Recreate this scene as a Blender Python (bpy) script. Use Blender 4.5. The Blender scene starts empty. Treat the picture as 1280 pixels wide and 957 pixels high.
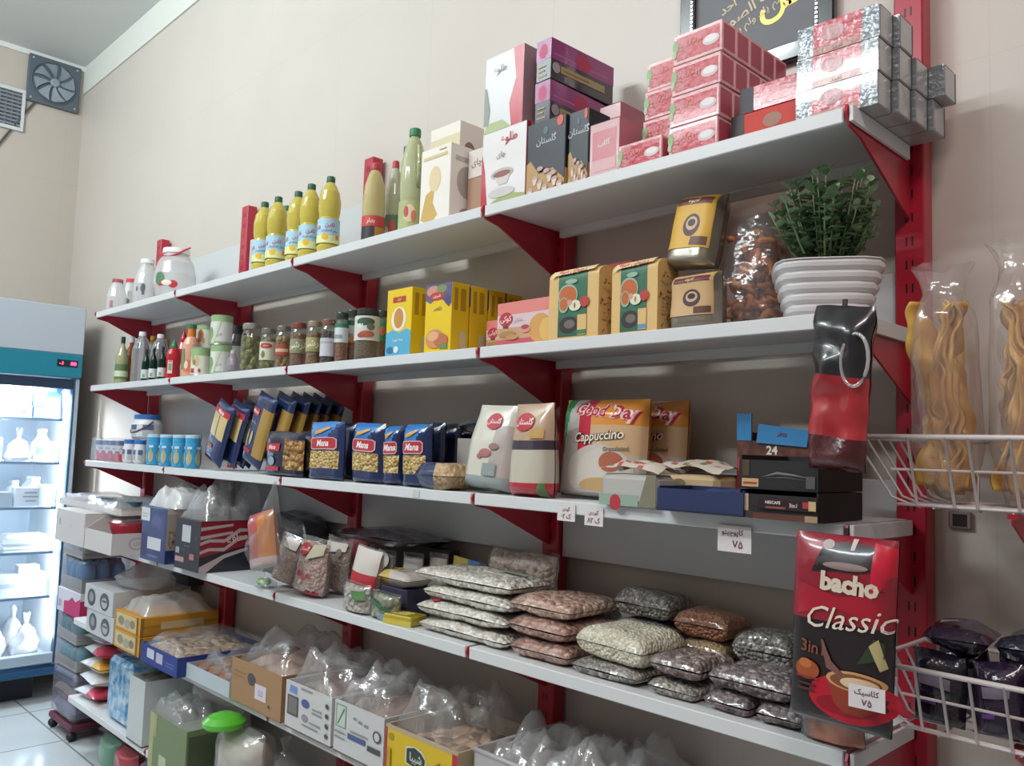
import bpy, math, random, unicodedata
from math import sin, cos, pi, sqrt, radians
from mathutils import Vector, Matrix, noise
SC = bpy.context.scene
COL = SC.collection
random.seed(7)
# ------------------------------------------------------------------ camera calibration
FPX = 1050.886
YAW, PIT, ROL = radians(45.555), radians(4.723), radians(1.842)
CAM = Vector((4.6577, -1.856, 1.4726))
FW = Vector((-sin(YAW)*cos(PIT), cos(YAW)*cos(PIT), sin(PIT)))
_RT = Vector((cos(YAW), sin(YAW), 0)); _UP = _RT.cross(FW)
RT = _RT*cos(ROL)+_UP*sin(ROL); UP = -_RT*sin(ROL)+_UP*cos(ROL)
def X(u, y, z):
    a = RT*FPX-(u-640)*FW
    return CAM.x-((y-CAM.y)*a.y+(z-CAM.z)*a.z)/a.x
def ZV(v, x, y):
    b = -UP*FPX-(v-478.5)*FW
    return CAM.z-((x-CAM.x)*b.x+(y-CAM.y)*b.y)/b.z
def DEP(x, y, z): return (Vector((x, y, z))-CAM).dot(FW)
def XY(u, v, z):
    d = FW+RT*((u-640)/FPX)-UP*((v-478.5)/FPX)
    p = CAM+d*((z-CAM.z)/d.z); return p.x, p.y
cd = bpy.data.cameras.new('camera'); cam = bpy.data.objects.new('camera', cd); COL.objects.link(cam)
cd.sensor_width = 36; cd.lens = FPX*36/1280; cd.clip_start = .05; cd.clip_end = 60
cam.matrix_world = Matrix(((RT.x, UP.x, -FW.x, CAM.x), (RT.y, UP.y, -FW.y, CAM.y), (RT.z, UP.z, -FW.z, CAM.z), (0, 0, 0, 1)))
SC.camera = cam
# ------------------------------------------------------------------ materials
def lin(h):
    h = h.lstrip('#'); c = [int(h[i:i+2], 16)/255 for i in (0, 2, 4)]
    return tuple((x/12.92 if x <= .04045 else ((x+.055)/1.055)**2.4) for x in c)+(1,)
_M = {}
def newmat(name):
    m = bpy.data.materials.new(name); m.use_nodes = True
    nt = m.node_tree; return m, nt, nt.nodes['Principled BSDF'], nt.nodes['Material Output']
def bump(nt, b, scale, strength, dist=.002, kind='ShaderNodeTexNoise'):
    tc = nt.nodes.new('ShaderNodeTexCoord'); t = nt.nodes.new(kind); t.inputs['Scale'].default_value = scale
    nt.links.new(tc.outputs['Object'], t.inputs['Vector'])
    bp = nt.nodes.new('ShaderNodeBump'); bp.inputs['Strength'].default_value = strength; bp.inputs['Distance'].default_value = dist
    nt.links.new(t.outputs[0], bp.inputs['Height']); nt.links.new(bp.outputs[0], b.inputs['Normal'])
    return tc, t
def mat(h, r=.5, metal=0, wrinkle=0, coat=0, em=0, spec=.5):
    k = (h, r, metal, wrinkle, coat, em, spec)
    if k in _M: return _M[k]
    m, nt, b, o = newmat('paint_'+h.strip('#'))
    b.inputs['Base Color'].default_value = lin(h); b.inputs['Roughness'].default_value = r
    b.inputs['Metallic'].default_value = metal; b.inputs['Coat Weight'].default_value = coat
    b.inputs['Coat Roughness'].default_value = .08; b.inputs['Specular IOR Level'].default_value = spec
    if em: b.inputs['Emission Color'].default_value = lin(h); b.inputs['Emission Strength'].default_value = em
    if wrinkle: bump(nt, b, 26 if wrinkle < .5 else 60, wrinkle, .004 if wrinkle < .5 else .006)
    _M[k] = m; return m
def foil(h, r=.22, wr=.35): return mat(h, r, 0, wr, .6)          # printed plastic pouch
def card(h): return mat(h, .55)                                 # printed carton
def gloss(h): return mat(h, .25, 0, 0, .5)
def film(haze=.1, gl=.14, tint='#ffffff', scale=22, wr=.8):
    k = ('film', haze, gl, tint, scale, wr)
    if k in _M: return _M[k]
    m, nt, b, o = newmat('clear_plastic'); nt.nodes.remove(b); N = nt.nodes.new; L = nt.links.new
    t = N('ShaderNodeBsdfTransparent'); t.inputs[0].default_value = lin(tint)
    g = N('ShaderNodeBsdfGlossy'); g.inputs['Roughness'].default_value = .13
    d = N('ShaderNodeBsdfDiffuse'); d.inputs[0].default_value = lin('#e8e8e8')
    tc = N('ShaderNodeTexCoord'); no = N('ShaderNodeTexNoise'); no.inputs['Scale'].default_value = scale; no.inputs['Detail'].default_value = 2
    L(tc.outputs['Object'], no.inputs['Vector'])
    bp = N('ShaderNodeBump'); bp.inputs['Strength'].default_value = wr; bp.inputs['Distance'].default_value = .008
    L(no.outputs[0], bp.inputs['Height']); L(bp.outputs[0], g.inputs['Normal'])
    lw = N('ShaderNodeLayerWeight'); lw.inputs['Blend'].default_value = .25
    ma = N('ShaderNodeMath'); ma.operation = 'MULTIPLY_ADD'; ma.inputs[1].default_value = .26; ma.inputs[2].default_value = gl*.55
    L(lw.outputs['Facing'], ma.inputs[0])
    m1 = N('ShaderNodeMixShader'); m1.inputs[0].default_value = min(.9, haze*.85+.01); L(t.outputs[0], m1.inputs[1]); L(d.outputs[0], m1.inputs[2])
    m2 = N('ShaderNodeMixShader'); ma.use_clamp = True
    L(ma.outputs[0], m2.inputs[0]); L(m1.outputs[0], m2.inputs[1]); L(g.outputs[0], m2.inputs[2]); L(m2.outputs[0], o.inputs[0])
    _M[k] = m; return m
def liquid(h, tr=.6, r=.08):
    k = ('liq', h, tr, r)
    if k in _M: return _M[k]
    m, nt, b, o = newmat('tinted_plastic')
    b.inputs['Base Color'].default_value = lin(h); b.inputs['Roughness'].default_value = r
    b.inputs['Transmission Weight'].default_value = tr; b.inputs['IOR'].default_value = 1.2; b.inputs['Coat Weight'].default_value = .5
    _M[k] = m; return m
def grains(a, b_, scale=90, r=.5, strength=.8, mix=None):
    """Countless small pieces (pasta, beans, rice): cell colours and relief."""
    k = ('grain', a, b_, scale, r, strength, mix)
    if k in _M: return _M[k]
    m, nt, b, o = newmat('grain_goods'); N = nt.nodes.new; L = nt.links.new
    tc = N('ShaderNodeTexCoord'); v = N('ShaderNodeTexVoronoi'); v.inputs['Scale'].default_value = scale
    L(tc.outputs['Object'], v.inputs['Vector'])
    cr = N('ShaderNodeValToRGB'); cr.color_ramp.elements[0].color = lin(a); cr.color_ramp.elements[1].color = lin(b_)
    if mix: e = cr.color_ramp.elements.new(.5); e.color = lin(mix)
    sp = N('ShaderNodeSeparateColor'); L(v.outputs['Color'], sp.inputs[0]); L(sp.outputs[0], cr.inputs[0])
    L(cr.outputs[0], b.inputs['Base Color']); b.inputs['Roughness'].default_value = r
    inv = N('ShaderNodeMath'); inv.operation = 'SUBTRACT'; inv.inputs[0].default_value = 1; L(v.outputs['Distance'], inv.inputs[1])
    bp = N('ShaderNodeBump'); bp.inputs['Strength'].default_value = strength; bp.inputs['Distance'].default_value = 1.1/scale
    L(inv.outputs[0], bp.inputs['Height']); L(bp.outputs[0], b.inputs['Normal'])
    _M[k] = m; return m
def blotch(a, b_, scale=20, r=.5, wr=.3, coat=0):
    k = ('blotch', a, b_, scale, r, wr, coat)
    if k in _M: return _M[k]
    m, nt, b, o = newmat('mottled'); N = nt.nodes.new; L = nt.links.new
    tc, t = bump(nt, b, scale, wr, .004)
    cr = N('ShaderNodeValToRGB'); cr.color_ramp.elements[0].color = lin(a); cr.color_ramp.elements[1].color = lin(b_)
    cr.color_ramp.elements[0].position = .38; cr.color_ramp.elements[1].position = .62
    L(t.outputs[0], cr.inputs[0]); L(cr.outputs[0], b.inputs['Base Color']); b.inputs['Roughness'].default_value = r
    b.inputs['Coat Weight'].default_value = coat; b.inputs['Coat Roughness'].default_value = .1
    _M[k] = m; return m
def tiles(name, c1, mortar, bw, bh, axis, msize=.003, r=.3, offs=0.0, sh=(0, 0)):
    m, nt, b, o = newmat(name); N = nt.nodes.new; L = nt.links.new
    tc = N('ShaderNodeTexCoord'); sp = N('ShaderNodeSeparateXYZ'); cb = N('ShaderNodeCombineXYZ'); L(tc.outputs['Object'], sp.inputs[0])
    for i, s in enumerate(axis):
        ad = N('ShaderNodeMath'); ad.operation = 'ADD'; ad.inputs[1].default_value = sh[i]; L(sp.outputs[s], ad.inputs[0]); L(ad.outputs[0], cb.inputs[i])
    br = N('ShaderNodeTexBrick'); br.offset = offs; br.inputs['Scale'].default_value = 1; br.inputs['Brick Width'].default_value = bw; br.inputs['Row Height'].default_value = bh
    br.inputs['Mortar Size'].default_value = msize; br.inputs['Mortar Smooth'].default_value = .3
    br.inputs['Mortar'].default_value = lin(mortar)
    no = N('ShaderNodeTexNoise'); no.inputs['Scale'].default_value = 2.2; no.inputs['Detail'].default_value = 4; L(tc.outputs['Object'], no.inputs['Vector'])
    mx = N('ShaderNodeMix'); mx.data_type = 'RGBA'; c = lin(c1); mx.inputs['A'].default_value = c; mx.inputs['B'].default_value = tuple(x*.9 for x in c[:3])+(1,)
    L(no.outputs[0], mx.inputs['Factor']); L(mx.outputs['Result'], br.inputs['Color1']); L(mx.outputs['Result'], br.inputs['Color2']); L(cb.outputs[0], br.inputs['Vector'])
    L(br.outputs[0], b.inputs['Base Color']); b.inputs['Roughness'].default_value = r
    return m
# ------------------------------------------------------------------ text
def fa(s):
    def form(c, k):
        try: return unicodedata.lookup(unicodedata.name(c)+' '+k+' FORM')
        except KeyError: return None
    out = []
    for i, c in enumerate(s):
        p = s[i-1] if i else ' '; n = s[i+1] if i+1 < len(s) else ' '
        if c == ' ': out.append(c); continue
        jp = p != ' ' and form(p, 'INITIAL') and form(c, 'FINAL'); jn = n != ' ' and form(c, 'INITIAL') and form(n, 'FINAL')
        out.append(form(c, ('MEDIAL' if jn else 'FINAL') if jp else ('INITIAL' if jn else 'ISOLATED')) or c)
    return ''.join(reversed(out))
_T = {}
def textmesh(t, shear=0, bold=0):
    k = (t, shear, bold)
    if k not in _T:
        c = bpy.data.curves.new('t', 'FONT'); c.body = t; c.shear = shear; c.offset = bold; c.resolution_u = 2
        o = bpy.data.objects.new('t', c); COL.objects.link(o); me = o.to_mesh()
        vs = [(v.co.x, v.co.y) for v in me.vertices]; fs = [tuple(p.vertices) for p in me.polygons]
        o.to_mesh_clear(); bpy.data.objects.remove(o); bpy.data.curves.remove(c)
        x0 = min(v[0] for v in vs); x1 = max(v[0] for v in vs); y0 = min(v[1] for v in vs); y1 = max(v[1] for v in vs)
        s = y1-y0
        _T[k] = ([((x-(x0+x1)/2)/s, (y-(y0+y1)/2)/s) for x, y in vs], fs, (x1-x0)/s)
    return _T[k]
# ------------------------------------------------------------------ mesh builder
class MB:
    def __init__(s): s.v = []; s.f = []; s.m = []; s.sm = []; s.mats = []
    def add(s, vs, fs, m, smooth=False, M=None):
        if m not in s.mats: s.mats.append(m)
        i = s.mats.index(m); b = len(s.v)
        s.v += [tuple(M @ Vector(v)) if M else tuple(v) for v in vs]
        for f in fs: s.f.append(tuple(b+j for j in f)); s.m.append(i); s.sm.append(smooth)
        return s
    def box(s, a, b, m, c=0, M=None):
        (x0, y0, z0), (x1, y1, z1) = a, b
        if c <= 0:
            vs = [(x, y, z) for z in (z0, z1) for y in (y0, y1) for x in (x0, x1)]
            return s.add(vs, [(0, 2, 3, 1), (4, 5, 7, 6), (0, 1, 5, 4), (2, 6, 7, 3), (0, 4, 6, 2), (1, 3, 7, 5)], m, False, M)
        P = [[x0, x1], [y0, y1], [z0, z1]]; vs = []; ix = {}
        for i in (0, 1):
            for j in (0, 1):
                for k in (0, 1):
                    for ax in range(3):
                        p = [P[0][i], P[1][j], P[2][k]]; ids = (i, j, k)
                        for q in range(3):
                            if q != ax: p[q] += c if ids[q] == 0 else -c
                        ix[i, j, k, ax] = len(vs); vs.append(p)
        fs = []
        for ax in range(3):
            o1, o2 = [q for q in range(3) if q != ax]
            for s_ in (0, 1):
                def K(a_, b_, ax2=ax):
                    d = [0, 0, 0]; d[ax] = s_; d[o1] = a_; d[o2] = b_; return ix[d[0], d[1], d[2], ax2]
                fs.append([K(0, 0), K(1, 0), K(1, 1), K(0, 1)])
            for a_ in (0, 1):
                for b_ in (0, 1):
                    def E(t, ax2):
                        d = [0, 0, 0]; d[ax] = t; d[o1] = a_; d[o2] = b_; return ix[d[0], d[1], d[2], ax2]
                    fs.append([E(0, o1), E(1, o1), E(1, o2), E(0, o2)])
        for i in (0, 1):
            for j in (0, 1):
                for k in (0, 1): fs.append([ix[i, j, k, 0], ix[i, j, k, 1], ix[i, j, k, 2]])
        return s.add(vs, fs, m, False, M)
    def lathe(s, prof, m, n=20, M=None, smooth=True, sq=None):
        """prof: (radius, z[, material]); the material colours the band above the point."""
        rows = []
        for p in prof:
            r, z = p[0], p[1]; row = []
            for i in range(n):
                a = 2*pi*i/n; c, d = cos(a), sin(a)
                if sq: q = 1/((abs(c)**sq+abs(d)**sq)**(1/sq)); c *= q; d *= q
                row.append((r*c, r*d, z))
            rows.append(row)
        for j in range(len(prof)-1):
            mm = prof[j][2] if len(prof[j]) > 2 else m
            s.add(rows[j]+rows[j+1], [(i, (i+1) % n, n+(i+1) % n, n+i) for i in range(n)], mm, smooth, M)
        mm = prof[-1][2] if len(prof[-1]) > 2 else m
        if prof[0][0] > 1e-4: s.add(rows[0], [tuple(reversed(range(n)))], prof[0][2] if len(prof[0]) > 2 else m, False, M)
        if prof[-1][0] > 1e-4: s.add(rows[-1], [tuple(range(n))], mm, False, M)
        return s
    def tube(s, pts, r, m, n=6, M=None, closed=False):
        pts = [Vector(p) for p in pts]; rows = []; N = len(pts)
        for i, p in enumerate(pts):
            a = pts[(i-1) % N] if closed or i else p; b = pts[(i+1) % N] if closed or i < N-1 else p
            t = (b-a).normalized(); up = Vector((0, 0, 1)) if abs(t.z) < .9 else Vector((1, 0, 0))
            e1 = t.cross(up).normalized(); e2 = t.cross(e1); rr = r[i] if isinstance(r, (list, tuple)) else r
            rows += [p+(e1*cos(2*pi*k/n)+e2*sin(2*pi*k/n))*rr for k in range(n)]
        fs = []
        for i in range(N if closed else N-1):
            j = (i+1) % N
            fs += [(i*n+k, i*n+(k+1) % n, j*n+(k+1) % n, j*n+k) for k in range(n)]
        if not closed: fs += [tuple(range(n)), tuple(range((N-1)*n, N*n))]
        return s.add(rows, fs, m, True, M)
    def prism(s, poly, t, m, M=None):
        """poly in local x,y; thickness along z from 0 to t."""
        n = len(poly); vs = [(x, y, 0) for x, y in poly]+[(x, y, t) for x, y in poly]
        return s.add(vs, [tuple(reversed(range(n))), tuple(range(n, 2*n))]+[(i, (i+1) % n, n+(i+1) % n, n+i) for i in range(n)], m, False, M)
    def deco(s, S, items, k0=.0005):
        """Print on a surface S(u,v,k): r rectangle, e ellipse, p polygon, t text."""
        asp = S.H/S.W
        for i, it in enumerate(items):
            k = k0+.00025*i; t = it[0]
            if t == 'r':
                _, a, b, c, d, m = it[:6]; n = S.n
                n1 = max(1, round(n*(c-a))) if n > 1 else 1; n2 = max(1, round(n*(d-b))) if n > 1 else 1
                vs = [S.fn(a+(c-a)*p/n1, b+(d-b)*q/n2, k) for q in range(n2+1) for p in range(n1+1)]
                s.add(vs, [(q*(n1+1)+p, q*(n1+1)+p+1, (q+1)*(n1+1)+p+1, (q+1)*(n1+1)+p) for q in range(n2) for p in range(n1)], m, S.n > 1)
            elif t == 'e':
                _, cx, cy, rx, ry, m = it[:6]; n = 28 if S.n > 1 else 20; rings = 6 if S.n > 1 else 1; vs = [S.fn(cx, cy, k)]; fs = []
                for q in range(1, rings+1):
                    vs += [S.fn(cx+rx*q/rings*cos(2*pi*p/n), cy+ry*q/rings*sin(2*pi*p/n), k) for p in range(n)]
                fs += [(0, 1+p, 1+(p+1) % n) for p in range(n)]
                for q in range(1, rings):
                    o = 1+(q-1)*n; fs += [(o+p, o+n+p, o+n+(p+1) % n, o+(p+1) % n) for p in range(n)]
                s.add(vs, fs, m, S.n > 1)
            elif t == 'p':
                if S.n <= 1: s.add([S.fn(a, b, k) for a, b in it[1]], [tuple(range(len(it[1])))], it[2], False)
                else:
                    pl = it[1]; out = []
                    for q in range(len(pl)):
                        (a, b), (c, d) = pl[q], pl[(q+1) % len(pl)]; e = max(2, int(14*max(abs(a-c), abs(b-d))))
                        out += [(a+(c-a)*w_/e, b+(d-b)*w_/e) for w_ in range(e)]
                    n = len(out); cx = sum(a for a, b in out)/n; cy = sum(b for a, b in out)/n; vs = [S.fn(cx, cy, k)]; R_ = 5
                    for q in range(1, R_+1): vs += [S.fn(cx+(a-cx)*q/R_, cy+(b-cy)*q/R_, k) for a, b in out]
                    fs = [(0, 1+w_, 1+(w_+1) % n) for w_ in range(n)]
                    for q in range(1, R_):
                        o_ = 1+(q-1)*n; fs += [(o_+w_, o_+n+w_, o_+n+(w_+1) % n, o_+(w_+1) % n) for w_ in range(n)]
                    s.add(vs, fs, it[2], True)
            elif t == 't':
                _, txt, cx, cy, h, m = it[:6]; o = it[6] if len(it) > 6 else {}
                vs, fs, w = textmesh(txt, o.get('shear', 0), o.get('bold', .015)); rot = o.get('rot', 0); sx = o.get('sx', 1); c_, s_ = cos(rot), sin(rot)
                if 'w' in o: h = o['w']/w/asp/sx if True else h
                s.add([S.fn(cx+(x*sx*c_-y*s_)*h*asp, cy+(x*sx*s_+y*c_)*h, k) for x, y in vs], fs, m, False)
        return s
    def build(s, name, parent=None):
        me = bpy.data.meshes.new(name); me.from_pydata(s.v, [], s.f)
        for m in s.mats: me.materials.append(m)
        me.polygons.foreach_set('material_index', s.m); me.polygons.foreach_set('use_smooth', s.sm); me.update()
        o = bpy.data.objects.new(name, me); COL.objects.link(o)
        if parent: o.parent = parent
        return o
class Surf:
    def __init__(s, fn, W, H, n=1): s.fn = fn; s.W = W; s.H = H; s.n = n
def bface(w, h, d, side):
    return {'F': Surf(lambda u, v, k: ((u-.5)*w, -k, v*h), w, h), 'R': Surf(lambda u, v, k: (w/2+k, u*d, v*h), d, h),
            'L': Surf(lambda u, v, k: (-w/2-k, (1-u)*d, v*h), d, h), 'T': Surf(lambda u, v, k: ((u-.5)*w, v*d, h+k), w, d),
            'K': Surf(lambda u, v, k: ((.5-u)*w, d+k, v*h), w, h)}[side]
def DD(u0, u1, y, z): return (u1-u0)*DEP(X((u0+u1)/2, y, z), y, z)/FPX
def lift(w, d, ry, rx=0): return abs(sin(ry))*w/2+abs(sin(rx))*d/2
def tag(o, label, cat, group=None, kind=None):
    o['label'] = label
    if cat: o['category'] = cat
    if group: o['group'] = group
    if kind: o['kind'] = kind
    return o
def place(o, loc, rz=0, rx=0, ry=0): o.location = loc; o.rotation_euler = (rx, ry, rz); return o
def thing(name, label, cat, loc, rz=0, group=None, rx=0, ry=0):
    o = bpy.data.objects.new(name, None); o.empty_display_size = .05; COL.objects.link(o)
    return place(tag(o, label, cat, group), loc, rz, rx, ry)
def solo(mb, name, label, cat, loc, rz=0, group=None, rx=0, ry=0):
    return place(tag(mb.build(name), label, cat, group), loc, rz, rx, ry)
def dup(root, loc, label=None, rz=None, group=None):
    r = root.copy(); COL.objects.link(r); r.location = loc
    if label: r['label'] = label
    if group: r['group'] = group
    if rz is not None: r.rotation_euler[2] = rz
    for ch in list(root.children):
        c = ch.copy(); COL.objects.link(c); c.parent = r
        for g in list(ch.children):
            d = g.copy(); COL.objects.link(d); d.parent = c
    return r
def struct(mb, name, label):
    o = mb.build(name); o['label'] = label; o['kind'] = 'structure'; return o
def carton(w, h, d, m, dec={}, c=.0015):
    b = MB(); b.box((-w/2, 0, 0), (w/2, d, h), m, c)
    for side, items in dec.items(): b.deco(bface(w, h, d, side), items)
    return b
def tray(w, h, d, m, t=.004, inner=None, hf=None):
    """Open-topped carton: floor and four walls; hf: height of the front wall."""
    b = MB(); inner = inner or m; hf = hf or h
    b.box((-w/2, 0, 0), (w/2, d, t), inner); b.box((-w/2, 0, t), (w/2, t, hf), m); b.box((-w/2, d-t, t), (w/2, d, h), m)
    b.box((-w/2, t, t), (-w/2+t, d-t, h), m); b.box((w/2-t, t, t), (w/2, d-t, h), m)
    return b
# pouches ------------------------------------------------------------
def prof_pillow(v): return max(0., 1-abs(2*v-1)**2.6)**.5
def prof_flat(v): return max(0., 1-abs(2*v-1)**6)**.32
def prof_stand(v): return min(1, (v/.07)**.5 if v > 0 else 0)*max(0., 1-v**2.2)**.75
def prof_full(v): return min(1, (v/.05)**.5 if v > 0 else 0)*min(1, ((1-v)/.16)**.6)
def prof_tall(v): return min(1, (max(v, 0)/.06)**.5)*min(1, (max(1-v, 0)/.1)**.55)
class Bag:
    def __init__(s, w, h, d, prof=prof_pillow, wr=.006, seed=0, a=2.6, neck=0, lay=False, fq=9, grow=0, sx=0, grain=None):
        s.grain = grain
        s.w, s.h, s.d = w+2*grow, h+2*grow*(1 if lay else .5), d+2*grow; s.prof = prof; s.wr = wr; s.seed = seed*7.31; s.a = a; s.neck = neck; s.lay = lay; s.fq = fq; s.g = grow; s.sx = sx
    def pt(s, side, u, v, k=0):
        t = 2*u-1; T = max(0., 1-abs(t)**s.a)**.5*s.prof(min(1, max(0, v)))
        wd = 1-s.neck*max(0., v-.35)**1.6
        x = t/2*s.w*wd; z = v*s.h; y = s.d/2*T+.0012
        p = Vector((x*s.fq, z*s.fq, s.seed+(3 if side else 0)))
        n = noise.noise(p)+.5*noise.noise(p*2.3)
        y += s.wr*n*(.25+.75*T)+k; x += s.wr*.6*noise.noise(Vector((s.seed, z*s.fq*1.6, t)))+s.sx*v*s.w
        z += s.wr*.8*noise.noise(Vector((x*s.fq, s.seed+5, 0)))*min(1, v*4)
        if s.grain:
            q_ = min(1., noise.voronoi(Vector((x, z, s.seed+(.5 if side else 0)))/s.grain[0])[0][0]*1.25); y += s.grain[1]*(sqrt(max(0, 1-q_*q_))-1)*min(1, T*1.5)
        y = y if side else -y
        if s.lay: return (x, z-s.h/2, max(0., s.d/2-y-s.g if side else s.d/2-y-s.g) if side else s.d/2-y-s.g)
        return (x, y, max(z, 0))
    def surf(s, side=0): return Surf(lambda u, v, k: s.pt(side, (1-u) if side else u, v, k), s.w, s.h, 26)
    def mesh(s, matfn, nx=18, ny=22, mb=None):
        b = mb or MB(); fn = matfn if callable(matfn) and not hasattr(matfn, 'node_tree') else (lambda *_: matfn)
        for side in (0, 1):
            vs = [s.pt(side, i/nx, j/ny) for j in range(ny+1) for i in range(nx+1)]
            by = {}
            for j in range(ny):
                for i in range(nx):
                    q = (j*(nx+1)+i, j*(nx+1)+i+1, (j+1)*(nx+1)+i+1, (j+1)*(nx+1)+i)
                    by.setdefault(fn(side, (i+.5)/nx, (j+.5)/ny), []).append(q if not side else tuple(reversed(q)))
            for m, fs in by.items(): b.add(vs, fs, m, True)
        return b
def crumple(w, d, h, seed=0, n=14, amp=.25, m=None, skirt=0):
    """A loose sheet or bag of clear film bunched over something: a closed crumpled dome."""
    b = MB(); m = m or film(); vs = []
    for j in range(n+1):
        for i in range(n+1):
            x, y = 2*i/n-1, 2*j/n-1; r = max(0, (1-x**4)*(1-y**4))**.5
            p = Vector((x*2.1+seed, y*2.1, seed*.7)); q = noise.noise(p)+.45*noise.noise(p*2.2)
            vs.append((x*w/2*(1+.05*q), y*d/2*(1+.05*q), max(0, h*min(1, r*1.15)*(.72+amp*1.3*q))))
    b.add(vs, [(j*(n+1)+i, j*(n+1)+i+1, (j+1)*(n+1)+i+1, (j+1)*(n+1)+i) for j in range(n) for i in range(n)], m, True)
    return b
def knot_bag(w, d, h, seed=0, m=None, n=26, rows=18, top=.25, lean=0):
    """A tied film bag: full below, gathered to a knot, with a flared ruffle above."""
    b = MB(); m = m or film(.16); vs = []
    for j in range(rows+1):
        t = j/rows
        if t < .72: r = (1-(t/.72)**2.4)*.86+.1; r *= min(1, .75+t*3)
        else: r = .1+.5*top*(t-.72)/.28
        for i in range(n):
            a = 2*pi*i/n; q = noise.noise(Vector((cos(a)*1.7+seed, sin(a)*1.7, t*4)))+.5*noise.noise(Vector((cos(a)*4+seed, sin(a)*4, t*9)))
            q += .35*noise.noise(Vector((cos(a)*7+seed, sin(a)*7, t*14))); rr = r*(1+.34*q)
            vs.append((cos(a)*rr*w/2+lean*t*w, sin(a)*rr*d/2, h*t*(1+.09*q if t > .1 else 1)))
    fs = [(j*n+i, j*n+(i+1) % n, (j+1)*n+(i+1) % n, (j+1)*n+i) for j in range(rows) for i in range(n)]+[tuple(reversed(range(n)))]
    b.add(vs, fs, m, True); return b
ORD = ['first', 'second', 'third', 'fourth', 'fifth', 'sixth', 'seventh', 'eighth', 'ninth', 'tenth']
# ------------------------------------------------------------------ palette
WHITE = mat('#dcdedd', .35); SHELF = mat('#d3d5d6', .4, 0, 0, 0); RED = mat('#ad1c33', .38, 0, 0, .3); DARK = mat('#1b1b20', .4)
FILM = film(.10); FILMC = film(.05, .1); FILMH = film(.3, .16); FILMW = film(.5, .14)
ZA, ZB, ZC, ZD, ZE, ZF, Z0 = 2.135, 1.75, 1.363, .968, .565, .18, -.08
# ------------------------------------------------------------------ setting
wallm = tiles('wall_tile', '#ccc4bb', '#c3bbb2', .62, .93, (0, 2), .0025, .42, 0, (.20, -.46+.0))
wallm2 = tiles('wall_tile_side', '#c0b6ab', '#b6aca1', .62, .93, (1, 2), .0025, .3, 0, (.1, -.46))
floorm = tiles('floor_tile', '#c2c9cb', '#838a8a', .6, .6, (0, 1), .006, .12, 0, (.12, .33))
struct(MB().box((-1.85, -5.2, Z0-.1), (7.2, .15, Z0), floorm), 'floor', 'glossy white tiled floor')
struct(MB().box((-1.85, 0, Z0), (7.2, .12, 4.12), wallm), 'wall_back', 'beige tiled wall behind the shelving')
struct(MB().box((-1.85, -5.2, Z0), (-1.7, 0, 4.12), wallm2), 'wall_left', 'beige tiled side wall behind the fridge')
struct(MB().box((-1.85, -5.2, 4.12), (7.2, .12, 4.22), mat('#d3d6d6', .8)), 'ceiling', 'plain white ceiling')
struct(MB().box((-1.7, -.012, 3.92), (7.2, 0, 4.12), mat('#d6d8d0', .7)), 'trim_1', 'pale painted strip along the top of the wall')
struct(MB().box((-1.7, -5.2, 4.085), (-1.685, -.012, 4.12), mat('#d6d8d6', .7)), 'trim_2', 'thin pale strip where side wall meets ceiling')
# ------------------------------------------------------------------ shelving: posts with brackets, boards, backboards
LV = [('top', ZA), ('second', ZB), ('third', ZC), ('fourth', ZD), ('fifth', ZE), ('lowest', ZF)]
POSTN = ['post at the fridge end of the shelving', 'second post from the fridge end of the shelving', 'middle post of the shelving',
         'fourth post from the fridge, behind the tea packets', 'post at the basket end of the shelving']
def bracket_mesh(z, up=-.0008):
    poly = [(-.362, z+up), (-.368, z-.012), (-.352, z-.034), (-.30, z-.044), (-.062, z-.150), (-.062, z-.003), (-.35, z-.003)]
    M = Matrix(((0, 0, 1, -.0025), (1, 0, 0, 0), (0, 1, 0, 0), (0, 0, 0, 1)))
    return MB().prism(poly, .005, RED, M)
for k in range(5):
    t = thing('upright_post', 'red slotted metal '+POSTN[k], 'shelf post', (k, 0, Z0), 0, 'uprights of the shelving')
    b = MB(); b.box((-.03, -.060, 0), (.03, -.012, 2.585-Z0+(.05 if k == 4 else 0)), RED, .003)
    zz = .06
    while zz < 2.62:
        for sx in (-.0075, .0045):
            b.box((sx, -.0606, zz), (sx+.0035, -.0595, zz+.019), DARK)
        zz += .05
    b.build('post', t)
    for n, z in LV: bracket_mesh(z-Z0, .004 if n == 'top' else -.0008).build('bracket', t)
BAYN = ['bay beside the fridge', 'second bay from the fridge', 'third bay from the fridge', 'bay beside the wire baskets']
for n, z in LV:
    for k in range(4):
        x0, x1 = k+.007, k+1-.007
        t = thing('shelf_board', f'white metal shelf board, {n} level of the {BAYN[k]}', 'shelf', (k+.5, 0, z), 0, 'shelf boards')
        w = (x1-x0)/2
        b = MB(); b.box((-w, -.352, -.010), (w, -.064, 0), SHELF); b.build('deck', t)
        b = MB(); b.box((-w, -.362, -.030), (w, -.352, 0), SHELF, .002)
        if k == 3: b.box((w+.011, -.361, -.030), (w+.019, -.085, 0), SHELF, .001)
        b.build('front_lip', t)
        b = MB(); b.box((-w+.02, -.082, -.034), (w-.02, -.066, -.0105), SHELF); b.build('rear_lip', t)
def backboard(k, z0, z1, label):
    return solo(MB().box((-.466, -.012, 0), (.466, 0, z1-z0), mat('#c3c6c8', .35), .002), 'shelf_backboard', label, 'back panel', (k+.5, -.03, z0), 0, 'grey back panels')
zt = ZV(303, X(302, -.04, 2.3), -.04)
backboard(0, ZA+.001, zt, 'pale back panel standing behind the clear jars on the top shelf')
backboard(1, ZA+.001, zt, 'pale back panel standing behind the oil bottles on the top shelf')
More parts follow.
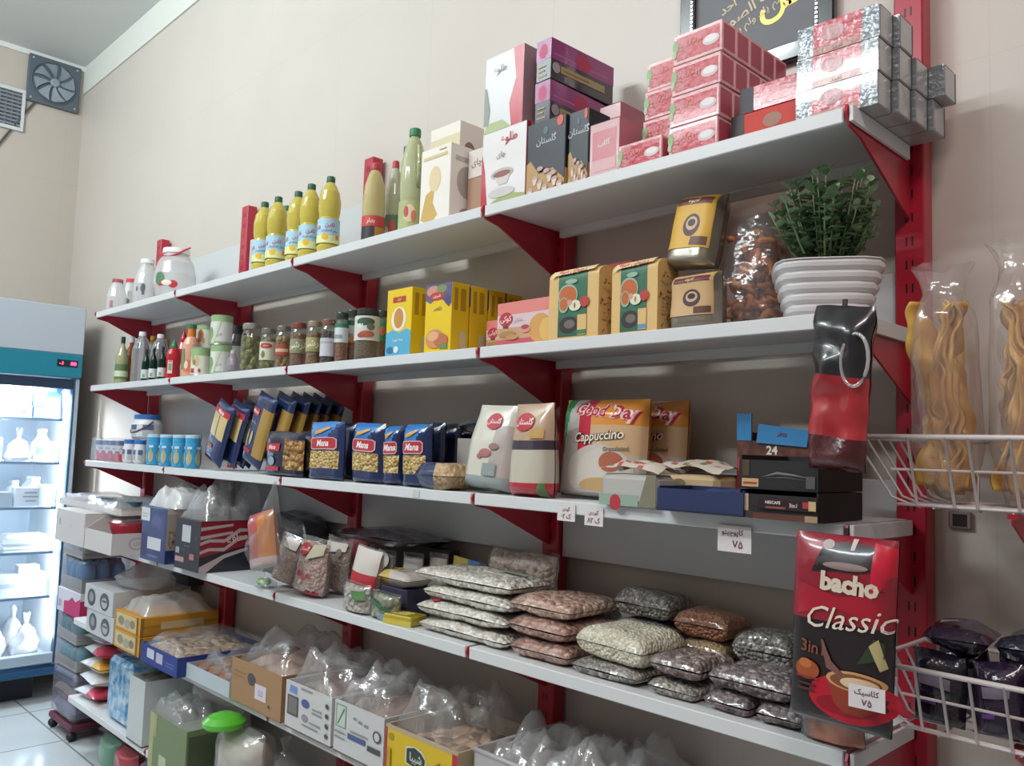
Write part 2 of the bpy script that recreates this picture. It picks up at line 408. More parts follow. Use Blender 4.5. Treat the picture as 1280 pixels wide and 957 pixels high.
backboard(3, ZB+.001, ZB+.13, 'low grey back panel behind the potted plant')
for k, n in ((1, 'under the pasta, second bay'), (2, 'below the pasta bags and cappuccino bag'), (3, 'below the open display boxes')):
    backboard(k, 1.182, 1.44, 'grey back panel behind the third shelf '+n)
for k, n in ((2, 'behind the pink bean bags'), (3, 'behind the grey lentil bags')):
    backboard(k, ZD+.001, ZD+.07, 'low grey back panel '+n)
# ------------------------------------------------------------------ wall fan, vent, cable, framed calligraphy
GREY = mat('#7e8a94', .5); DG = mat('#56616b', .5)
t = thing('exhaust_fan', 'grey square exhaust fan on the side wall under the ceiling', 'fan', (-1.7, -.205, 3.93))
b = MB(); s = .165
b.box((0, -s, -s), (.03, s, s), DG, .004)
b.build('fan_frame', t)
b = MB()
for q in range(2):
    r0 = .145-.012*q
    b.tube([(.032, r0*cos(2*pi*i/28), r0*sin(2*pi*i/28)) for i in range(28)], .004, DG, 5, None, True)
b.build('fan_ring', t)
for q in range(8):
    a = 2*pi*q/8
    vs = []
    for j in range(5):
        r = .03+.105*j/4; wdt = .2+.12*j/4
        for e in (-1, 1): vs.append((.036+.006*e, r*cos(a+e*wdt+.25*j/4), r*sin(a+e*wdt+.25*j/4)))
    MB().add(vs+[(x+.002, y, z) for x, y, z in vs], [(2*j, 2*j+1, 2*j+3, 2*j+2) for j in range(4)]+[(10+2*j, 12+2*j, 13+2*j, 11+2*j) for j in range(4)], mat('#87929c', .5)).build('fan_blade', t)
R90 = Matrix.Rotation(pi/2, 4, 'Y')
MB().lathe([(.03, .03), (.03, .05), (.02, .055)], mat('#87929c', .5), 16, R90).build('fan_hub', t)
for y in (-.14, .14):
    for z in (-.14, .14): MB().lathe([(.007, .029), (.006, .034), (.002, .036)], mat('#c8ced2', .3, .6), 8, Matrix.Translation((0, y, z)) @ R90).build('screw', t)
t = thing('wall_vent', 'grey slatted vent grille on the side wall beside the fan', 'vent', (-1.7, -.50, 3.68))
b = MB()
for (y0, y1, z0, z1) in ((-.16, .13, .12, .145), (-.16, .13, -.145, -.12), (.11, .13, -.12, .12), (-.16, -.14, -.12, .12)): b.box((0, y0, z0), (.022, y1, z1), mat('#c9cdcd', .5), .002)
b.build('vent_frame', t)
b = MB(); b.box((0, -.14, -.12), (.004, .11, .12), mat('#5c626a', .6)); b.build('vent_back', t)
b = MB()
for i in range(9): b.box((.004, -.14, -.112+.026*i), (.016, .11, -.100+.026*i), mat('#81878f', .5))
for i in range(7): b.box((.016, -.13+.036*i, -.12), (.018, -.126+.036*i, .12), mat('#81878f', .5))
b.build('vent_slats', t)
p0 = Vector((-1.688, -.315, 3.765)); pts = [p0+Vector((.0, -.46*q-.02*sin(q*3), -.93*q)) for q in [i/14 for i in range(15)]]
solo(MB().tube(pts, .0075, mat('#4d4e4c', .6), 6), 'power_cord', 'dark power cord running down the side wall from the fan', 'cord', (0, 0, 0))
fx0, fx1 = X(851, -.02, 2.75), X(1043, -.02, 2.6); fz0 = ZV(76, X(985, -.02, 2.45), -.02); fz1 = fz0+.72
t = thing('framed_calligraphy', 'black framed grey panel of gold calligraphy on the wall above the tea boxes', 'wall art', ((fx0+fx1)/2, -.002, fz0))
w, h = fx1-fx0, fz1-fz0; bw = .045
b = MB(); b.box((-w/2+bw-.002, -.010, bw-.002), (w/2-bw+.002, 0, h-bw+.002), mat('#707378', .6))
S = Surf(lambda u, v, k: (-w/2+bw+u*(w-2*bw), -.010-k, bw+v*(h-2*bw)), w-2*bw, h-2*bw)
GOLD = mat('#d8b24a', .35, .3); SILV = mat('#c9b88c', .4)
b.deco(S, [('t', fa('قل'), .73, .20, .17, GOLD, {'rot': .12}), ('t', fa('هوالله احد'), .42, .27, .055, SILV, {'rot': .35}), ('t', fa('الله الصمد'), .46, .21, .05, SILV, {'rot': .35}),
           ('t', fa('لم یلد ولم یولد'), .50, .15, .05, SILV, {'rot': .35}), ('t', fa('بسم الله'), .45, .62, .12, GOLD)])
b.build('calligraphy_panel', t)
b = MB(); FB = mat('#17181d', .25, 0, 0, .6)
for a, c in (((-w/2, -.022, 0), (w/2, 0, bw)), ((-w/2, -.022, h-bw), (w/2, 0, h)), ((-w/2, -.022, bw), (-w/2+bw, 0, h-bw)), ((w/2-bw, -.022, bw), (w/2, 0, h-bw))): b.box(a, c, FB, .004)
b.build('frame', t)
b = MB(); BE = mat('#b9bcc0', .25, .8)
for q in range(int((h-2*bw)/.011)):
    for sx in (-w/2+bw-.004, w/2-bw+.004): b.box((sx-.003, -.026, bw+.011*q), (sx+.003, -.022, bw+.011*q+.007), BE)
b.build('beaded_border', t)
# ================================================================== TOP SHELF
zs = ZA
def bottle(name, label, cat, loc, D, h, prof, body, capm, caph=.06, capr=.17, lab=None, group=None, n=20, cont=None, inner=None):
    """prof: (r/R, z/h) of the body up to the neck; lab: (z0, z1, background, decos, radius) printed sleeve."""
    t = thing(name, label, cat, loc, 0, group); R = D/2
    MB().lathe([(r*R, z*h) for r, z in prof], body, n).build('bottle_body', t)
    if inner: MB().lathe([(max(0.0, r*R-.002), max(z*h, .003)) for r, z in prof if z <= inner[1]]+[(.0005, inner[1]*h+.001)], inner[0], n).build('contents', t)
    z1 = prof[-1][1]*h
    MB().lathe([(capr*R*2, z1-caph*h*.5), (capr*R*2.05, z1-caph*h*.1), (capr*R*2, h-.002), (capr*R*1.7, h), (0.0001, h)], capm, 14).build('cap', t)
    if lab:
        a, c, bg, dec, lr = lab; rr = lr*R+.0012; b = MB()
        b.lathe([(rr, a*h), (rr, c*h)], bg, n)
        b.f = b.f[:n]; b.m = b.m[:n]; b.sm = b.sm[:n]
        S = Surf(lambda u, v, k: ((rr+k)*cos(2*pi*u-pi*.75), (rr+k)*sin(2*pi*u-pi*.75), (a+v*(c-a))*h), 2*pi*rr, (c-a)*h, 24)
        b.deco(S, dec); b.build('label', t)
    return t
# u = .5 on a sleeve faces +x+y; camera looks from +x-y, so the print sits around u = .25
# --- clear jars near the fridge
JP = film(.55, .2, '#f6f8f8', 14, .4)
def jar(label, u, y, D, h, prof, lidm, dec, handle=None, lidr=.5):
    x = X(u, y, zs+h/2); t = thing('plastic_jar', label, 'jar', (x, y, zs+.001), 0, 'clear jars on the top shelf'); R = D/2
    MB().lathe([(r*R, z*h) for r, z in prof], JP, 24).build('jar_body', t)
    rn = prof[-1][0]*R
    l = MB().lathe([(rn*1.06, h*.90), (rn*1.1, h*.915), (rn*1.08, h*.995), (rn*.9, h), (.0001, h)], lidm, 20).build('lid', t)
    b = MB()
    def rad(z):
        for (r0, z0), (r1, z1) in zip(prof, prof[1:]):
            if z0 <= z <= z1: return (r0+(r1-r0)*(z-z0)/max(1e-6, z1-z0))*R
        return R
    S = Surf(lambda uu, v, k: ((rad(v)+.0012+k)*cos(2*pi*uu-pi*.75), (rad(v)+.0012+k)*sin(2*pi*uu-pi*.75), v*h), 2*pi*R, h, 24)
    b.deco(S, dec); b.build('printed_picture', t)
    if handle:
        b = MB(); pts = [(rn*1.12*cos(a), rn*1.12*sin(a), h*.93+.03*sin(a*1.5)) for a in [pi*i/12-pi*.75 for i in range(13)]]
        b.tube(pts, .004, handle, 6); b.build('handle', t)
    return t
PJ = [(.86, 0), (.95, .02), (1, .18), (.98, .45), (.84, .66), (.62, .82), (.5, .9)]
PB = [(.62, 0), (.84, .05), (1, .3), (1, .5), (.86, .72), (.66, .84), (.6, .9)]
lr, gr, bk = mat('#c33746'), mat('#56795c'), mat('#4c5560')
jar('clear plastic jar with dull red lid at the fridge end of the top shelf', 146, -.30, .098, .17, PJ, mat('#a94a52'), [('r', .22, .1, .27, .3, mat('#a06a72'))])
jar('clear plastic jar with bright red lid and orange mark, second from the fridge', 163, -.20, .10, .20, PJ, mat('#d23a48'), [('r', .25, .26, .31, .42, mat('#7c8a84')), ('e', .18, .2, .03, .1, mat('#d99a62'))])
jar('clear plastic jar with white lid and dark bird print on the top shelf', 183, -.29, .118, .225, PJ, mat('#e4e8e6'), [('e', .28, .33, .03, .1, bk), ('r', .27, .18, .30, .34, bk), ('r', .19, .26, .21, .36, bk)], None)
jar('fattest round clear jar with white lid, red chain pattern and fruit picture', 219, -.235, .19, .255, PB, mat('#ebe6e4'), [('e', .19, .38, .045, .12, gr), ('p', [(.17, .24), (.23, .36), (.26, .26)], lr), ('e', .3, .28, .035, .07, lr), ('e', .25, .3, .04, .05, mat('#e6e0d2'))], mat('#c8323f'))
# --- sunflower oil bottles
OIL = liquid('#dccb62', .3); GC = mat('#1d5a41', .4); LB = mat('#a9cde0', .5)
POIL = [(.86, 0), (.96, .02), (.98, .10), (.9, .13), (.97, .17), (.97, .42), (.88, .47), (.98, .56), (.99, .68), (.84, .80), (.5, .89), (.34, .92), (.34, .955)]
DK = mat('#3c5e8a'); RD = mat('#b6364a')
odec = [('r', 0, 0, 1, .32, mat('#dfe4a4')), ('e', .24, .26, .05, .14, mat('#e0b52e')), ('t', fa('لادن'), .30, .72, .22, RD), ('t', fa('روغن آفتابگردان'), .30, .5, .12, DK), ('t', fa('لادن'), .10, .62, .2, RD), ('e', .42, .25, .03, .1, mat('#d98d3b'))]
us = [(411.5, -.30, 222, 'set a little apart'), (387.5, -.30, 226, 'second in the row'), (371, -.285, 232, 'third, half hidden'),
      (357, -.215, 239, 'fourth, pushed back'), (346, -.30, 245, 'fifth in the row'), (329, -.30, 251, 'nearest the fridge')]
oil0 = None
for i, (u, y, vt, lb) in enumerate(us):
    h = .283; x = X(u, y, zs+.14); lb = 'yellow oil bottle with green cap and pale blue label, '+lb
    if not oil0: oil0 = bottle('oil_bottle', lb, 'bottle', (x, y, zs+.001), .078, h, POIL, OIL, GC, .06, .19, (.135, .44, LB, odec, .97), 'sunflower oil bottles')
    else: dup(oil0, (x, y, zs+.001), lb)
# --- other oils
PBIG = [(.84, 0), (.96, .015), (1, .06), (.97, .2), (.9, .3), (.97, .36), (1, .5), (.96, .62), (.86, .74), (.62, .85), (.36, .92), (.33, .955)]
x = X(467, -.26, zs+.12)
bottle('oil_bottle', 'amber oil bottle with red cap, red band and black label on the top shelf', 'bottle', (x, -.26, zs+.001), DD(454, 482, -.26, zs+.1), ZV(205, x, -.26)-zs, PBIG, liquid('#d4c48c', .3), mat('#b83a42'), .07, .22,
       (.04, .36, mat('#2c2a30'), [('r', 0, .62, 1, 1, mat('#c1413f')), ('r', .3, .0, .5, .6, mat('#b07e3c')), ('t', fa('بهار'), .24, .8, .2, mat('#f0e6d8'))], .99))
x = X(492, -.175, zs+.12)
bottle('oil_bottle', 'clear ribbed oil bottle with red cap and green red label', 'bottle', (x, -.175, zs+.001), DD(480, 502, -.2, zs+.1), ZV(202, x, -.175)-zs, PBIG, liquid('#c9cdb0', .3), mat('#b83a42'), .07, .2,
       (.05, .4, mat('#5d8064'), [('e', .25, .55, .06, .3, mat('#c45a52')), ('e', .14, .4, .05, .25, mat('#d8d2b8'))], .99))
x = X(503, -.12, zs+.15)
bottle('oil_bottle', 'tall pale oil bottle with dark green cap behind the big one', 'bottle', (x, -.11, zs+.001), .075, ZV(183, x, -.12)-zs, PBIG, liquid('#cdd3b8', .3), GC, .06, .18, (.1, .5, mat('#c9c3a6'), [('e', .25, .5, .05, .3, mat('#b4494c'))], .99))
x = X(516, -.26, zs+.15)
t = bottle('oil_bottle', 'largest pale oil bottle with green cap beside the white gold boxes', 'bottle', (x, -.26, zs+.001), DD(499, 532, -.26, zs+.1), ZV(162, x, -.26)-zs, PBIG, liquid('#c9cfa4', .3), mat('#2f7d55'), .055, .22,
       (.06, .32, mat('#a9b07a'), [('e', .24, .55, .07, .3, mat('#d6c9a8')), ('e', .2, .6, .03, .2, mat('#b9474c')), ('e', .29, .45, .03, .2, mat('#c8744f'))], 1))
MB().tube([(.036, -.01, .30), (.052, -.02, .27), (.054, -.02, .2), (.04, -.01, .16)], .007, liquid('#c4cb9c', .3), 8).build('handle', t)
# --- white gold boxes
WG = card('#e6e0d6'); GO = mat('#b78a3a', .35, .3)
wdec = {'F': [('p', [(.05, .12), (.35, .03), (.62, .14), (.45, .3), (.5, .5), (.2, .42)], mat('#c6a45c')), ('e', .5, .6, .2, .16, mat('#d9c79c')), ('r', .1, .86, .9, .9, mat('#cbb98c')), ('r', .62, .94, .86, .955, GO)],
        'R': [('e', .5, .55, .3, .2, mat('#b0a39a')), ('e', .5, .15, .2, .08, mat('#a5988f')), ('r', .15, .8, .85, .86, mat('#b9aea4'))]}
x0, x1 = X(525, -.31, zs+.1), X(562, -.31, zs+.1)
solo(carton(x1-x0, ZV(184, (x0+x1)/2, -.31)-zs, .13, WG, wdec), 'gift_box', 'tall white box with gold flower print at the front of the top shelf', 'box', ((x0+x1)/2, -.31, zs+.001))
x0, x1 = X(533, -.17, zs+.2), X(570, -.17, zs+.2)
solo(carton(x1-x0, ZV(158, (x0+x1)/2, -.17)-zs, .12, WG, {'F': [('r', 0, .55, 1, .9, mat('#d4c9a6')), ('r', .7, .5, .85, .52, GO)], 'R': [('e', .35, .75, .2, .09, mat('#8f6f72')), ('e', .75, .7, .14, .07, mat('#a58c8c')), ('r', 0, .3, 1, .5, mat('#b6a8a6'))]}), 'gift_box',
     'taller white box with grey flower side, behind the gold flower box', 'box', ((x0+x1)/2+.01, -.168, zs+.001))
for (u0, u1, vt, y, m, lb, dc) in ((584, 606, 222, -.25, '#a8846c', 'small brown carton half hidden behind the white carton of the top shelf', {'F': [('r', 0, 0, 1, .25, mat('#cfc8c2'))]}),):
    x0, x1 = X(u0, y, zs+.1), X(u1, y, zs+.1)
    solo(carton(x1-x0, ZV(vt, (x0+x1)/2, y)-zs, .1, card(m), dc), 'small_carton', lb, 'box', ((x0+x1)/2, y, zs+.001)); hh = ZV(vt, (x0+x1)/2, y)-zs
    solo(carton(x1-x0, .085, .1, card('#d9cfc8'), {'F': [('t', fa('چای'), .5, .5, .35, mat('#8d6b66'))]}), 'small_carton', 'small white carton lying on the small brown carton', 'box', ((x0+x1)/2, y, zs+.002+hh))
# --- red-white cartons with cup
def tulu(w, h, d):
    wh, rd, gn = mat('#dfdcda', .3, 0, 0, .4), mat('#b92f3f', .3, 0, 0, .4), mat('#9aa86a', .4)
    sw = [(.02, 0), (.14, 0), (.10, .25), (.06, .45), (.1, .7), (.0, 1), (0, 0)]
    return carton(w, h, d, wh, {'F': [('p', [(0, 0), (.16, 0), (.12, .22), (.08, .5), (0, .75)], rd), ('p', [(.16, 0), (1, 0), (1, .1), (.6, .16), (.25, .08)], gn), ('e', .48, .42, .26, .07, mat('#b9b2ae')), ('p', [(.3, .41), (.68, .41), (.6, .28), (.4, .28)], mat('#cfc6c2')),
            ('e', .48, .415, .2, .04, mat('#8d5a52')), ('e', .48, .18, .3, .06, mat('#c7c2bf')), ('t', fa('طلوع'), .62, .84, .17, rd), ('t', fa('چای'), .45, .66, .1, mat('#9a8c8c'))],
            'R': [('r', 0, 0, 1, 1, mat('#b3a9ac')), ('r', 0, 0, .12, 1, rd)]})
def rcol(w, h, d):
    wh, rd = mat('#d3d3d3', .3, 0, 0, .4), mat('#b93040', .3, 0, 0, .4)
    return carton(w, h, d, wh, {'F': [('p', [(.72, 0), (1, 0), (1, 1), (.74, 1), (.82, .6), (.66, .3)], rd), ('p', [(0, 0), (.7, 0), (.5, .12), (.1, .12)], mat('#a9b884')), ('t', fa('طلوع'), .4, .78, .14, mat('#9d9799')), ('p', [(0, .1), (.12, .1), (.16, .3), (.05, .6), (0, .6)], mat('#8e9a90'))],
            'R': [('r', 0, 0, 1, 1, mat('#a5858f'))]})
x0, x1 = X(602, -.325, zs+.1), X(657, -.325, zs+.1); h1 = ZV(160, (x0+x1)/2, -.325)-zs
solo(tulu(x1-x0, h1, .14), 'tea_box', 'white tea box with teacup picture and red stripe, standing on the shelf edge', 'box', ((x0+x1)/2, -.325, zs+.001))
x2, x3 = X(605, -.325, zs+.32), X(653, -.325, zs+.32)
solo(rcol(x3-x2, h1*1.0, .13), 'tea_box', 'white tea box with broad red edge stacked on the teacup box', 'box', ((x2+x3)/2, -.322, zs+.0025+h1))
# --- black cartons with purple ones on top
def blackbox(w, h, d):
    bkm = mat('#1c222b', .42, 0, 0, .08); wt = mat('#b9bcc0'); bt = mat('#b28d5c'); pk = mat('#bb9a94')
    it = [('p', [(0, 0), (1, 0), (1, .16), (.7, .34), (.35, .3), (.12, .5), (0, .46)], bt), ('t', fa('گلستان'), .52, .73, .13, wt), ('e', .5, .86, .06, .05, mat('#4d6a74')), ('e', .87, .93, .08, .07, mat('#c9543c'))]
    for q in range(7): it += [('e', .12+.13*q, .10+.07*((q*5) % 3), .075, .045, pk), ('p', [(.06+.13*q, .1+.07*((q*5) % 3)), (.18+.13*q, .1+.07*((q*5) % 3)), (.15+.13*q, .02+.07*((q*5) % 3)), (.09+.13*q, .02+.07*((q*5) % 3))], mat('#d4c3b4'))]
    for q in range(3): it += [('e', .4+.17*q, .36-.05*q, .08, .03, pk)]
    return carton(w, h, d, bkm, {'F': it, 'R': [('r', 0, .0, 1, .3, bt), ('t', fa('چای'), .5, .7, .14, wt)]})
x0, x1 = X(658, -.322, zs+.1), X(706, -.322, zs+.1); h1 = ZV(150, (x0+x1)/2, -.322)-zs; w1 = x1-x0
o = solo(blackbox(w1, h1, .13), 'tea_box', 'black tea box with glasses of tea, beside the white teacup box', 'box', ((x0+x1)/2, -.322, zs+.001), 0, 'black tea boxes')
w2_ = X(737, -.31, zs+.1)-x1-.006
solo(blackbox(w2_, h1, .085), 'tea_box', 'black tea box partly hidden behind the pink box', 'box', (x1+.003+w2_/2, -.312, zs+.001), 0, 'black tea boxes')
def purple(w, h, d):
    bkm = mat('#2a242d', .25, 0, 0, .6); pu = mat('#8e2a72', .3, 0, 0, .5); gd = mat('#a9986f')
    return carton(w, h, d, bkm, {'F': [('r', 0, .5, 1, 1, pu), ('e', .5, .72, .3, .18, mat('#b8436b')), ('r', .15, .1, .75, .14, gd), ('r', .15, .22, .6, .26, gd), ('r', .15, .33, .7, .36, gd)],
            'R': [('r', 0, .5, 1, 1, pu), ('r', .05, .62, .9, .66, mat('#b06aa0')), ('e', .5, .72, .12, .2, mat('#b13a5c')), ('r', .15, .22, .85, .4, gd), ('r', .2, .29, .6, .32, mat('#6a5a44')), ('e', .08, .3, .06, .13, mat('#a39aa0'))]})
xl, xr = X(670, -.31, zs+.3), X(688.5, -.31, zs+.3); hp = .112; wp = xr-xl
lab = ['lower purple and black tea box lying across the black tea box', 'upper purple and black tea box on the purple stack']
xc = (xl+xr)/2
p = solo(purple(wp, hp, .25), 'tea_box', lab[0], 'box', (xc, -.312, zs+.0025+h1), 0, 'purple tea boxes')
dup(p, (xc, -.312, zs+.0045+h1+hp), lab[1], radians(-2))
# --- pink boxes
def pinkbox(w, h, d): return carton(w, h, d, mat('#d8b4b6', .15, 0, 0, .8), {'F': [('r', .1, .15, .9, .85, mat('#c4747a', .25, 0, .1, .4)), ('r', .1, .15, .9, .35, mat('#d3a9ab')), ('t', fa('گلاب'), .5, .62, .14, mat('#e9dcdc'))], 'R': [('r', 0, 0, 1, 1, mat('#b57681', .3))], 'T': [('r', 0, 0, 1, 1, mat('#bb8087'))]})
x0, x1 = X(737, -.325, zs+.08), X(774, -.325, zs+.08); hh = ZV(152, (x0+x1)/2, -.325)-zs
solo(pinkbox(x1-x0, hh, .10), 'pink_box', 'shiny pink box standing at the shelf edge before a taller pink one', 'box', ((x0+x1)/2, -.325, zs+.001))
x0, x1 = X(744, -.205, zs+.12), X(770, -.205, zs+.12); hh = ZV(133, (x0+x1)/2, -.205)-zs
solo(pinkbox(x1-x0, hh, .12), 'pink_box', 'taller pink box behind the shiny pink one', 'box', ((x0+x1)/2+.012, -.205, zs+.001))
# --- red tea cartons in film
tr, tw = mat('#b8303f', .4, 0, .6, .25), mat('#dba7a8', .4, 0, .6, .3)
def teac(w, h, d):
    it = [('r', .07, .12, .95, .88, tr), ('r', .07, .12, .28, .88, mat('#b24a50', .4, 0, .6, .25)), ('e', .78, .46, .17, .17, mat('#cfc0c0')), ('e', .78, .5, .13, .12, mat('#e3dcdc')), ('e', .05, .6, .06, .22, mat('#8fae7c')), ('e', .03, .35, .04, .14, mat('#a9bd97')), ('t', fa('دوغزال'), .44, .62, .2, mat('#d98d7c'))]
    return carton(w, h, d, tw, {'F': it, 'R': [('r', .1, .1, .9, .9, mat('#a8485a', .45, 0, .2, .2))], 'T': [('r', .05, .1, .95, .9, tr)]})
x0, x1 = X(836, -.335, zs+.05), X(897, -.335, zs+.05); w = x1-x0; xm = (x0+x1)/2
ht = (ZV(34, X(872, -.335, zs+.27), -.335)-zs)/4-.0015; dt = .056
t0 = None; LYR = ['bottom', 'second', 'third', 'top']
def teacarton(x, y, z, lb, rz=0):
    global t0
    if not t0: t0 = solo(teac(w, ht, dt), 'tea_carton', lb, 'box', (x, y, z), rz, 'red tea cartons')
    else: dup(t0, (x, y, z), lb, rz)
ROW = ['at the front', 'second row back', 'third row back', 'fourth row back', 'at the very back']
for l, nd in enumerate((3, 3, 5, 5)):
    for q in range(nd): teacarton(xm+.003*l, -.335+q*(dt+.001), zs+.001+l*(ht+.0012), f'red tea carton in the tall column, {LYR[l]} layer, {ROW[q]}')
xb = xm-w-.004
for l in range(3): teacarton(xb+.004*l, -.265, zs+.001+(l)*(ht+.0012), f'red tea carton in the short column beside the tall one, {LYR[l]} layer')
teacarton(xb+.012, -.262, zs+.001+3*(ht+.0012), 'red tea carton topping the short column')
solo(teac(w*.98, ht*.9, .05), 'tea_carton', 'single red tea carton alone in front of the short column', 'box', (xb-.012, -.338, zs+.001), 0, 'red tea cartons')
# --- orange-red boxes
og = carton(.155, .07, .07, mat('#c4382c', .6, 0, 0, 0), {'F': [('r', 0, 0, .2, 1, mat('#2a2228')), ('e', .62, .6, .14, .22, mat('#9a6a55'))]})
xo = X(955, -.30, zs+.03)
o = solo(og, 'red_box', 'orange red box with dark end on the shelf beside the grey boxes', 'box', (xo, -.30, zs+.001))
solo(carton(.16, .055, .07, mat('#b5323c', .3, 0, .7, .4), {'F': [('r', 0, 0, .2, 1, mat('#2f2630')), ('r', .3, .2, .95, .7, mat('#c4656e', .35, 0, .8, .3))]}), 'red_box', 'shiny red box lying on the orange red box', 'box', (xo+.022, -.298, zs+.0725))
# --- silver grey boxes in crinkled film
sv, rdm = mat('#7f868a', .18, .2, .7, .9), mat('#c1505c', .15, 0, .6, 1)
def silver(w, h, d):
    return carton(w, h, d, mat('#989a9b', .35, 0, .3, .4), {'F': [('r', 0, 0, 1, 1, rdm), ('r', .0, 0, .2, 1, sv), ('r', .8, 0, 1, 1, sv), ('e', .45, .6, .14, .25, mat('#c99ca0', .38, 0, .9, .28)), ('r', .2, .0, .8, .22, mat('#b98f86', .38, 0, .9, .28)), ('t', fa('احمد'), .5, .1, .14, mat('#7d5450'))],
            'R': [('r', .04, .03, .9, .97, mat('#9a9c9d', .3, 0, .2, .5)), ('r', .9, 0, 1, 1, mat('#4c4d50'))], 'T': [('r', 0, .1, 1, .9, rdm)]})
xa, xc = X(995, -.335, zs+.1), X(1097, -.335, zs+.1); w = xc-xa; xm = (xa+xc)/2
hs = (ZV(20, X(1050, -.335, zs+.19), -.335)-zs)/3-.0015; ds = .0635; s0 = None
for q, (rw, nl) in enumerate((('front row', 3), ('second row', 3), ('third row', 2))):
    for l in range(nl):
        lb = f'silver and red film wrapped box, {rw}, {["bottom", "middle", "top"][l]} layer'
        p = (xm+[0, .012, .02][q]+.002*l, -.335+q*(ds+.0015), zs+.001+l*(hs+.0012))
        if not s0: s0 = solo(silver(w, hs, ds), 'silver_box', lb, 'box', p, 0, 'silver and red boxes')
        else: dup(s0, p, lb)
dup(s0, (xm+.052, -.335+3*(ds+.0015)-.001, zs+.0015+1*(hs+.0012)), 'silver and red film wrapped box jutting out towards the wall, behind the others')
dup(s0, (xm+.03, -.335+3*(ds+.0015)+.001, zs+.001), 'silver and red film wrapped box low down in the row against the wall')
# ================================================================== SECOND SHELF
zs = ZB
PW = [(.9, 0), (1, .02), (1, .5), (.95, .6), (.6, .74), (.32, .82), (.3, .93)]      # wine-like bottle
PSOFT = [(.84, 0), (.97, .02), (1, .08), (1, .55), (.96, .66), (.7, .82), (.36, .91), (.33, .95)]
def bot(name, label, u, y, vt, px, prof, body, capm, caph=.07, capr=.19, lab=None, group=None):
    x = X(u, y, zs+.1); D = px*DEP(x, y, zs+.1)/FPX; return bottle(name, label, 'bottle', (x, y, zs+.001), D, ZV(vt, x, y)-zs, prof, body, capm, caph, capr, lab, group)
cw = mat('#dfe1e0', .4)
bot('vinegar_bottle', 'pale green vinegar bottle with dark cap, first at the fridge end', 152, -.29, 421, 15, PW, liquid('#c9cb9a', .5), mat('#2b2f2f'), .14, .17, (.12, .42, mat('#5d7a4c'), [('r', 0, .15, 1, .55, mat('#c9d0b4'))], 1))
bot('vinegar_bottle', 'orange brown vinegar bottle with grey white cap', 163, -.225, 421, 17, PW, liquid('#a8562f', .4), mat('#c9cccb'), .1, .19)
bot('water_bottle', 'clear bottle with white cap beside the orange brown one', 176, -.30, 415, 22, PSOFT, liquid('#c9cdd2', .7), cw, .075, .19)
bot('juice_bottle', 'small bottle with yellow cap behind the clear bottles', 189, -.19, 420, 15, PSOFT, liquid('#9a8f6a', .5), mat('#d8a52c'), .08, .2)
bot('water_bottle', 'clear bottle with white cap behind the small green bottles', 199, -.28, 418, 22, PSOFT, liquid('#c4c8d0', .7), cw, .075, .19)
gbt = None
for u, vt, n in ((182, 437, 'first'), (191.5, 438, 'second'), (202.5, 440, 'third')):
    y = -.348; x = X(u, y, zs+.06); lb = f'small dark green bottle at the shelf edge, {n} from the fridge'
    if not gbt: gbt = bottle('green_bottle', lb, 'bottle', (x, y, zs+.001), 9.5*DEP(x, y, zs)/FPX, .145, PW, liquid('#17392f', .3), mat('#1c2b28'), .12, .2, (.06, .34, mat('#cdd6d2'), [('r', .2, .1, .3, .5, mat('#7da08c'))], 1), 'small green bottles')
    else: dup(gbt, (x, y, zs+.001), lb)
bot('small_jar_bottle', 'amber bottle with brown cap in the back row', 207, -.15, 424, 15, PW, liquid('#8f6f42', .4), mat('#9a7b4a'), .1, .2)
# ketchup and sauce
PK = [(.8, 0), (.98, .02), (1, .1), (.94, .3), (1, .5), (.96, .62), (.66, .74), (.42, .78)]
KR = mat('#b41f2e', .2, 0, 0, .6)
def ketch(label, u, y, vt, px, body, neck, dec, capcone=True, group=None):
    x = X(u, y, zs+.1); D = px*DEP(x, y, zs+.1)/FPX; h = ZV(vt, x, y)-zs; t = thing('sauce_bottle', label, 'bottle', (x, y, zs+.001), 0, group); R = D/2
    MB().lathe([(r*R, z*h) for r, z in PK], body, 18).build('bottle_body', t)
    if capcone: MB().lathe([(R*.5, h*.775), (R*.5, h*.82), (R*.3, h*.9), (R*.12, h*.97), (.0001, h)], neck, 14).build('cap', t)
    else:
        MB().lathe([(R*.5, h*.77), (R*.46, h*.94)], body2, 14).build('neck_band', t)
        MB().lathe([(R*.52, h*.925), (R*.54, h*.99), (R*.4, h), (.0001, h)], neck, 14).build('cap', t)
    b = MB(); S = Surf(lambda uu, v, k: ((R*1.0+.001+k)*cos(2*pi*uu-pi*.75), (R*1.0+.001+k)*sin(2*pi*uu-pi*.75), (.08+v*.5)*h), 2*pi*R, h*.5, 24)
    b.deco(S, dec); b.build('label', t); return t
body2 = mat('#d9742f', .3)
ketch('red ketchup bottle with green pointed cap', 217, -.31, 424, 18, KR, mat('#2c7a4e', .4), [('r', .2, .1, .3, .75, mat('#d9cfc4')), ('r', .215, .25, .285, .6, mat('#7c9a86')), ('r', .22, .66, .28, .74, mat('#c63c3a'))])
ketch('taller red ketchup bottle behind the pale sauce bottle', 228, -.22, 412, 17, KR, mat('#b2242f', .3), [('r', .2, .1, .3, .5, mat('#d3b9a8'))])
ketch('pale pink sauce bottle with orange neck and green cap', 238, -.305, 406, 21, mat('#dba58a', .25, 0, 0, .5), mat('#2a7a5a', .4), [('r', .12, .12, .2, .9, mat('#7b8a62')), ('p', [(.19, .05), (.34, .05), (.33, .4), (.25, .55), (.2, .3)], mat('#d97b52')), ('e', .24, .3, .035, .15, mat('#e9d0c0'))], False)
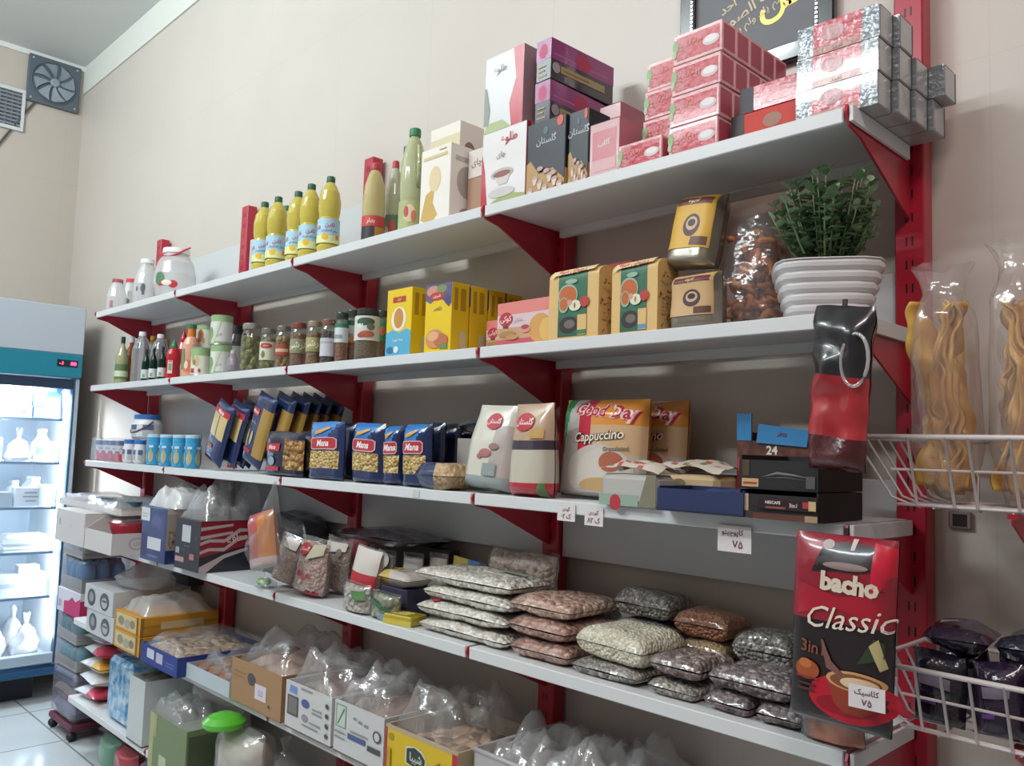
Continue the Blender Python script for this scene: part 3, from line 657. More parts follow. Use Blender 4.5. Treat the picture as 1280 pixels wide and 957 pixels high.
# tins
tl = [(1, 0), (1.02, .01), (1, .03), (1, .97), (1.02, .99), (1, 1), (.93, 1), (.92, .975), (.0001, .975)]
def tin(label, u, y, z, px, h, dec, bg, grp='food tins'):
    x = X(u, y, z+h/2); D = px*DEP(x, y, z)/FPX; t = thing('food_tin', label, 'tin', (x, y, z), 0, grp); R = D/2
    MB().lathe([(r*R, q*h) for r, q in tl], mat('#b9bcb8', .3, .6), 24).build('tin_body', t)
    rr = R+.0008; b = MB().lathe([(rr, .04*h), (rr, .96*h)], bg, 24); b.f = b.f[:24]; b.m = b.m[:24]; b.sm = b.sm[:24]
    S = Surf(lambda uu, v, k: ((rr+k)*cos(2*pi*uu-pi*.75), (rr+k)*sin(2*pi*uu-pi*.75), (.04+v*.92)*h), 2*pi*rr, h*.92, 24)
    b.deco(S, dec); b.build('label', t); return t
cream = mat('#dcdccb'); grn = mat('#8fb07a'); dkg = mat('#5c7a58')
dA = [('r', 0, .72, 1, 1, grn), ('p', [(.12, .72), (.2, .72), (.16, .35)], grn), ('e', .24, .5, .04, .22, mat('#c9b48a')), ('e', .2, .45, .025, .12, mat('#a9744a')), ('r', .12, .05, .16, .22, mat('#b33a4a')), ('r', .17, .05, .2, .22, mat('#b33a4a')), ('e', .29, .14, .02, .08, mat('#b33a4a'))]
dB = [('r', 0, .8, 1, 1, grn), ('r', 0, 0, 1, .07, grn), ('e', .13, .3, .05, .3, mat('#7d9a6a')), ('t', fa('قارچ'), .27, .3, .13, mat('#9aa29a')), ('p', [(.14, 0), (.2, 0), (.3, .8), (.26, .8)], mat('#c3d0b2'))]
tin('tin with mushroom and red seals print, lower one of the two nearer the fridge', 251, -.325, zs+.001, 23, .118, dA, cream)
tin('tin with orange brown vegetable print, upper one of the two nearer the fridge', 257, -.23, zs+.121, 22, .12, [('e', .22, .6, .05, .25, mat('#c98a5a')), ('e', .17, .35, .03, .15, mat('#9c4a3c')), ('e', .27, .4, .025, .12, mat('#b9a05a')), ('r', 0, .86, 1, 1, grn)], cream)
tin('white and green tin, lower one of the stack nearer the olives', 276, -.30, zs+.001, 25, .122, dB, mat('#d4d6d0'))
tin('white and green tin, upper one of the stack nearer the olives', 277, -.30, zs+.1245, 26, .122, dB, mat('#d4d6d0'))
bot('garlic_jar', 'small pale round jar lying before the dark jars near the olives', 292, -.325, 438, 15, [(.6, 0), (.95, .12), (1, .35), (.8, .6), (.45, .78), (.4, .88)], liquid('#b3aab2', .4), mat('#b9b2b6'), .1, .22)
bot('sauce_jar', 'dark jar with black lid behind the small pale jar', 294, -.19, 407, 19, [(.8, 0), (1, .03), (1, .7), (.8, .82), (.7, .88)], mat('#4c4a4e', .2, 0, 0, .6), mat('#25242a'), .1, .4, (.15, .6, mat('#a9a9a4'), [('e', .25, .5, .06, .3, mat('#56665a'))], 1))
# preserve jars
PJR = [(.9, 0), (.99, .03), (1, .1), (1, .70), (.93, .78), (.8, .84), (.8, .88)]
GLS = film(.03, .12, '#f4f8f0', 8, .05)
def pjar(label, u, y, vt, vb, px, cont, lid, lab=None, rel=.74, group='preserve jars'):
    x = X(u, y, zs+.08); D = px*DEP(x, y, zs+.08)/FPX; h = ZV(vt, x, y)-zs; t = thing('preserve_jar', label, 'jar', (x, y, zs+.001), 0, group); R = D/2
    MB().lathe([(r*R, z*h) for r, z in PJR], GLS, 22).build('glass', t)
    MB().lathe([(R*.86, .004), (R*.95, .02*h+.004), (R*.955, .66*h), (R*.86, rel*h), (.0001, rel*h+.001)], cont, 22).build('contents', t)
    MB().lathe([(R*.84, h*.87), (R*.9, h*.875), (R*.9, h*.975), (R*.84, h*.995), (R*.7, h*.985), (.0001, h*.985)], lid, 22).build('lid', t)
    if lab:
        a, c, bg, dec = lab; rr = R+.0008; b = MB()
        S = Surf(lambda uu, v, k: ((rr+k)*cos(2*pi*uu-pi*.75), (rr+k)*sin(2*pi*uu-pi*.75), (a+v*(c-a))*h), 2*pi*rr, (c-a)*h, 24)
        b.deco(S, [('r', .03, 0, .47, 1, bg)]+dec); b.build('label', t)
    return t
olv = grains('#6d6a3a', '#9a9358', 42, .35, 1); lidm = mat('#8f8a80', .3, .7); mixd = grains('#9a4a2c', '#a8935a', 60, .4, .9, '#7d6a3a')
brn = grains('#6e3d2a', '#8a5236', 150, .5, .5); dkb = grains('#2c2024', '#463034', 80, .4, .7); red = mat('#b1383c')
olab = (.22, .66, mat('#cfd0ba'), [('e', .25, .78, .13, .16, mat('#b4444a')), ('t', fa('مهرام'), .25, .78, .15, mat('#e3d9d0')), ('e', .2, .3, .04, .2, mat('#6f7a4a'))])
pjar('tall jar of green olives without a label, beside the tins', 313.5, -.31, 405, 0, 25, olv, mat('#a9a6a0', .3, .7))
pjar('jar of green olives with cream label and red badge', 335, -.32, 411, 0, 19.5, olv, lidm, olab)
pjar('jar of mixed pickles with red vegetables', 354, -.315, 408, 0, 18.5, mixd, lidm, (.3, .55, mat('#a04a38'), [('r', .1, .3, .4, .6, mat('#c9b89a'))]))
script_ = lambda c: [('t', 'Jam', .25, .55, .5, mat('#e2dfcd'), {'shear': .4}), ('r', .1, .12, .4, .2, mat('#8a8a62'))]
vlab = [('t', fa('ترشی'), .25, .52, .55, mat('#e8e3cf')), ('r', .1, .08, .4, .16, mat('#8a8a62'))]
pjar('brown preserve jar with sage label and red brown lid', 373, -.315, 404, 0, 20, brn, mat('#8a4a40', .35, .3), (.3, .62, mat('#8d9070'), vlab))
pjar('olive brown preserve jar with sage label and pale lid', 392.5, -.315, 402, 0, 19, grains('#6a4a30', '#8a6a42', 120, .5, .5), mat('#a89a86', .3, .5), (.3, .62, mat('#a8a06a'), vlab))
pjar('dark cherry jam jar with plain white label', 410, -.30, 400, 0, 18.5, dkb, mat('#8f6a5e', .3, .5), (.18, .58, mat('#c4c4cc'), [('r', .1, .7, .4, .8, mat('#a5a5b0'))]))
dkl = mat('#3d4a42', .3, .4); gl2 = [('r', .03, .78, .47, 1, mat('#2f7a62')), ('r', .1, .2, .3, .4, mat('#8f9aa0'))]
pjar('narrow preserve jar with white label and green band', 426.5, -.27, 391, 0, 17, grains('#7a4434', '#8d5a44', 120, .4, .4), dkl, (.42, .78, mat('#cfd6d6'), gl2))
pjar('preserve jar with orange and green label behind the big jar', 440, -.215, 388, 0, 18, grains('#7a4434', '#8d5a44', 120, .4, .4), dkl, (.42, .8, mat('#cfd3c4'), gl2+[('p', [(.15, 0), (.4, 0), (.3, .3)], mat('#d98a3c'))]))
pjar('biggest jar, of brown paste with white picture label, at the shelf edge', 459, -.325, 387, 0, 31, grains('#5c4636', '#6f5a44', 160, .5, .4), mat('#3b4440', .3, .4), (.36, .84, mat('#cfd0cc'), [('e', .25, .76, .12, .16, mat('#3e5a46')), ('r', .14, .5, .22, .68, mat('#dfe0da')), ('e', .27, .25, .1, .14, mat('#b0604c')), ('e', .2, .2, .05, .1, mat('#a9473c')), ('e', .32, .55, .05, .14, mat('#6b6f5a'))]))
pjar('preserve jar with green label half behind the yellow box', 477, -.235, 389, 0, 17, grains('#7a4434', '#8d5a44', 120, .4, .4), dkl, (.4, .8, mat('#3c8463'), [('e', .27, .5, .1, .2, mat('#c96a52'))]))
# --- yellow biscuit boxes
ye = card('#e2c01a'); sd = mat('#b08c1c')
def bis(w, h, d, dec):
    return carton(w, h, d, ye, {'F': dec, 'R': [('r', .15, .6, .35, .92, sd), ('r', .5, .6, .8, .92, sd), ('r', .5, .06, .85, .3, mat('#c9c29a'))]})
blu = mat('#58aacb'); wt = mat('#e6e0d0')
d1 = [('p', [(0, 0), (1, 0), (1, .36), (.8, .40), (.55, .34), (.3, .40), (0, .35)], blu), ('e', .5, .55, .3, .18, wt), ('e', .5, .56, .19, .15, mat('#c08a44')), ('r', .25, .80, .75, .88, mat('#b3352c')), ('t', fa('ایران'), .5, .84, .05, wt), ('t', 'Sugar Free', .5, .235, .055, mat('#dcecf2')), ('e', .2, .1, .14, .05, mat('#2f6f9a')), ('e', .45, .1, .1, .05, mat('#d5e6ea'))]
x0, x1 = X(483, -.335, zs+.1), X(514, -.335, zs+.1); hb = ZV(361, (x0+x1)/2, -.335)-zs
solo(bis(x1-x0, hb, .075, d1), 'biscuit_box', 'yellow biscuit box with sky blue foot beside the jars', 'box', ((x0+x1)/2, -.335, zs+.001))
d2 = [('p', [(0, .78), (.2, .72), (.5, .82), (.75, .72), (.9, .64), (1, .7), (1, 1), (0, 1)], mat('#5a5a7a')), ('e', .3, .9, .25, .08, mat('#c98d7a')), ('e', .62, .92, .2, .06, mat('#7a8a5a')), ('e', .85, .75, .1, .07, mat('#4a4474')), ('e', .45, .82, .28, .06, mat('#b83a3c')), ('t', fa('شیرین'), .45, .82, .06, wt), ('t', fa('رژیمی'), .5, .64, .07, mat('#4f5a52')), ('e', .42, .2, .34, .14, mat('#cc8a5c')), ('e', .66, .17, .26, .1, mat('#b96a4a')), ('e', .36, .24, .22, .07, mat('#dba87c')), ('r', .62, .05, .9, .12, mat('#5c8a5a'))]
x0, x1 = X(531, -.335, zs+.1), X(564, -.335, zs+.1); w = x1-x0; xm = (x0+x1)/2; b0 = None
for q, n in enumerate(('first, at the shelf edge', 'second, behind the first', 'third from the shelf edge', 'last, nearest the wall')):
    lb = 'yellow biscuit box with grape print, '+n; p = (xm, -.335+q*.072, zs+.001)
    if not b0: b0 = solo(bis(w, .2, .066, d2), 'biscuit_box', lb, 'box', p, 0, 'yellow grape biscuit boxes')
    else: dup(b0, p, lb)
# --- pink cookie boxes
def ckb(w, h, d):
    pk, o = mat('#c4525c', .2, 0, .15, .7), mat('#d98a78')
    return carton(w, h, d, pk, {'F': [('r', 0, .0, 1, .16, mat('#c05564')), ('r', 0, .16, 1, .42, mat('#c49a74')), ('r', 0, .42, 1, .72, mat('#d3bcc0')), ('r', 0, .72, 1, 1, mat('#d9827a')), ('e', .8, .35, .2, .32, mat('#cc9a58')), ('e', .92, .3, .12, .25, mat('#d8b062')), ('e', .17, .62, .13, .16, mat('#b52f40')), ('t', fa('کوکی'), .17, .62, .17, wt), ('r', .12, .42, .22, .48, mat('#7d3a34')),
        ('e', .54, .36, .1, .09, mat('#cf8f8a')), ('e', .54, .4, .07, .05, mat('#a8443c')), ('e', .2, .28, .16, .07, mat('#a9804f')), ('e', .3, .2, .12, .06, mat('#b98d5c')), ('t', fa('شکلاتی'), .4, .58, .1, mat('#b4a6ae'))], 'T': [('r', .02, .05, .98, .95, mat('#d6968c'))]})
x0, x1 = X(623, -.325, zs+.06), X(692, -.325, zs+.06); hc = ZV(375, (x0+x1)/2, -.325)-zs
solo(ckb(x1-x0, hc, .09), 'cookie_box', 'larger pink cookie box in front, beside the herbal tea', 'box', ((x0+x1)/2-.008, -.322, zs+.001), radians(-1))
x0, x1 = X(586, -.30, zs+.05), X(640, -.30, zs+.05)
solo(ckb(.17, .095, .06), 'cookie_box', 'smaller pink cookie box half behind the larger pink one', 'box', (x0+.085, -.232, zs+.001))
# --- herbal tea cartons with gabled tops
def gable(w, h, d, blue=False):
    cr = card('#d6b274'); b = MB(); hs_ = h*.86; pts = []
    for i in range(7):
        a = pi/2*i/6; pts.append((d*.5-d*.5*cos(a)*1.0, hs_+(h-hs_)*sin(a)))
    poly = [(0, 0), (0, hs_)]+pts+[(d-p[0], p[1]) for p in reversed(pts[:-1])]+[(d, 0)]
    q = []
    for p in poly:
        if not q or (abs(p[0]-q[-1][0])+abs(p[1]-q[-1][1])) > 1e-5: q.append(p)
    b.prism(q, w, cr, Matrix(((0, 0, 1, -w/2), (1, 0, 0, 0), (0, 1, 0, 0), (0, 0, 0, 1))))
    def fn(u, v, k):
        z = v*h
        if z <= hs_: return ((u-.5)*w, -k, z)
        s = (z-hs_)/(h-hs_); return ((u-.5)*w, d*.5*(1-sqrt(max(0, 1-s*s)))-k, z+k)
    S = Surf(fn, w, h, 14); g = mat('#33684c'); tea = mat('#bf6a3c', .3); gls = mat('#8fae9c')
    b.deco(S, [('r', .2, .03, .78, .97, g), ('r', .2, .04, .62, .3, mat('#2d5c44')), ('e', .42, .19, .19, .12, mat('#2e2a2c')), ('e', .44, .2, .11, .06, mat('#6e625a')), ('r', .6, .04, .78, .32, cr), ('r', .6, .05, .78, .11, mat('#5a8fb4') if blue else mat('#3d7a54')),
               ('e', .4, .6, .2, .16, gls), ('e', .4, .6, .175, .13, tea), ('e', .32, .47, .1, .11, gls), ('e', .32, .48, .08, .085, tea), ('e', .47, .79, .12, .035, gls), ('e', .55, .45, .12, .075, mat('#dcd8bc')), ('e', .55, .45, .02, .04, mat('#8f7a4a')), ('e', .74, .49, .09, .075, mat('#b23a34')), ('e', .45, .5, .045, .04, mat('#cf9a86')),
               ('p', [(.08, .86), (.92, .90), (.95, .97), (.1, .93)], mat('#d9c79a')), ('t', fa('دمنوش میوه'), .5, .91, .085, mat('#c8373c'))], .0008)
    R = bface(w, h, d, 'R'); dots = []
    rnd = random.Random(4)
    for i in range(60):
        u, v = rnd.uniform(.08, .9), rnd.uniform(.03, .8)
        dots.append(('e', u, v, rnd.uniform(.03, .07), rnd.uniform(.008, .02), mat(rnd.choice(['#a8763e', '#8f5a34', '#6e6a3a', '#b0502f', '#c9984f']))))
    b.deco(R, dots); return b
x0, x1 = X(689, -.338, zs+.08), X(749, -.338, zs+.08); hg = ZV(337, (x0+x1)/2, -.31)-zs
solo(gable(x1-x0, hg, .085), 'herbal_tea_carton', 'herbal fruit tea carton with green tag at its foot, beside the cookie boxes', 'carton', ((x0+x1)/2+.004, -.348, zs+.001), radians(2))
x2, x3 = X(769, -.325, zs+.08), X(826, -.325, zs+.08)
solo(gable(x3-x2, hg*.97, .08, True), 'herbal_tea_carton', 'herbal fruit tea carton with blue tag at its foot', 'carton', ((x2+x3)/2, -.338, zs+.001), radians(0))
x = X(768, -.2, zs+.15)
solo(carton(.11, ZV(329, x, -.2)-zs, .07, mat('#a8352f'), {'F': [('r', .1, .5, .9, .9, mat('#c76a52'))]}), 'red_carton', 'dull red carton behind the herbal tea cartons', 'carton', (x, -.2, zs+.001))
# --- yellow coffee packs
def brick(w, h, d, seed):
    si = mat('#8d8578', .22, .5, .4, .6); ylw = foil('#d3a942'); b = Bag(w, h, d, prof_full, .005, seed, 5)
    m = b.mesh(lambda s, u, v: si if (s == 1 or v < .22 or abs(u-.5) > .46) else ylw)
    m.deco(b.surf(), [('r', .06, .22, .94, .95, mat('#c9a676') if seed == 3 else mat('#d1a53c')), ('e', .55, .52, .18, .15, mat('#4a3038')), ('e', .55, .54, .12, .09, mat('#c9a98a')), ('e', .55, .55, .08, .05, mat('#3a2226')), ('r', .15, .80, .9, .9, mat('#6a3038')), ('t', fa('قهوه'), .52, .85, .09, mat('#e0cfa8')), ('r', .6, .25, .92, .36, mat('#5c3a2c'))], .002)
    return m
x = X(862, -.31, zs+.05)
solo(brick(.12, .125, .075, 3), 'coffee_packet', 'lower tan coffee packet with cup print on the shelf', 'packet', (x+.014, -.295, zs+.001))
x = X(855, -.28, zs+.19)
solo(brick(.125, .175, .075, 5), 'coffee_packet', 'upper yellow coffee packet leaning on the lower one', 'packet', (x+.017, -.275, zs+.143), radians(-4), None, radians(-9), radians(6))
# --- big clear bag of orange snacks
xa, xb = X(899, -.2, zs+.1), X(980, -.2, zs+.1); wb = xb-xa; t = thing('snack_bag', 'large clear bag of orange puffed snacks beside the plant pot', 'bag', ((xa+xb)/2, -.185, zs+.001))
Bag(wb, .33, .15, prof_stand, .016, 11, 2.2, fq=12).mesh(film(.10, .12, '#f1e4de', 26, .9), 16, 18).build('clear_film', t)
rn = random.Random(8); b = MB(); PUF = [blotch('#b0622f', '#d8a060', 40, .5, .6), blotch('#a8582c', '#c98a4c', 34, .5, .6), blotch('#c07a40', '#e0b27a', 44, .5, .6)]
for q in range(95):
    z = .022+.19*(q/95); ww_ = wb*.33*(1-.25*(z/.2)); cx, cy = rn.uniform(-ww_, ww_), rn.uniform(-.042, .042); M = Matrix.Translation((cx, cy, z)) @ Matrix.Rotation(rn.uniform(0, 6.3), 4, 'Z') @ Matrix.Rotation(rn.uniform(0, 3), 4, 'X')
    R_ = rn.uniform(.013, .019); a1 = rn.uniform(3.2, 5.4)
    b.tube([(R_*cos(a1*i/9), R_*sin(a1*i/9), .004*sin(i)) for i in range(10)], [.0045, .0065, .0075, .008, .0075, .008, .0075, .0075, .0065, .0045], PUF[q % 3], 7, M)
b.build('snacks', t)['kind'] = 'stuff'
# --- plant in ribbed pot
px_, py_ = X(1033, -.255, zs+.08), -.255
t = thing('potted_plant', 'bushy green plant in a ribbed white pot at the end of the second shelf', 'plant', (px_, py_, zs+.001), radians(8))
PT = mat('#d8d6d6', .25, 0, 0, .5); hp = ZV(327, px_, py_-.08)-zs; prof = [(.072, 0)]
for i in range(5):
    z = hp*(.05+.19*i); r = .074+.0055*i
    prof += [(r, z), (r+.006, z+hp*.04), (r+.0075, z+hp*.11), (r+.003, z+hp*.165)]
prof += [(.104, hp*.985), (.103, hp), (.092, hp), (.088, hp*.9), (.0001, hp*.88)]
MB().lathe(prof, PT, 24, Matrix.Rotation(pi/8, 4, 'Z'), True, 4.5).build('pot', t)
MB().lathe([(.080, hp*.88), (.080, hp*.93), (.0001, hp*.95)], mat('#3a2f28', .9), 16).build('soil', t)
rnd = random.Random(3); lf = MB(); st = MB(); LM = [mat('#64845f', .5), mat('#76926e', .5), mat('#4e6b50', .5), mat('#86a07c', .5)]
for s_ in range(58):
    a = rnd.uniform(0, 2*pi); rr = sqrt(rnd.random())*.08; hgt = rnd.uniform(.09, .195)*(1.12-rr*3.2); lean = rr*1.0
    base = Vector((rr*.5*cos(a), rr*.5*sin(a), hp*.92)); tip = base+Vector((lean*cos(a), lean*sin(a)*.9, hgt)); pts = [base.lerp(tip, q/4)+Vector((0, 0, -.010*sin(q/4*pi))) for q in range(5)]
    st.tube(pts, [.0028, .0026, .0022, .0018, .0012], mat('#6a7a54', .7), 5)
    for q in range(15):
        f = .2+.8*q/14; p = base.lerp(tip, f); b_ = a+q*2.4+rnd.uniform(-.4, .4); el = rnd.uniform(-.1, .6)+(.5 if q > 12 else 0); L = rnd.uniform(.020, .033); W = L*.3
        d = Vector((cos(b_)*cos(el), sin(b_)*cos(el), sin(el))); sd_ = d.cross(Vector((0, 0, 1))).normalized(); nrm = sd_.cross(d)
        vs = [p, p+d*L*.35+sd_*W+nrm*.002, p+d*L*.75+sd_*W*.8-nrm*.001, p+d*L-nrm*.004, p+d*L*.75-sd_*W*.8-nrm*.001, p+d*L*.35-sd_*W+nrm*.002, p+d*L*.5-nrm*.002]
        lf.add(vs, [(0, 1, 6), (1, 2, 6), (2, 3, 6), (3, 4, 6), (4, 5, 6), (5, 0, 6)], LM[rnd.randrange(4)], True)
st.build('stems', t); lf.build('foliage', t)
# ================================================================== THIRD SHELF
zs = ZC
# --- small cups of red fruit in a clear box
t = thing('cup_pack', 'film wrapped pack of white cups with red fruit print at the fridge end', 'pack', (0.20, -.335, zs+.001))
cupm, nv, rb = mat('#d5d3da'), mat('#4a4a78'), mat('#b8304a')
for i in range(4):
    for j in range(2):
        x, y = -.145+.096*i, .05+.093*j
        b = MB().lathe([(.036, 0, cupm), (.046, .10, cupm), (.048, .105, cupm), (.047, .108, cupm), (.0001, .108)], cupm, 16, Matrix.Translation((x, y, 0)))
        S = Surf(lambda u, v, k, x=x, y=y: (x+(.0368+.0095*v+k)*cos(2*pi*u-pi*.75), y+(.0368+.0095*v+k)*sin(2*pi*u-pi*.75), .003+v*.1), 2*pi*.04, .1, 16)
        b.deco(S, [('r', 0, 0, 1, .35, rb), ('e', .15, .38, .06, .14, rb), ('e', .32, .4, .07, .12, rb), ('e', .5, .36, .06, .14, rb), ('r', 0, .78, 1, 1, nv), ('t', fa('آلبالو'), .25, .62, .14, nv)])
        b.build('cup', t)
MB().box((-.2, -.002, .001), (.2, .193, .118), film(.06, .12, '#ffffff', 14, .4), .006).build('clear_film', t)
# --- white tubs with blue lids
bl = mat('#2f6fb4', .35); tw_ = mat('#dcdde0', .35)
def tub(label, x, y, z, D, h, grp, handle=False):
    t = thing('lidded_tub', label, 'tub', (x, y, z), 0, grp); R = D/2
    b = MB().lathe([(R*.8, 0), (R*.98, .01), (R, h*.1), (R*.99, h*.6), (R*.86, h*.78), (R*.8, h*.84)], tw_, 22)
    S = Surf(lambda u, v, k: ((R*1.0+.001+k)*cos(2*pi*u-pi*.75), (R+.001+k)*sin(2*pi*u-pi*.75), h*(.1+.5*v)), 2*pi*R, h*.5, 22)
    b.deco(S, [('r', .1, .55, .2, .95, mat('#5a6488')), ('r', .27, .55, .38, .95, mat('#5a6488')), ('r', .1, .1, .2, .5, mat('#b9b9bc')), ('r', .27, .1, .38, .5, mat('#b9b9bc'))]); b.build('tub_body', t)
    MB().lathe([(R*.84, h*.82), (R*.9, h*.83), (R*.9, h*.98), (R*.85, h), (.0001, h)], bl, 22).build('lid', t)
    if handle:
        pts = [(R*1.03*cos(a), R*1.03*sin(a), h*.72-.055*sin((i/12)*pi)) for i, a in enumerate([-pi*.95+pi*.95*j/12 for j in range(13)])]
        MB().tube(pts, .0035, mat('#55585f'), 6).build('handle', t)
    return t
xA = X(161, -.31, zs+.06); xB = X(177, -.30, zs+.06)
tub('white tub with blue lid on the shelf beside the cup pack', X(161.5, -.315, zs+.06), -.315, zs+.001, .056, .112, 'white tubs')
tub('white tub with blue lid on the shelf beside the blue cans', X(175, -.315, zs+.06), -.315, zs+.001, .056, .112, 'white tubs')
tub('larger white bucket with blue lid and dark handle, on top of the tubs', X(184, -.24, zs+.17), -.24, zs+.118, .142, .118, None, True)
solo(carton(.15, .115, .12, mat('#bfc3cb')), 'small_carton', 'plain grey white carton under the bucket, behind the tubs', 'box', (X(184, -.24, zs+.06), -.282, zs+.001))
solo(carton(.06, .09, .05, mat('#4a4a70'), {'F': [('r', 0, 0, 1, .45, mat('#a8324a'))]}), 'small_carton', 'small navy and red carton behind the white bucket', 'box', (X(167, -.14, zs+.13), -.135, zs+.1175))
solo(carton(.08, .115, .074, mat('#c9cacd'), {}), 'small_carton', 'plain pale carton under the small navy one', 'box', (X(167, -.15, zs+.06)-.02, -.139, zs+.001))
# --- blue cans
CB = mat('#3d9fd0', .25, 0, 0, .5)
def bluecan(x, y, h, D):
    R = D/2; t = thing('blue_can', 'x', 'can', (x, y, zs+.001), 0, 'light blue cans')
    b = MB().lathe([(R*.9, 0), (R, .004), (R, h*.68), (R*.96, h*.74), (R*.99, h*.8), (R, h*.9)], CB, 20)
    S = Surf(lambda u, v, k: ((R+.0008+k)*cos(2*pi*u-pi*.75), (R+.0008+k)*sin(2*pi*u-pi*.75), h*(.04+.62*v)), 2*pi*R, h*.62, 20)
    yl = mat('#b8a878'); dec = []
    for c in (.08, .24, .42, .62): dec += [('e', c, .4, .06, .3, mat('#9fb7b0')), ('e', c, .45, .03, .4, yl), ('r', c-.04, .85, c+.05, .97, mat('#c9dcea'))]
    b.deco(S, dec); b.build('can_body', t)
    MB().lathe([(R*1.0, h*.9), (R*1.03, h*.905), (R*1.03, h*.985), (R*.95, h), (.0001, h)], mat('#b9d3e4', .3), 20).build('lid', t)
    return t
c0 = None
for i, (u, y, n) in enumerate(((193, -.315, 'at the tub end, front row'), (209, -.32, 'second along the front row'), (225, -.32, 'third along the front row'), (241, -.32, 'at the spaghetti end, front row'), (204, -.235, 'back row, nearest the tubs'), (220, -.235, 'middle of the back row'), (236, -.235, 'back row, nearest the spaghetti'))):
    x = X(u, y, zs+.07); lb = 'light blue can of puffed snack, '+n
    if not c0: c0 = bluecan(x, y, .139, .0635); c0['label'] = lb
    else: dup(c0, (x, y, zs+.001), lb)
# --- spaghetti packs
NV = foil('#20305a', .2, .25); NVD = foil('#151d38', .2, .25); SPG = mat('#c9b47c', .35, 0, .1, .5); BR = mat('#a2803c', .35, 0, .1, .5); MR = mat('#b3303c')
def spag(w, h, d, seed, kind):
    b = Bag(w, h, d, prof_tall, .004, seed, 4, fq=7)
    if kind == 'flat':
        m = b.mesh(lambda s, u, v: NV); S = b.surf()
        m.deco(S, [('r', .08, .42, .46, .82, SPG), ('r', .5, .42, .9, .82, SPG), ('r', .06, .80, .94, .9, MR), ('t', 'Mana', .5, .85, .075, mat('#e6dcd8'), {'shear': .3, 'bold': .03}), ('e', .32, .25, .16, .035, mat('#a06a4a')), ('r', .1, .03, .6, .06, mat('#9a4a58'))], .0015)
    else:
        m = b.mesh(lambda s, u, v: NV if u < .55 or v > .84 or v < .12 else BR); S = b.surf()
        m.deco(S, [('r', .06, .68, .44, .78, MR), ('t', 'Mana', .25, .73, .05, mat('#e6dcd8'), {'shear': .3}), ('r', .06, .15, .46, .2, MR), ('e', .16, .36, .06, .1, mat('#8b8f7c')), ('e', .36, .36, .06, .1, mat('#b9a87c')), ('t', fa('ماکارونی'), .26, .58, .05, mat('#8fa0bf'))], .0015)
    return m
sp0 = None; sr0 = None
LST = [(259, 'flat', 'flat spaghetti pack with yellow window, first in the leaning row', -.335), (277, 'flat', 'flat spaghetti pack with yellow window, second in the leaning row', -.293), (288, 'flat', 'flat spaghetti pack, third in the leaning row, half hidden', -.251), (296, 'flat', 'flat spaghetti pack at the back of the leaning row', -.209),
       (307, 'roll', 'thick spaghetti pack with a full height strip of pasta at its edge', -.335), (330, 'roll', 'spaghetti pack with pasta strip, behind the pasta twists bag', -.293), (347, 'roll', 'spaghetti pack with pasta strip, third of the dark row', -.251), (361, 'roll', 'spaghetti pack with pasta strip, fourth of the dark row', -.209), (374, 'roll', 'spaghetti pack with pasta strip, fifth of the dark row', -.167), (389, 'roll', 'spaghetti pack with pasta strip, last of the dark row against the wall', -.125)]
for u, kd, lb, y in LST:
    x = X(u, y, zs+.02); p = (x, y+.02, zs+.034)
    if kd == 'flat':
        if not sp0: sp0 = solo(spag(.15, .25, .026, 21, 'flat'), 'spaghetti_pack', lb, 'pasta pack', p, 0, 'flat spaghetti packs', radians(-3), radians(20))
        else: dup(sp0, p, lb)
    else:
        if not sr0: sr0 = solo(spag(.14, .275, .030, 23, 'roll'), 'spaghetti_pack', lb, 'pasta pack', p, 0, 'dark spaghetti packs', radians(-3), radians(19))
        else: dup(sr0, p, lb)
# --- pasta bags
PAS = grains('#b08a4a', '#e0c688', 105, .4, 1, '#c9a864'); TWI = grains('#8a6030', '#c29a5c', 48, .4, 1.2, '#a87a40')
def pbag(w, h, d, seed, kind):
    b = Bag(w, h, d, prof_full, .006, seed, 3.2, fq=8)
    if kind == 'mana':
        SK = foil('#2f78c0', .2, .2)
        m = b.mesh(lambda s, u, v: NVD if s else (PAS if .2 < v < .52 and .05 < u < .95 else (SK if v > .72 and abs(u-.45) < .42-(1-v)*.9 else NV)), 14, 20); S = b.surf()
        m.deco(S, [('p', [(.14, .55), (.2, .52), (.82, .52), (.88, .56), (.88, .7), (.8, .73), (.2, .73), (.14, .7)], mat('#cfa6ac')), ('p', [(.17, .56), (.22, .54), (.8, .54), (.85, .57), (.85, .69), (.79, .715), (.22, .715), (.17, .69)], MR), ('t', 'Mana', .51, .63, .115, mat('#ece4e2'), {'shear': .28, 'bold': .03}), ('p', [(.28, .78), (.45, .8), (.7, .88), (.66, .91), (.42, .86), (.3, .84)], mat('#cfa052')), ('t', fa('مانا'), .5, .235, .06, mat('#4a5878'))], .003)
    else:
        m = b.mesh(lambda s, u, v: TWI if (u > .55 and .14 < v < .86 and not s) else NVD, 14, 18); S = b.surf()
        m.deco(S, [('r', .08, .55, .48, .72, MR), ('t', 'Mana', .28, .635, .1, mat('#e8dede'), {'shear': .3}), ('r', .08, .12, .5, .2, MR), ('e', .28, .32, .1, .1, mat('#8c9aae')), ('t', fa('پیچی'), .28, .47, .08, mat('#9fb0c8'))], .003)
    return m
def pb(u0, u1, vt, y, d, seed, kind, label, rz=2):
    x0, x1 = X(u0, y, zs+.08), X(u1, y, zs+.08); return solo(pbag(x1-x0, ZV(vt, (x0+x1)/2, y)-zs, d, seed, kind), 'pasta_bag', label, 'pasta pack', ((x0+x1)/2, y+d/2, zs+.001), radians(rz), 'pasta bags')
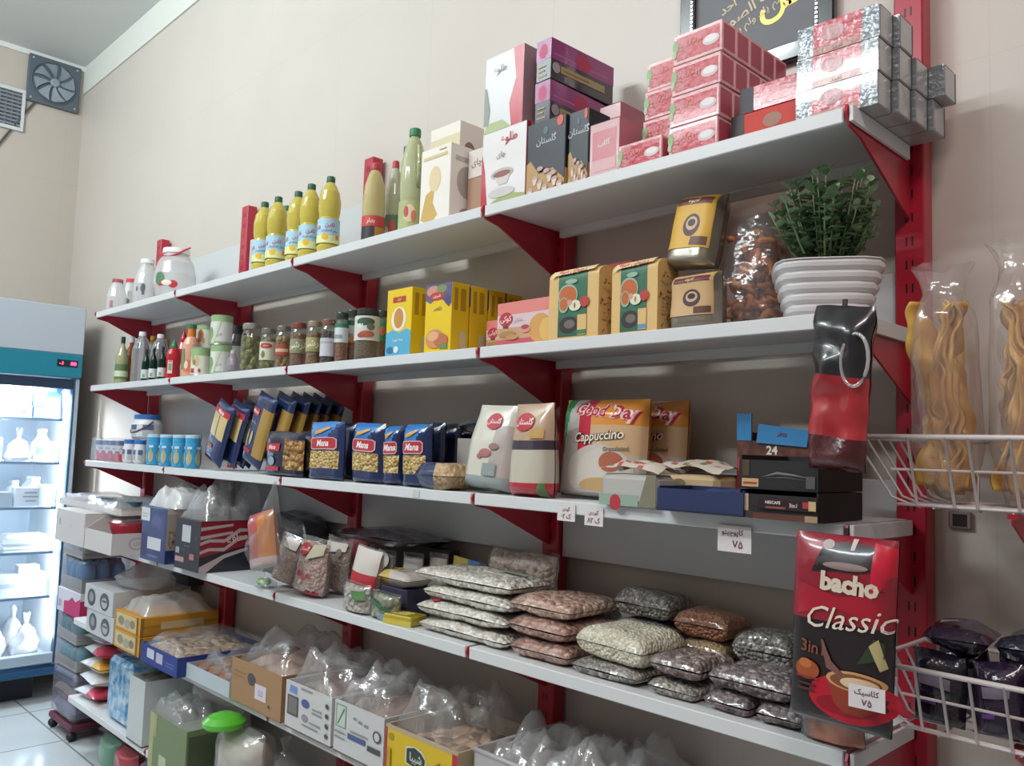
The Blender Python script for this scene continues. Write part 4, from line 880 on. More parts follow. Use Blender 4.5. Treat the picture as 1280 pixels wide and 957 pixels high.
pb(329, 374, 540, -.365, .038, 31, 'twist', 'dark pasta bag with window of brown twists, in front of the spaghetti', 0)
pb(368, 396, 539, -.316, .05, 32, 'twist', 'second pasta twist bag, between the first and the label fronted bags', 0)
pb(384, 424, 527, -.36, .034, 33, 'mana', 'blue pasta bag with red label standing apart, nearest the spaghetti', 1)
pb(437, 472, 529, -.345, .05, 34, 'mana', 'blue pasta bag with red label, first of the three together')
pb(475, 497, 532, -.335, .05, 35, 'mana', 'blue pasta bag with red label, middle of the three together')
pb(499, 531, 530, -.345, .05, 37, 'mana', 'blue pasta bag with red label, last of the three together')
b = Bag(.15, .19, .055, prof_full, .005, 36, 3); bm = b.mesh(NVD); bk0 = None
for u, y, lb in ((431, -.22, 'dark blue pasta bag seen edge on behind the bag standing apart'), (536, -.225, 'dark blue pasta bag behind the three, nearest the shelf edge'), (556, -.155, 'dark blue pasta bag behind the three, second back'), (577, -.085, 'dark blue pasta bag behind the three, against the wall')):
    p = (X(u, y, zs+.09), y, zs+.001)
    if not bk0: bk0 = solo(bm, 'pasta_bag', lb, 'pasta pack', p, radians(0), 'plain backs of pasta bags')
    else: dup(bk0, p, lb)
t = thing('pasta_bag', 'blue ended pasta bag lying on its side at the shelf edge', 'pasta pack', ((X(535, -.32, zs+.04)+X(582, -.32, zs+.04))/2, -.32, zs+.001))
b = Bag(X(582, -.32, zs+.04)-X(535, -.32, zs+.04), .10, .075, prof_full, .006, 38, 3.4, lay=True); b.mesh(lambda s, u, v: NV if u < .52 else grains('#a98a68', '#c4a880', 70, .4, .6), 16, 10).build('bag', t)
solo(carton(.07, .085, .02, mat('#8b8e96'), {}), 'grey_box', 'small grey box behind the lying pasta bag', 'box', (X(598, -.09, zs+.1), -.085, zs+.001))
# --- white bean and rice bags
CL = film(.06, .15, '#ffffff', 20, .8)
def clearbag(name, label, loc, w, h, d, cont, seed, dec, prof=prof_stand, rz=0, rx=0, ry=0, lay=False, grain=None, fill=.93, fm=None, a=2.4, group=None, neck=0, cat='bag', wr=.006, k0=.0045):
    t = thing(name, label, cat, loc, rz, group, rx, ry)
    Bag(w*.96, h*(fill if not lay else .95), d*.94, prof if not lay else prof_pillow, wr, seed, a, neck, lay, 11, grain=grain).mesh(cont, *((56, 52) if grain else (14, 16))).build('contents', t)
    b = Bag(w, h, d, prof, wr, seed, a, neck, lay, 11, .003); m = b.mesh(fm or CL, 12, 14)
    m.build('clear_film', t)
    if dec:
        for nm, dd in (('brand_badge', dec[:3]), ('flower_print', dec[3:])) if len(dec) > 6 else (('label_print', dec),): MB().deco(b.surf(), dd, k0).build(nm, t)
    return t
WHT = mat('#cfcbbd', .3, 0, .3, .5)
RL = [('e', .58, .80, .18, .1, MR), ('t', fa('گلستان'), .58, .8, .09, mat('#ead9d6'))]
BAGW = foil('#cfccbe', .3, .3)
t = solo(Bag(.175, .225, .085, prof_stand, .006, 41, 2.6, .5, fq=6).mesh(lambda s, u, v: foil('#9aa6a4', .25, .3) if v < .14 else (foil('#b7aea8', .25, .3) if (u > .62 and v < .75) else BAGW), 14, 20).deco(Bag(.175, .225, .085, prof_stand, .006, 41, 2.6, .5, fq=6).surf(), RL+[('e', .55, .42, .12, .05, mat('#a8686a')), ('e', .7, .5, .09, .04, mat('#8f6a66')), ('e', .45, .38, .05, .03, mat('#a8686a')), ('r', .55, .16, .8, .3, mat('#8f9a98'))], .003), 'bean_bag', 'white dry goods bag with red oval badge leaning by the shelf joint', 'bag', (X(611, -.315, zs+.06), -.312, zs+.010), radians(2), None, radians(-4), radians(4))
b = Bag(.145, .235, .085, prof_stand, .007, 43, 2.8, .2, fq=6); CR = foil('#bdb6a4', .25, .3)
m = b.mesh(lambda s, u, v: foil('#b52f3e', .22, .3) if v < .15 else (CR if v < .52 else (foil('#3a2f3c', .25, .2) if v < .58 else foil('#b79a80', .2, .35))), 14, 20)
m.deco(b.surf(), [('e', .42, .80, .24, .1, MR), ('t', fa('گلستان'), .42, .8, .1, mat('#ead9d6')), ('r', .6, .62, .9, .72, mat('#b98f4c')), ('p', [(.8, .0), (.98, .0), (.95, .15), (.86, .15)], mat('#5c7a4a'))], .003)
solo(m, 'bean_bag', 'brown and white dry goods bag with dark band and red foot', 'bag', (X(667, -.315, zs+.06), -.315, zs+.001), radians(0))
b = Bag(.2, .165, .06, prof_pillow, .006, 45, 2.6, lay=True); m = b.mesh(lambda s, u, v: foil('#8f8a84', .22, .4) if u > .45 else foil('#3c4448', .25, .3), 14, 14)
solo(m, 'flour_bag', 'grey silver bag lying flat on a box behind the two dry goods bags', 'bag', (X(634, -.13, zs+.18), -.155, zs+.162), 0, None, 0, radians(-6))
solo(carton(.21, .145, .15, mat('#a39c96'), {}), 'plain_box', 'plain pale box carrying the lying grey bag', 'box', (X(634, -.13, zs+.08), -.235, zs+.001))
# --- cappuccino bags
def gday(seed):
    xq0, xq1 = X(694, -.25, zs+.1), X(797, -.25, zs+.1); w, h, d = xq1-xq0, ZV(500, (xq0+xq1)/2, -.25)-zs, .085; b = Bag(w, h, d, prof_full, .006, seed, 3, fq=4)
    OR, GY, GR, RR = foil('#d78a35', .25, .2), foil('#b9b3ac', .25, .2), foil('#2f8a58', .25, .2), foil('#c2364a', .25, .2); TAN = foil('#c9a880', .25, .2); YL = foil('#d9bd4c', .25, .2)
    m = b.mesh(lambda s, u, v: (YL if u < .04 else GR if u < .16-(1-v)*.14 else GY if (v < .42 or u < .30) else RR if u < .45 else OR if v > .72 else TAN) if not s else OR, 44, 40); S = b.surf()
    cup = mat('#c9c1b8', .3)
    m.deco(S, [('e', .56, .26, .38, .27, mat('#c3bab2', .3)), ('e', .62, .27, .30, .22, cup), ('e', .62, .12, .26, .08, mat('#b99a6a', .3)), ('e', .72, .36, .13, .10, mat('#a8624a', .3)), ('p', [(.12, .02), (.9, .02), (.85, .06), (.2, .08)], mat('#aaa6a2', .3))], .0012)
    wh = mat('#e4c9c4', .35)
    m.deco(S, [('t', 'Good Day', .60, .85, .185, wh, {'bold': .07, 'rot': -.07}), ('t', 'Good Day', .60, .85, .18, mat('#b51f38', .35), {'bold': .02, 'rot': -.07}), ('t', 'Cappuccino', .55, .60, .13, mat('#4a3a34', .35), {'bold': .07, 'shear': .2, 'rot': .08}), ('t', 'Cappuccino', .55, .60, .125, mat('#e8dcc8', .35), {'bold': .015, 'shear': .2, 'rot': .08}), ('t', 'Granulated', .76, .49, .045, mat('#6a5040'), {'rot': .05})], .0022)
    return m
GD = gday(51)
solo(GD, 'cappuccino_bag', 'large orange and grey cappuccino bag with cup print, in front', 'coffee bag', (X(745, -.25, zs+.1), -.225, zs+.004), radians(0), None, radians(-4))
o = tag(place(bpy.data.objects.new('cappuccino_bag', bpy.data.objects['cappuccino_bag'].data), (X(803, -.12, zs+.1), -.105, zs+.006), radians(-8), radians(-3), radians(0)), 'orange cappuccino bag turned away behind the front one', 'coffee bag'); COL.objects.link(o)
# --- two printed paper parcels
def parcel(w, h, d, seed, side, top):
    b = Bag(w, d, h, prof_full, .006, seed, 4, lay=True, fq=8)
    m = MB().box((-w*.46, -d*.46, 0), (w*.46, d*.46, h*.7), side, .012)
    vs = []
    n = 12
    for j in range(n+1):
        for i in range(n+1):
            x, y = 2*i/n-1, 2*j/n-1; q = noise.noise(Vector((x*2+seed, y*2, 1)))
            vs.append((x*w/2*(1+.05*q), y*d/2*(1+.06*q), h*(.72+.28*(1-(x*x+y*y)/2)+.10*q)))
    rn = random.Random(seed); by = {}
    for j in range(n):
        for i in range(n):
            q = noise.noise(Vector((i*.7+seed, j*1.1, 3)))
            by.setdefault(0 if q < .12 else 1 if q < .3 else 2, []).append((j*(n+1)+i, j*(n+1)+i+1, (j+1)*(n+1)+i+1, (j+1)*(n+1)+i))
    for k, fs in by.items(): m.add(vs, fs, top[k], True)
    return m
tp = [mat('#c9c0b0', .5), mat('#b5574c', .5), mat('#6f8a62', .5)]
m = parcel(.17, .10, .085, 3, mat('#b3b0aa', .5), tp)
m.deco(Surf(lambda u, v, k: (-.077+u*.154, -.0396-k, v*.07), .154, .07), [('r', 0, 0, .7, .35, mat('#8fa695')), ('e', .3, .1, .1, .25, mat('#b3343c')), ('p', [(.7, 0), (1, 0), (1, 1), (.85, 1)], mat('#7d7a66'))])
solo(m, 'paper_parcel', 'paper wrapped sachet bundle with red and green print, leaning on the cappuccino bag', 'parcel', (X(786, -.37, zs+.04), -.338, zs+.001), radians(0))
m = parcel(.178, .105, .145, 8, mat('#c3ab84', .5), tp)
m.deco(Surf(lambda u, v, k: (-.081+u*.162, -.0673-k, v*.07), .162, .07), [('p', [(0, 0), (.15, 0), (.3, .9), (.1, .6)], mat('#cdb58c')), ('e', .4, .75, .1, .15, mat('#7d7a5a')), ('r', .6, .3, .8, .7, mat('#6f4a3a')), ('r', .82, .25, .97, .6, mat('#8a6a5a'))])
solo(m, 'paper_parcel', 'larger tan paper sachet bundle behind the blue tray', 'parcel', (X(866, -.24, zs+.05)-.008, -.19, zs+.001), radians(0))
# --- blue tray, display boxes
xl, xr = X(816, -.42, zs+.03), X(924, -.42, zs+.03)
t = thing('snack_tray', 'low open navy carton tray jutting over the shelf edge', 'box', ((xl+xr)/2, -.405, zs+.001))
tray(xr-xl, .05, .125, card('#1f2c56'), .004, mat('#141a30'), .046).build('tray', t)
b = Bag((xr-xl)*.5, .11, .03, prof_full, .006, 61, lay=True); m = b.mesh(foil('#27386a', .2, .4)); o = m.build('blue_sachet', t); o.location = (.035, .065, .018)
b = Bag((xr-xl)*.45, .10, .03, prof_full, .008, 62, lay=True); m = b.mesh(foil('#10131f', .15, .5)); o = m.build('black_sachet', t); o.location = (-.04, .06, .006)
xl, xr = X(931, -.375, zs+.03), X(1030, -.375, zs+.03); wn = xr-xl
def nes(h, dec, m): 
    b = tray(wn, h, .19, m, .004, mat('#120f10'), h*.86); b.deco(Surf(lambda u, v, k: ((u-.5)*wn, -k, v*h*.86), wn, h*.86), dec); return b
xn = (xl+xr)/2; h1 = ZV(613, xn, -.40)-zs-.002; hu = ZV(569, xn, -.392)-zs-h1-.003; BKC = card('#19171a')
t = thing('coffee_display_box', 'lower black and brown coffee sachet display box at the shelf edge', 'box', ((xl+xr)/2, -.40, zs+.001))
nes(h1, [('r', 0, 0, .14, 1, mat('#b39a7c')), ('r', .14, 0, 1, .25, mat('#5c3428')), ('r', .03, .02, .2, .3, mat('#3a2a28')), ('r', .85, 0, 1, .25, mat('#a88a6a')), ('r', .18, .5, .9, 1, mat('#241c1e'))], BKC).build('display_box', t)
b = MB(); b.box((-wn*.22, -.006, h1*.36), (wn*.5, -.001, h1*.72), mat('#2d2226', .3), .001)
b.deco(Surf(lambda u, v, k: (-wn*.22+u*wn*.72, -.006-k, h1*.36+v*h1*.36), wn*.72, h1*.36), [('t', 'NESCAFE', .27, .68, .3, mat('#d8cfc8'), {'bold': .03}), ('t', '3in1', .62, .5, .4, mat('#d8cfc8')), ('r', .78, .3, .88, .9, mat('#a83038')), ('r', .88, .1, 1, 1, mat('#c2a878')), ('r', .15, .1, .5, .3, mat('#8a4a3c'))])
b.build('sachet', t)
t = thing('coffee_display_box', 'upper black coffee sachet display box, with cream tag', 'box', ((xl+xr)/2-.003, -.392, zs+.0025+h1))
nes(hu, [('r', .04, .08, .26, .36, mat('#c9a070')), ('r', .06, .16, .24, .24, mat('#8a4a34')), ('r', .05, .45, .14, 1, mat('#4a3a22')), ('p', [(.3, .42), (.5, .62), (.7, .56), (.92, .44), (.7, .5), (.5, .54)], mat('#7a7674')), ('p', [(.32, .4), (.6, .46), (.9, .36), (.6, .42)], mat('#5c5a5a')), ('r', .86, .1, .97, .5, mat('#5c5a58'))], BKC).build('display_box', t)
b = MB(); b.box((-wn*.4, .03, .02), (wn*.42, .16, .05), mat('#2a1f22', .25, 0, .3, .5), .004); b.build('sachet', t)
x2 = X(905, -.20, zs+.15)
t = thing('wafer_display_box', 'brown and blue open display box of bars marked 24, behind the coffee boxes', 'box', ((X(1030, -.19, zs+.2)+X(922, -.19, zs+.2))/2, -.19, zs+.001))
w2, h2 = X(1030, -.19, zs+.2)-X(922, -.19, zs+.2), ZV(520, (xl+xr)/2, -.19)-zs; BRN = blotch('#4a2a24', '#6e4030', 40, .4, .3, .4); SKY = mat('#3a86bd', .4)
b = tray(w2, h2*.84, .12, mat('#6e3a30', .4), .004, mat('#2a1c1a'), h2*.55)
b.deco(Surf(lambda u, v, k: ((u-.5)*w2, -k, v*h2*.74), w2, h2*.74), [('r', 0, .72, 1, 1, BRN), ('t', '24', .42, .87, .13, mat('#e2dcd2'), {'bold': .03}), ('r', 0, 0, .14, .75, mat('#a8303a')), ('r', .03, .3, .12, .55, mat('#cfc7c4'))]); b.build('display_box', t)
b = MB(); b.prism([(-.06, h2*.72), (.055, h2*.68), (.06, h2*.85), (-.055, h2*.92)], .003, SKY, Matrix(((1, 0, 0, .01), (0, 0, 1, -.006), (0, 1, 0, 0), (0, 0, 0, 1))))
b.deco(Surf(lambda u, v, k: (-.045+u*.1, -.0065-k, h2*(.69+.2*v)), .1, h2*.2), [('t', fa('ویفر'), .55, .6, .3, mat('#7d3a6a'))]); b.build('front_flap', t)
MB().box((-w2/2, -.002, h2*.741), (-w2/2+.035, .002, h2*1.03), SKY).build('side_flap', t)
MB().prism([(-.06, h2*.84), (w2/2, h2*.7), (w2/2, h2*.90), (.06, h2*.97), (.03, h2*.93), (-.04, h2*1.03)], .003, mat('#cfc6ba', .6), Matrix(((1, 0, 0, 0), (0, 0, 1, .10), (0, 1, 0, 0), (0, 0, 0, 1)))).build('paper_lining', t)
for i in range(4):
    o = MB().box((-.022, 0, 0), (.022, .1, .022), BRN, .003).build('bar', t); o.location = (-.08+.052*i, .01, h2*.4)
# --- price tags on the lip
TG = mat('#d8d2d2', .6); INK = mat('#6a2a38')
def pricetag(label, u0, u1, v0, v1, y, lines, rx=0):
    xm = X((u0+u1)/2, y, ZC); zt_ = ZV(v0, xm, y); zb_ = ZV(v1, xm, y); w = X(u1, y, (zt_+zb_)/2)-X(u0, y, (zt_+zb_)/2); h = zt_-zb_
    b = MB().box((-w/2, 0, 0), (w/2, .0015, h), TG); b.deco(bface(w, h, .001, 'F'), lines)
    return solo(b, 'hanging_price_tag', label, 'price tag', (xm, y, zb_), 0, 'handwritten price tags')
pricetag('handwritten price tag under the cappuccino bag, nearer the middle post', 697, 719, 630, 651, -.3655, [('t', fa('گودی'), .5, .7, .3, INK), ('t', fa('ک ۲۰'), .5, .3, .3, INK)])
pricetag('handwritten price tag under the parcels, second of the pair', 731, 754, 634, 657, -.3655, [('t', fa('گوردی'), .5, .7, .3, INK), ('t', fa('ک ۲۸'), .5, .3, .3, INK)])
pricetag('handwritten price tag below the coffee display boxes, with two lines', 897, 939, 657, 690, -.368, [('t', fa('کاپوچینو'), .45, .72, .3, INK), ('t', '۷۵', .6, .3, .3, INK)])
solo(MB().box((-.014, 0, 0), (.014, .001, .020), mat('#c3c6c0', .6)), 'shelf_sticker', 'small faded sticker on the shelf lip under the pasta bags', 'sticker', (X(520, -.3635, ZC-.015), -.3636, ZC-.025))
# ================================================================== FOURTH SHELF
zs = ZD
WC = card('#cdc8c6')
# --- white carton with a wrapped tray of cups on top
x0, x1 = X(70, -.49, zs+.1), X(105.5, -.49, zs+.1); hc = ZV(642, x1, -.49)-zs
solo(carton(x1-x0, hc, .30, WC, {'F': [('r', .12, .5, .2, .7, mat('#a9a9ae')), ('t', fa('کلوچه'), .55, .55, .12, mat('#b5b0b0'))]}), 'white_carton', 'plain white carton jutting out at the fridge end of the fourth shelf', 'box', ((x0+x1)/2, -.49, zs+.001))
x2, x3 = x1+.005, X(140, -.485, zs+.05); w = x3-x2; d = .27; h = hc*1.0; hl = ZV(668, x3, -.485)-zs
t = thing('open_tray', 'low fronted white tray with a red rimmed bowl, beside the white carton', 'box', ((x2+x3)/2, -.487, zs+.001))
b = MB(); b.box((-w/2, 0, 0), (w/2, d, .004), WC); b.box((-w/2, 0, .004), (w/2, .005, hl), WC); b.box((w/2-.005, .005, .004), (w/2, d, hl), WC); b.box((-w/2, d-.005, .004), (w/2-.005, d, h), WC)
b.prism([(.005, .004), (d-.005, .004), (d-.005, h), (.10, h), (.005, hl)], .005, WC, Matrix(((0, 0, 1, -w/2), (1, 0, 0, 0), (0, 1, 0, 0), (0, 0, 0, 1))))
b.deco(Surf(lambda u, v, k: (w/2+k, u*d, v*hl), d, hl), [('e', .4, .5, .14, .3, mat('#b9aaaa')), ('e', .4, .5, .1, .22, WC), ('t', fa('تازه'), .4, .5, .25, mat('#b9a0a0'))]); b.build('tray', t)
t = thing('bowl', 'film wrapped bowl with red rim sitting in the low white tray', 'bowl', ((x2+x3)/2+.03, -.35, zs+.03))
MB().lathe([(.05, 0), (.085, .05), (.095, hl*.9), (.10, hl+.01), (.093, hl+.01), (.0001, hl-.01)], mat('#b03440', .35), 20).build('bowl_body', t)
o = crumple(.17, .16, .03, 4, m=FILMC).build('clear_film', t); o.location = (0, 0, hl+.0)
# tray of cups under film
xa, xb = X(92, -.33, zs+hc+.03), X(172, -.33, zs+hc+.03)
t = thing('wrapped_cup_tray', 'film wrapped beige tray of dark teal cups lying on the white carton', 'tray', ((xa+xb)/2, -.40, zs+hc+.003))
w = xb-xa; tray(w, .03, .3, card('#b3a596')).build('tray', t)
for i in range(6):
    for j in range(2):
        o = MB().lathe([(.028, 0), (.034, .052), (.036, .055), (.0001, .055)], mat('#3f5f70', .4), 14).build('cup', t); o.location = (w/2-.05-.082*i, .07+.13*j, .0045)
o = crumple(w*1.06, .34, .085, 9, m=film(.3, .14)).build('clear_film', t); o.location = (-.0, .15, .002)
# --- navy box with window, white bag on top
x0, x1 = X(176.5, -.405, zs+.06), X(207, -.405, zs+.06); w = x1-x0; h = ZV(634, (x0+x1)/2, -.405)-zs; d = .22
nvb = mat('#2c3566', .3, 0, 0, .4)
solo(carton(w, h, d, nvb, {'F': [('r', .3, .45, .92, .9, mat('#4a5078')), ('e', .6, .72, .2, .15, mat('#5a5f88')), ('r', .28, .22, .82, .44, mat('#c9cad2')), ('t', fa('تینا'), .6, .62, .12, mat('#3a4068')), ('e', .5, .1, .25, .02, mat('#6a70a0'))],
    'R': [('r', 0, .25, .86, .9, mat('#a59c8e', .15, 0, .2, .8)), ('r', .05, .28, .8, .6, blotch('#5c4a44', '#b0a294', 60, .4, .3)), ('r', 0, .9, 1, 1, mat('#b9b0a4'))]}), 'biscuit_box', 'navy box with clear side window and white sticker', 'box', ((x0+x1)/2, -.407, zs+.001))
tag_ = solo(MB().box((-.045, 0, 0), (.045, .0015, .055), mat('#d2d2da')).deco(bface(.09, .055, .001, 'F'), [('r', .15, .5, .85, .56, mat('#9a9aa8')), ('r', .15, .3, .7, .36, mat('#9a9aa8'))]), 'hanging_price_tag', 'pale paper tag hanging on the upper corner of the navy box', 'price tag', (x0+.04, -.4095, zs+h-.06))
o = solo(crumple(.26, .2, .09, 3, 20, .45, film(.85, .12)), 'white_bag', 'bunched milky white bag on top of the navy box', 'bag', ((x0+x1)/2+.02, -.29, zs+h+.002))
# --- black box with striped side
x0, x1 = X(219, -.395, zs+.08), X(250, -.395, zs+.08); w = x1-x0; h = ZV(652, x1, -.395)-zs; d = .33
rs, wsx = mat('#8f1f2c', .4), mat('#b9a7a6', .4); bk2 = mat('#23242e', .35, 0, 0, .3)
st = [('p', [(0, .3), (1, .62), (1, 1), (0, 1)], rs)]
for q in range(4): st.append(('p', [(.0, .36+.17*q), (.12, .42+.17*q), (.3, .40+.17*q), (.5, .62+.15*q), (.75, .64+.12*q), (1, .78+.10*q), (1, .83+.10*q), (.75, .70+.12*q), (.48, .69+.15*q), (.3, .47+.17*q), (.1, .48+.17*q), (0, .42+.17*q)] if q < 2 else [(0, .3+.17*q), (.4, .44+.15*q), (.4, .49+.15*q), (0, .37+.17*q)], wsx))
st += [('p', [(.0, .0), (.0, .12), (.3, .34), (.6, .46), (.6, .40), (.3, .26), (.08, .0)], wsx), ('t', fa('ساقه'), .45, .66, .16, mat('#d9c4c0'), {'rot': .2})]
bb = carton(w, h, d, bk2, {'F': [('r', .28, .55, .62, .88, mat('#b9bbc2')), ('r', .05, .3, .2, .42, mat('#9a9ca6')), ('r', .05, .14, .4, .24, mat('#b08a8a')), ('r', .62, .22, .8, .34, mat('#a86a70')), ('r', .8, .62, .88, .7, mat('#4a4c58')), ('t', fa('شیرین عسل'), .5, .48, .05, mat('#8a8c98')), ('t', fa('خرما'), .4, .4, .05, mat('#8a8c98'))], 'R': st})
solo(bb, 'snack_carton', 'black carton with red and white wavy striped side and white sticker', 'box', ((x0+x1)/2, -.397, zs+.001))
o = solo(crumple(.25, .26, .135, 8, 22, .6, film(.26, .16)), 'clear_bag', 'clear bag slumped on the black carton', 'bag', ((x0+x1)/2, -.25, zs+h+.002))
o = solo(Bag(.3, .12, .16, prof_full, .02, 71, lay=True).mesh(mat('#2b2d35', .3, 0, .6, .4)), 'dark_bag', 'dark plastic bag in the shade behind the tied clear bag', 'bag', (1.70, -.10, zs+.081))
solo(carton(.3, .075, .13, mat('#4a4c52')), 'plain_box', 'dark plain box carrying the dark plastic bag', 'box', (1.70, -.165, zs+.001))
# --- hanging bag with orange parcel
xh = X(349, -.41, ZC-.02); zt_ = ZV(601, xh, -.41); zb_ = ZV(714, xh, -.41); H = zt_-zb_
t = thing('hanging_bag', 'clear bag with a red orange packet hanging from the third shelf lip', 'bag', (xh, -.425, zb_))
b = MB(); n, R_ = 20, 16; vs = []
for j in range(R_+1):
    tt = j/R_; r = (.5+.5*min(1, tt*6))*(1 if tt < .3 else max(.05, 1-((tt-.3)/.7)**.8*.97))
    for i in range(n):
        a = 2*pi*i/n; q = noise.noise(Vector((cos(a)*2, sin(a)*2, tt*3)))
        vs.append((cos(a)*r*.115*(1+.18*q)-.05*(1-tt)*1, sin(a)*r*.045*(1+.2*q), H*tt))
b.add(vs, [(j*n+i, j*n+(i+1) % n, (j+1)*n+(i+1) % n, (j+1)*n+i) for j in range(R_) for i in range(n)]+[tuple(reversed(range(n)))], film(.05, .10, '#f6f6f6', 16, .9), True); b.build('clear_film', t)
bg = Bag(.165, .19, .06, prof_full, .008, 75, 2.6, fq=6); RO = foil('#b5483c', .3, .3); OO = foil('#c47a3c', .3, .3)
o = bg.mesh(lambda s, u, v: foil('#c9aca4', .3, .3) if v < .18 else OO if u > .62 else RO).build('packet', t); o.location = (-.035, 0, .008); o.rotation_euler = (0, radians(-14), 0)
# --- little green bag
x = X(337, -.33, zs+.02)
t = thing('candy_bag', 'tiny clear bag with a bright green sweet at the shelf joint', 'bag', (x, -.345, zs+.001))
o = MB().lathe([(.0001, 0), (.02, .004), (.026, .014), (.02, .026), (.0001, .03)], mat('#6aa33c', .3, 0, 0, .5), 14).build('sweet', t); o.location = (-.012, 0, .004)
o = knot_bag(.10, .07, .055, 15, film(.14, .2), 16, 10).build('clear_film', t)
# --- lentil and bean bags standing
LEN = grains('#8f7c70', '#b59e90', 130, .45, .8, '#a38c7c'); LNG = grains('#7d7a68', '#a39c86', 130, .45, .8); PNK = grains('#a88a80', '#c9a89a', 90, .4, .8)
WT2 = mat('#cfc8c0', .3)
def legume(label, u, y, w, h, d, cont, seed, dec, rz=0, rx=0, ry=0, **k): return clearbag('legume_bag', label, (X(u, y, zs+h/2), y, zs+.003+lift(w, d, ry, rx)), w, h, d, cont, seed, dec, prof_stand, rz, rx, ry, cat='bag', group='legume bags', **k)
bd = [('e', .36, .78, .17, .11, MR), ('t', fa('گلستان'), .36, .78, .1, mat('#e0cfca'))]
big = bd+[('p', [(.5, .6), (.95, .74), (.95, .92), (.6, .88)], mat('#b5ae94')), ('e', .4, .36, .06, .05, MR), ('e', .55, .3, .05, .04, mat('#a8504a')), ('e', .68, .34, .05, .04, MR), ('e', .5, .22, .05, .04, mat('#b9aaa0')), ('r', .66, .02, .96, .08, MR)]
legume('grey pink lentil bag leaning at the hanging bag end', 357, -.28, .11, .17, .075, LEN, 81, [('r', .3, .75, .8, .95, WT2)], radians(20), 0, radians(14))
legume('large lentil bag with red badge and red flowers, front of the row', 389, -.303, .155, .185, .085, PNK, 82, big, radians(4), radians(-3), radians(4))
legume('brown lentil bag tucked behind the large badged one', 419, -.208, .125, .178, .07, LEN, 83, [('p', [(.1, .7), (.9, .8), (.9, .95), (.1, .9)], WT2), ('e', .7, .75, .1, .08, mat('#7a6a5a'))], radians(8), 0, radians(8))
legume('bright red lentil bag in the middle of the row', 438, -.118, .10, .18, .04, foil('#b3303c', .25, .3), 84, [], radians(14), 0, radians(12))
legume('lentil bag with white top and broad red band', 457, -.26, .125, .175, .06, PNK, 85, [('r', .05, .55, .95, .98, WT2), ('r', .05, .3, .95, .55, MR), ('r', .05, .27, .95, .3, mat('#3a3a34'))], radians(6), radians(-2), radians(6))
legume('pale lentil bag between the red banded one and the round badge one', 483, -.165, .08, .165, .05, LNG, 86, [('e', .5, .8, .3, .15, WT2)], radians(8))
legume('white bag with round red badge, flap folded over', 516, -.155, .085, .17, .05, mat('#c2b9b4', .35, 0, .3, .4), 87, [('e', .36, .52, .2, .2, MR), ('t', fa('گل'), .36, .52, .16, mat('#d8bdb8'))], radians(6))
legume('cream bag with red script behind the round badge bag', 547, -.14, .08, .18, .05, mat('#b5aa9c', .35, 0, .3, .4), 88, [('p', [(.1, .6), (.9, .7), (.9, .8), (.1, .72)], mat('#a0443c'))], radians(3))
YW = foil('#b29a3c', .25, .3); BLF = foil('#2f6ea8', .22, .35); PRF = foil('#4a2238', .25, .3)
o = Bag(.078, .175, .05, prof_stand, .006, 89, fq=7); m = o.mesh(lambda s, u, v: YW if u < .35 or v > .7 else foil('#a89c90', .3, .3)); m.deco(o.surf(), [('e', .6, .55, .25, .2, mat('#c4bcb2')), ('r', .1, .1, .9, .22, mat('#c9b05a'))], .003)
solo(m, 'snack_packet', 'yellow edged snack packet with pale round print', 'packet', (X(570, -.135, zs+.08), -.125, zs+.007), radians(0), None, 0, radians(4))
o = Bag(.085, .17, .045, prof_stand, .006, 90, fq=7); solo(o.mesh(lambda s, u, v: BLF if u < .6 else PRF), 'snack_packet', 'shiny blue and maroon snack packet leaning on the pink bean bag', 'packet', (X(589, -.145, zs+.08), -.135, zs+.008), radians(0), None, 0, radians(5))
# popcorn, olive bags lying in front
clearbag('popcorn_bag', 'bag of white puffed grains at the shelf edge before the lentils', (X(445, -.335, zs+.03), -.328, zs+.002), .15, .085, .05, grains('#b8b0a4', '#d8d2c4', 60, .6, 1.2), 91, [('r', .62, .5, .95, .8, mat('#56804e'))], prof_full, radians(-4), wr=.01)
clearbag('herb_bag', 'olive green striped bag lying beside the white puffed grains', (X(481, -.33, zs+.03), -.325, zs+.002), .12, .08, .05, grains('#6a7050', '#a5a88c', 50, .5, 1), 92, [('p', [(.1, .6), (.9, .4), (.9, .5), (.1, .8)], mat('#3f6a48'))], prof_full, radians(6), wr=.01)
o = Bag(.15, .10, .05, prof_full, .007, 93, lay=True); m = o.mesh(lambda s, u, v: foil('#b9b0a8', .25, .4) if u > .3 else foil('#c2a24c', .25, .4), 12, 10); m.deco(o.surf(), [('e', .3, .5, .12, .2, mat('#d9a832'))], .003)
solo(m, 'snack_packet', 'grey snack packet with yellow spot lying before the round badge bag', 'packet', (X(507, -.24, zs+.05), -.243, zs+.0875), 0)
solo(carton(.13, .085, .09, mat('#35304a'), {}), 'plain_box', 'dark violet box under the yellow spotted packet', 'box', (X(507, -.24, zs+.04), -.287, zs+.001))
solo(carton(.11, .028, .07, foil('#b5a02f', .2, .3), {'F': [('r', 0, 0, 1, .55, mat('#c9b548'))], 'T': [('r', .2, .2, .7, .8, mat('#cbb85c'))]}, .004), 'spice_packet', 'small yellow packet lying at the shelf edge', 'packet', (X(500, -.34, zs+.01), -.352, zs+.001), radians(10))
solo(carton(.05, .02, .05, foil('#6f8fb0', .2, .3), {}, .004), 'spice_packet', 'tiny blue grey packet beside the yellow one at the shelf edge', 'packet', (X(478, -.345, zs+.01), -.352, zs+.001), radians(-8))
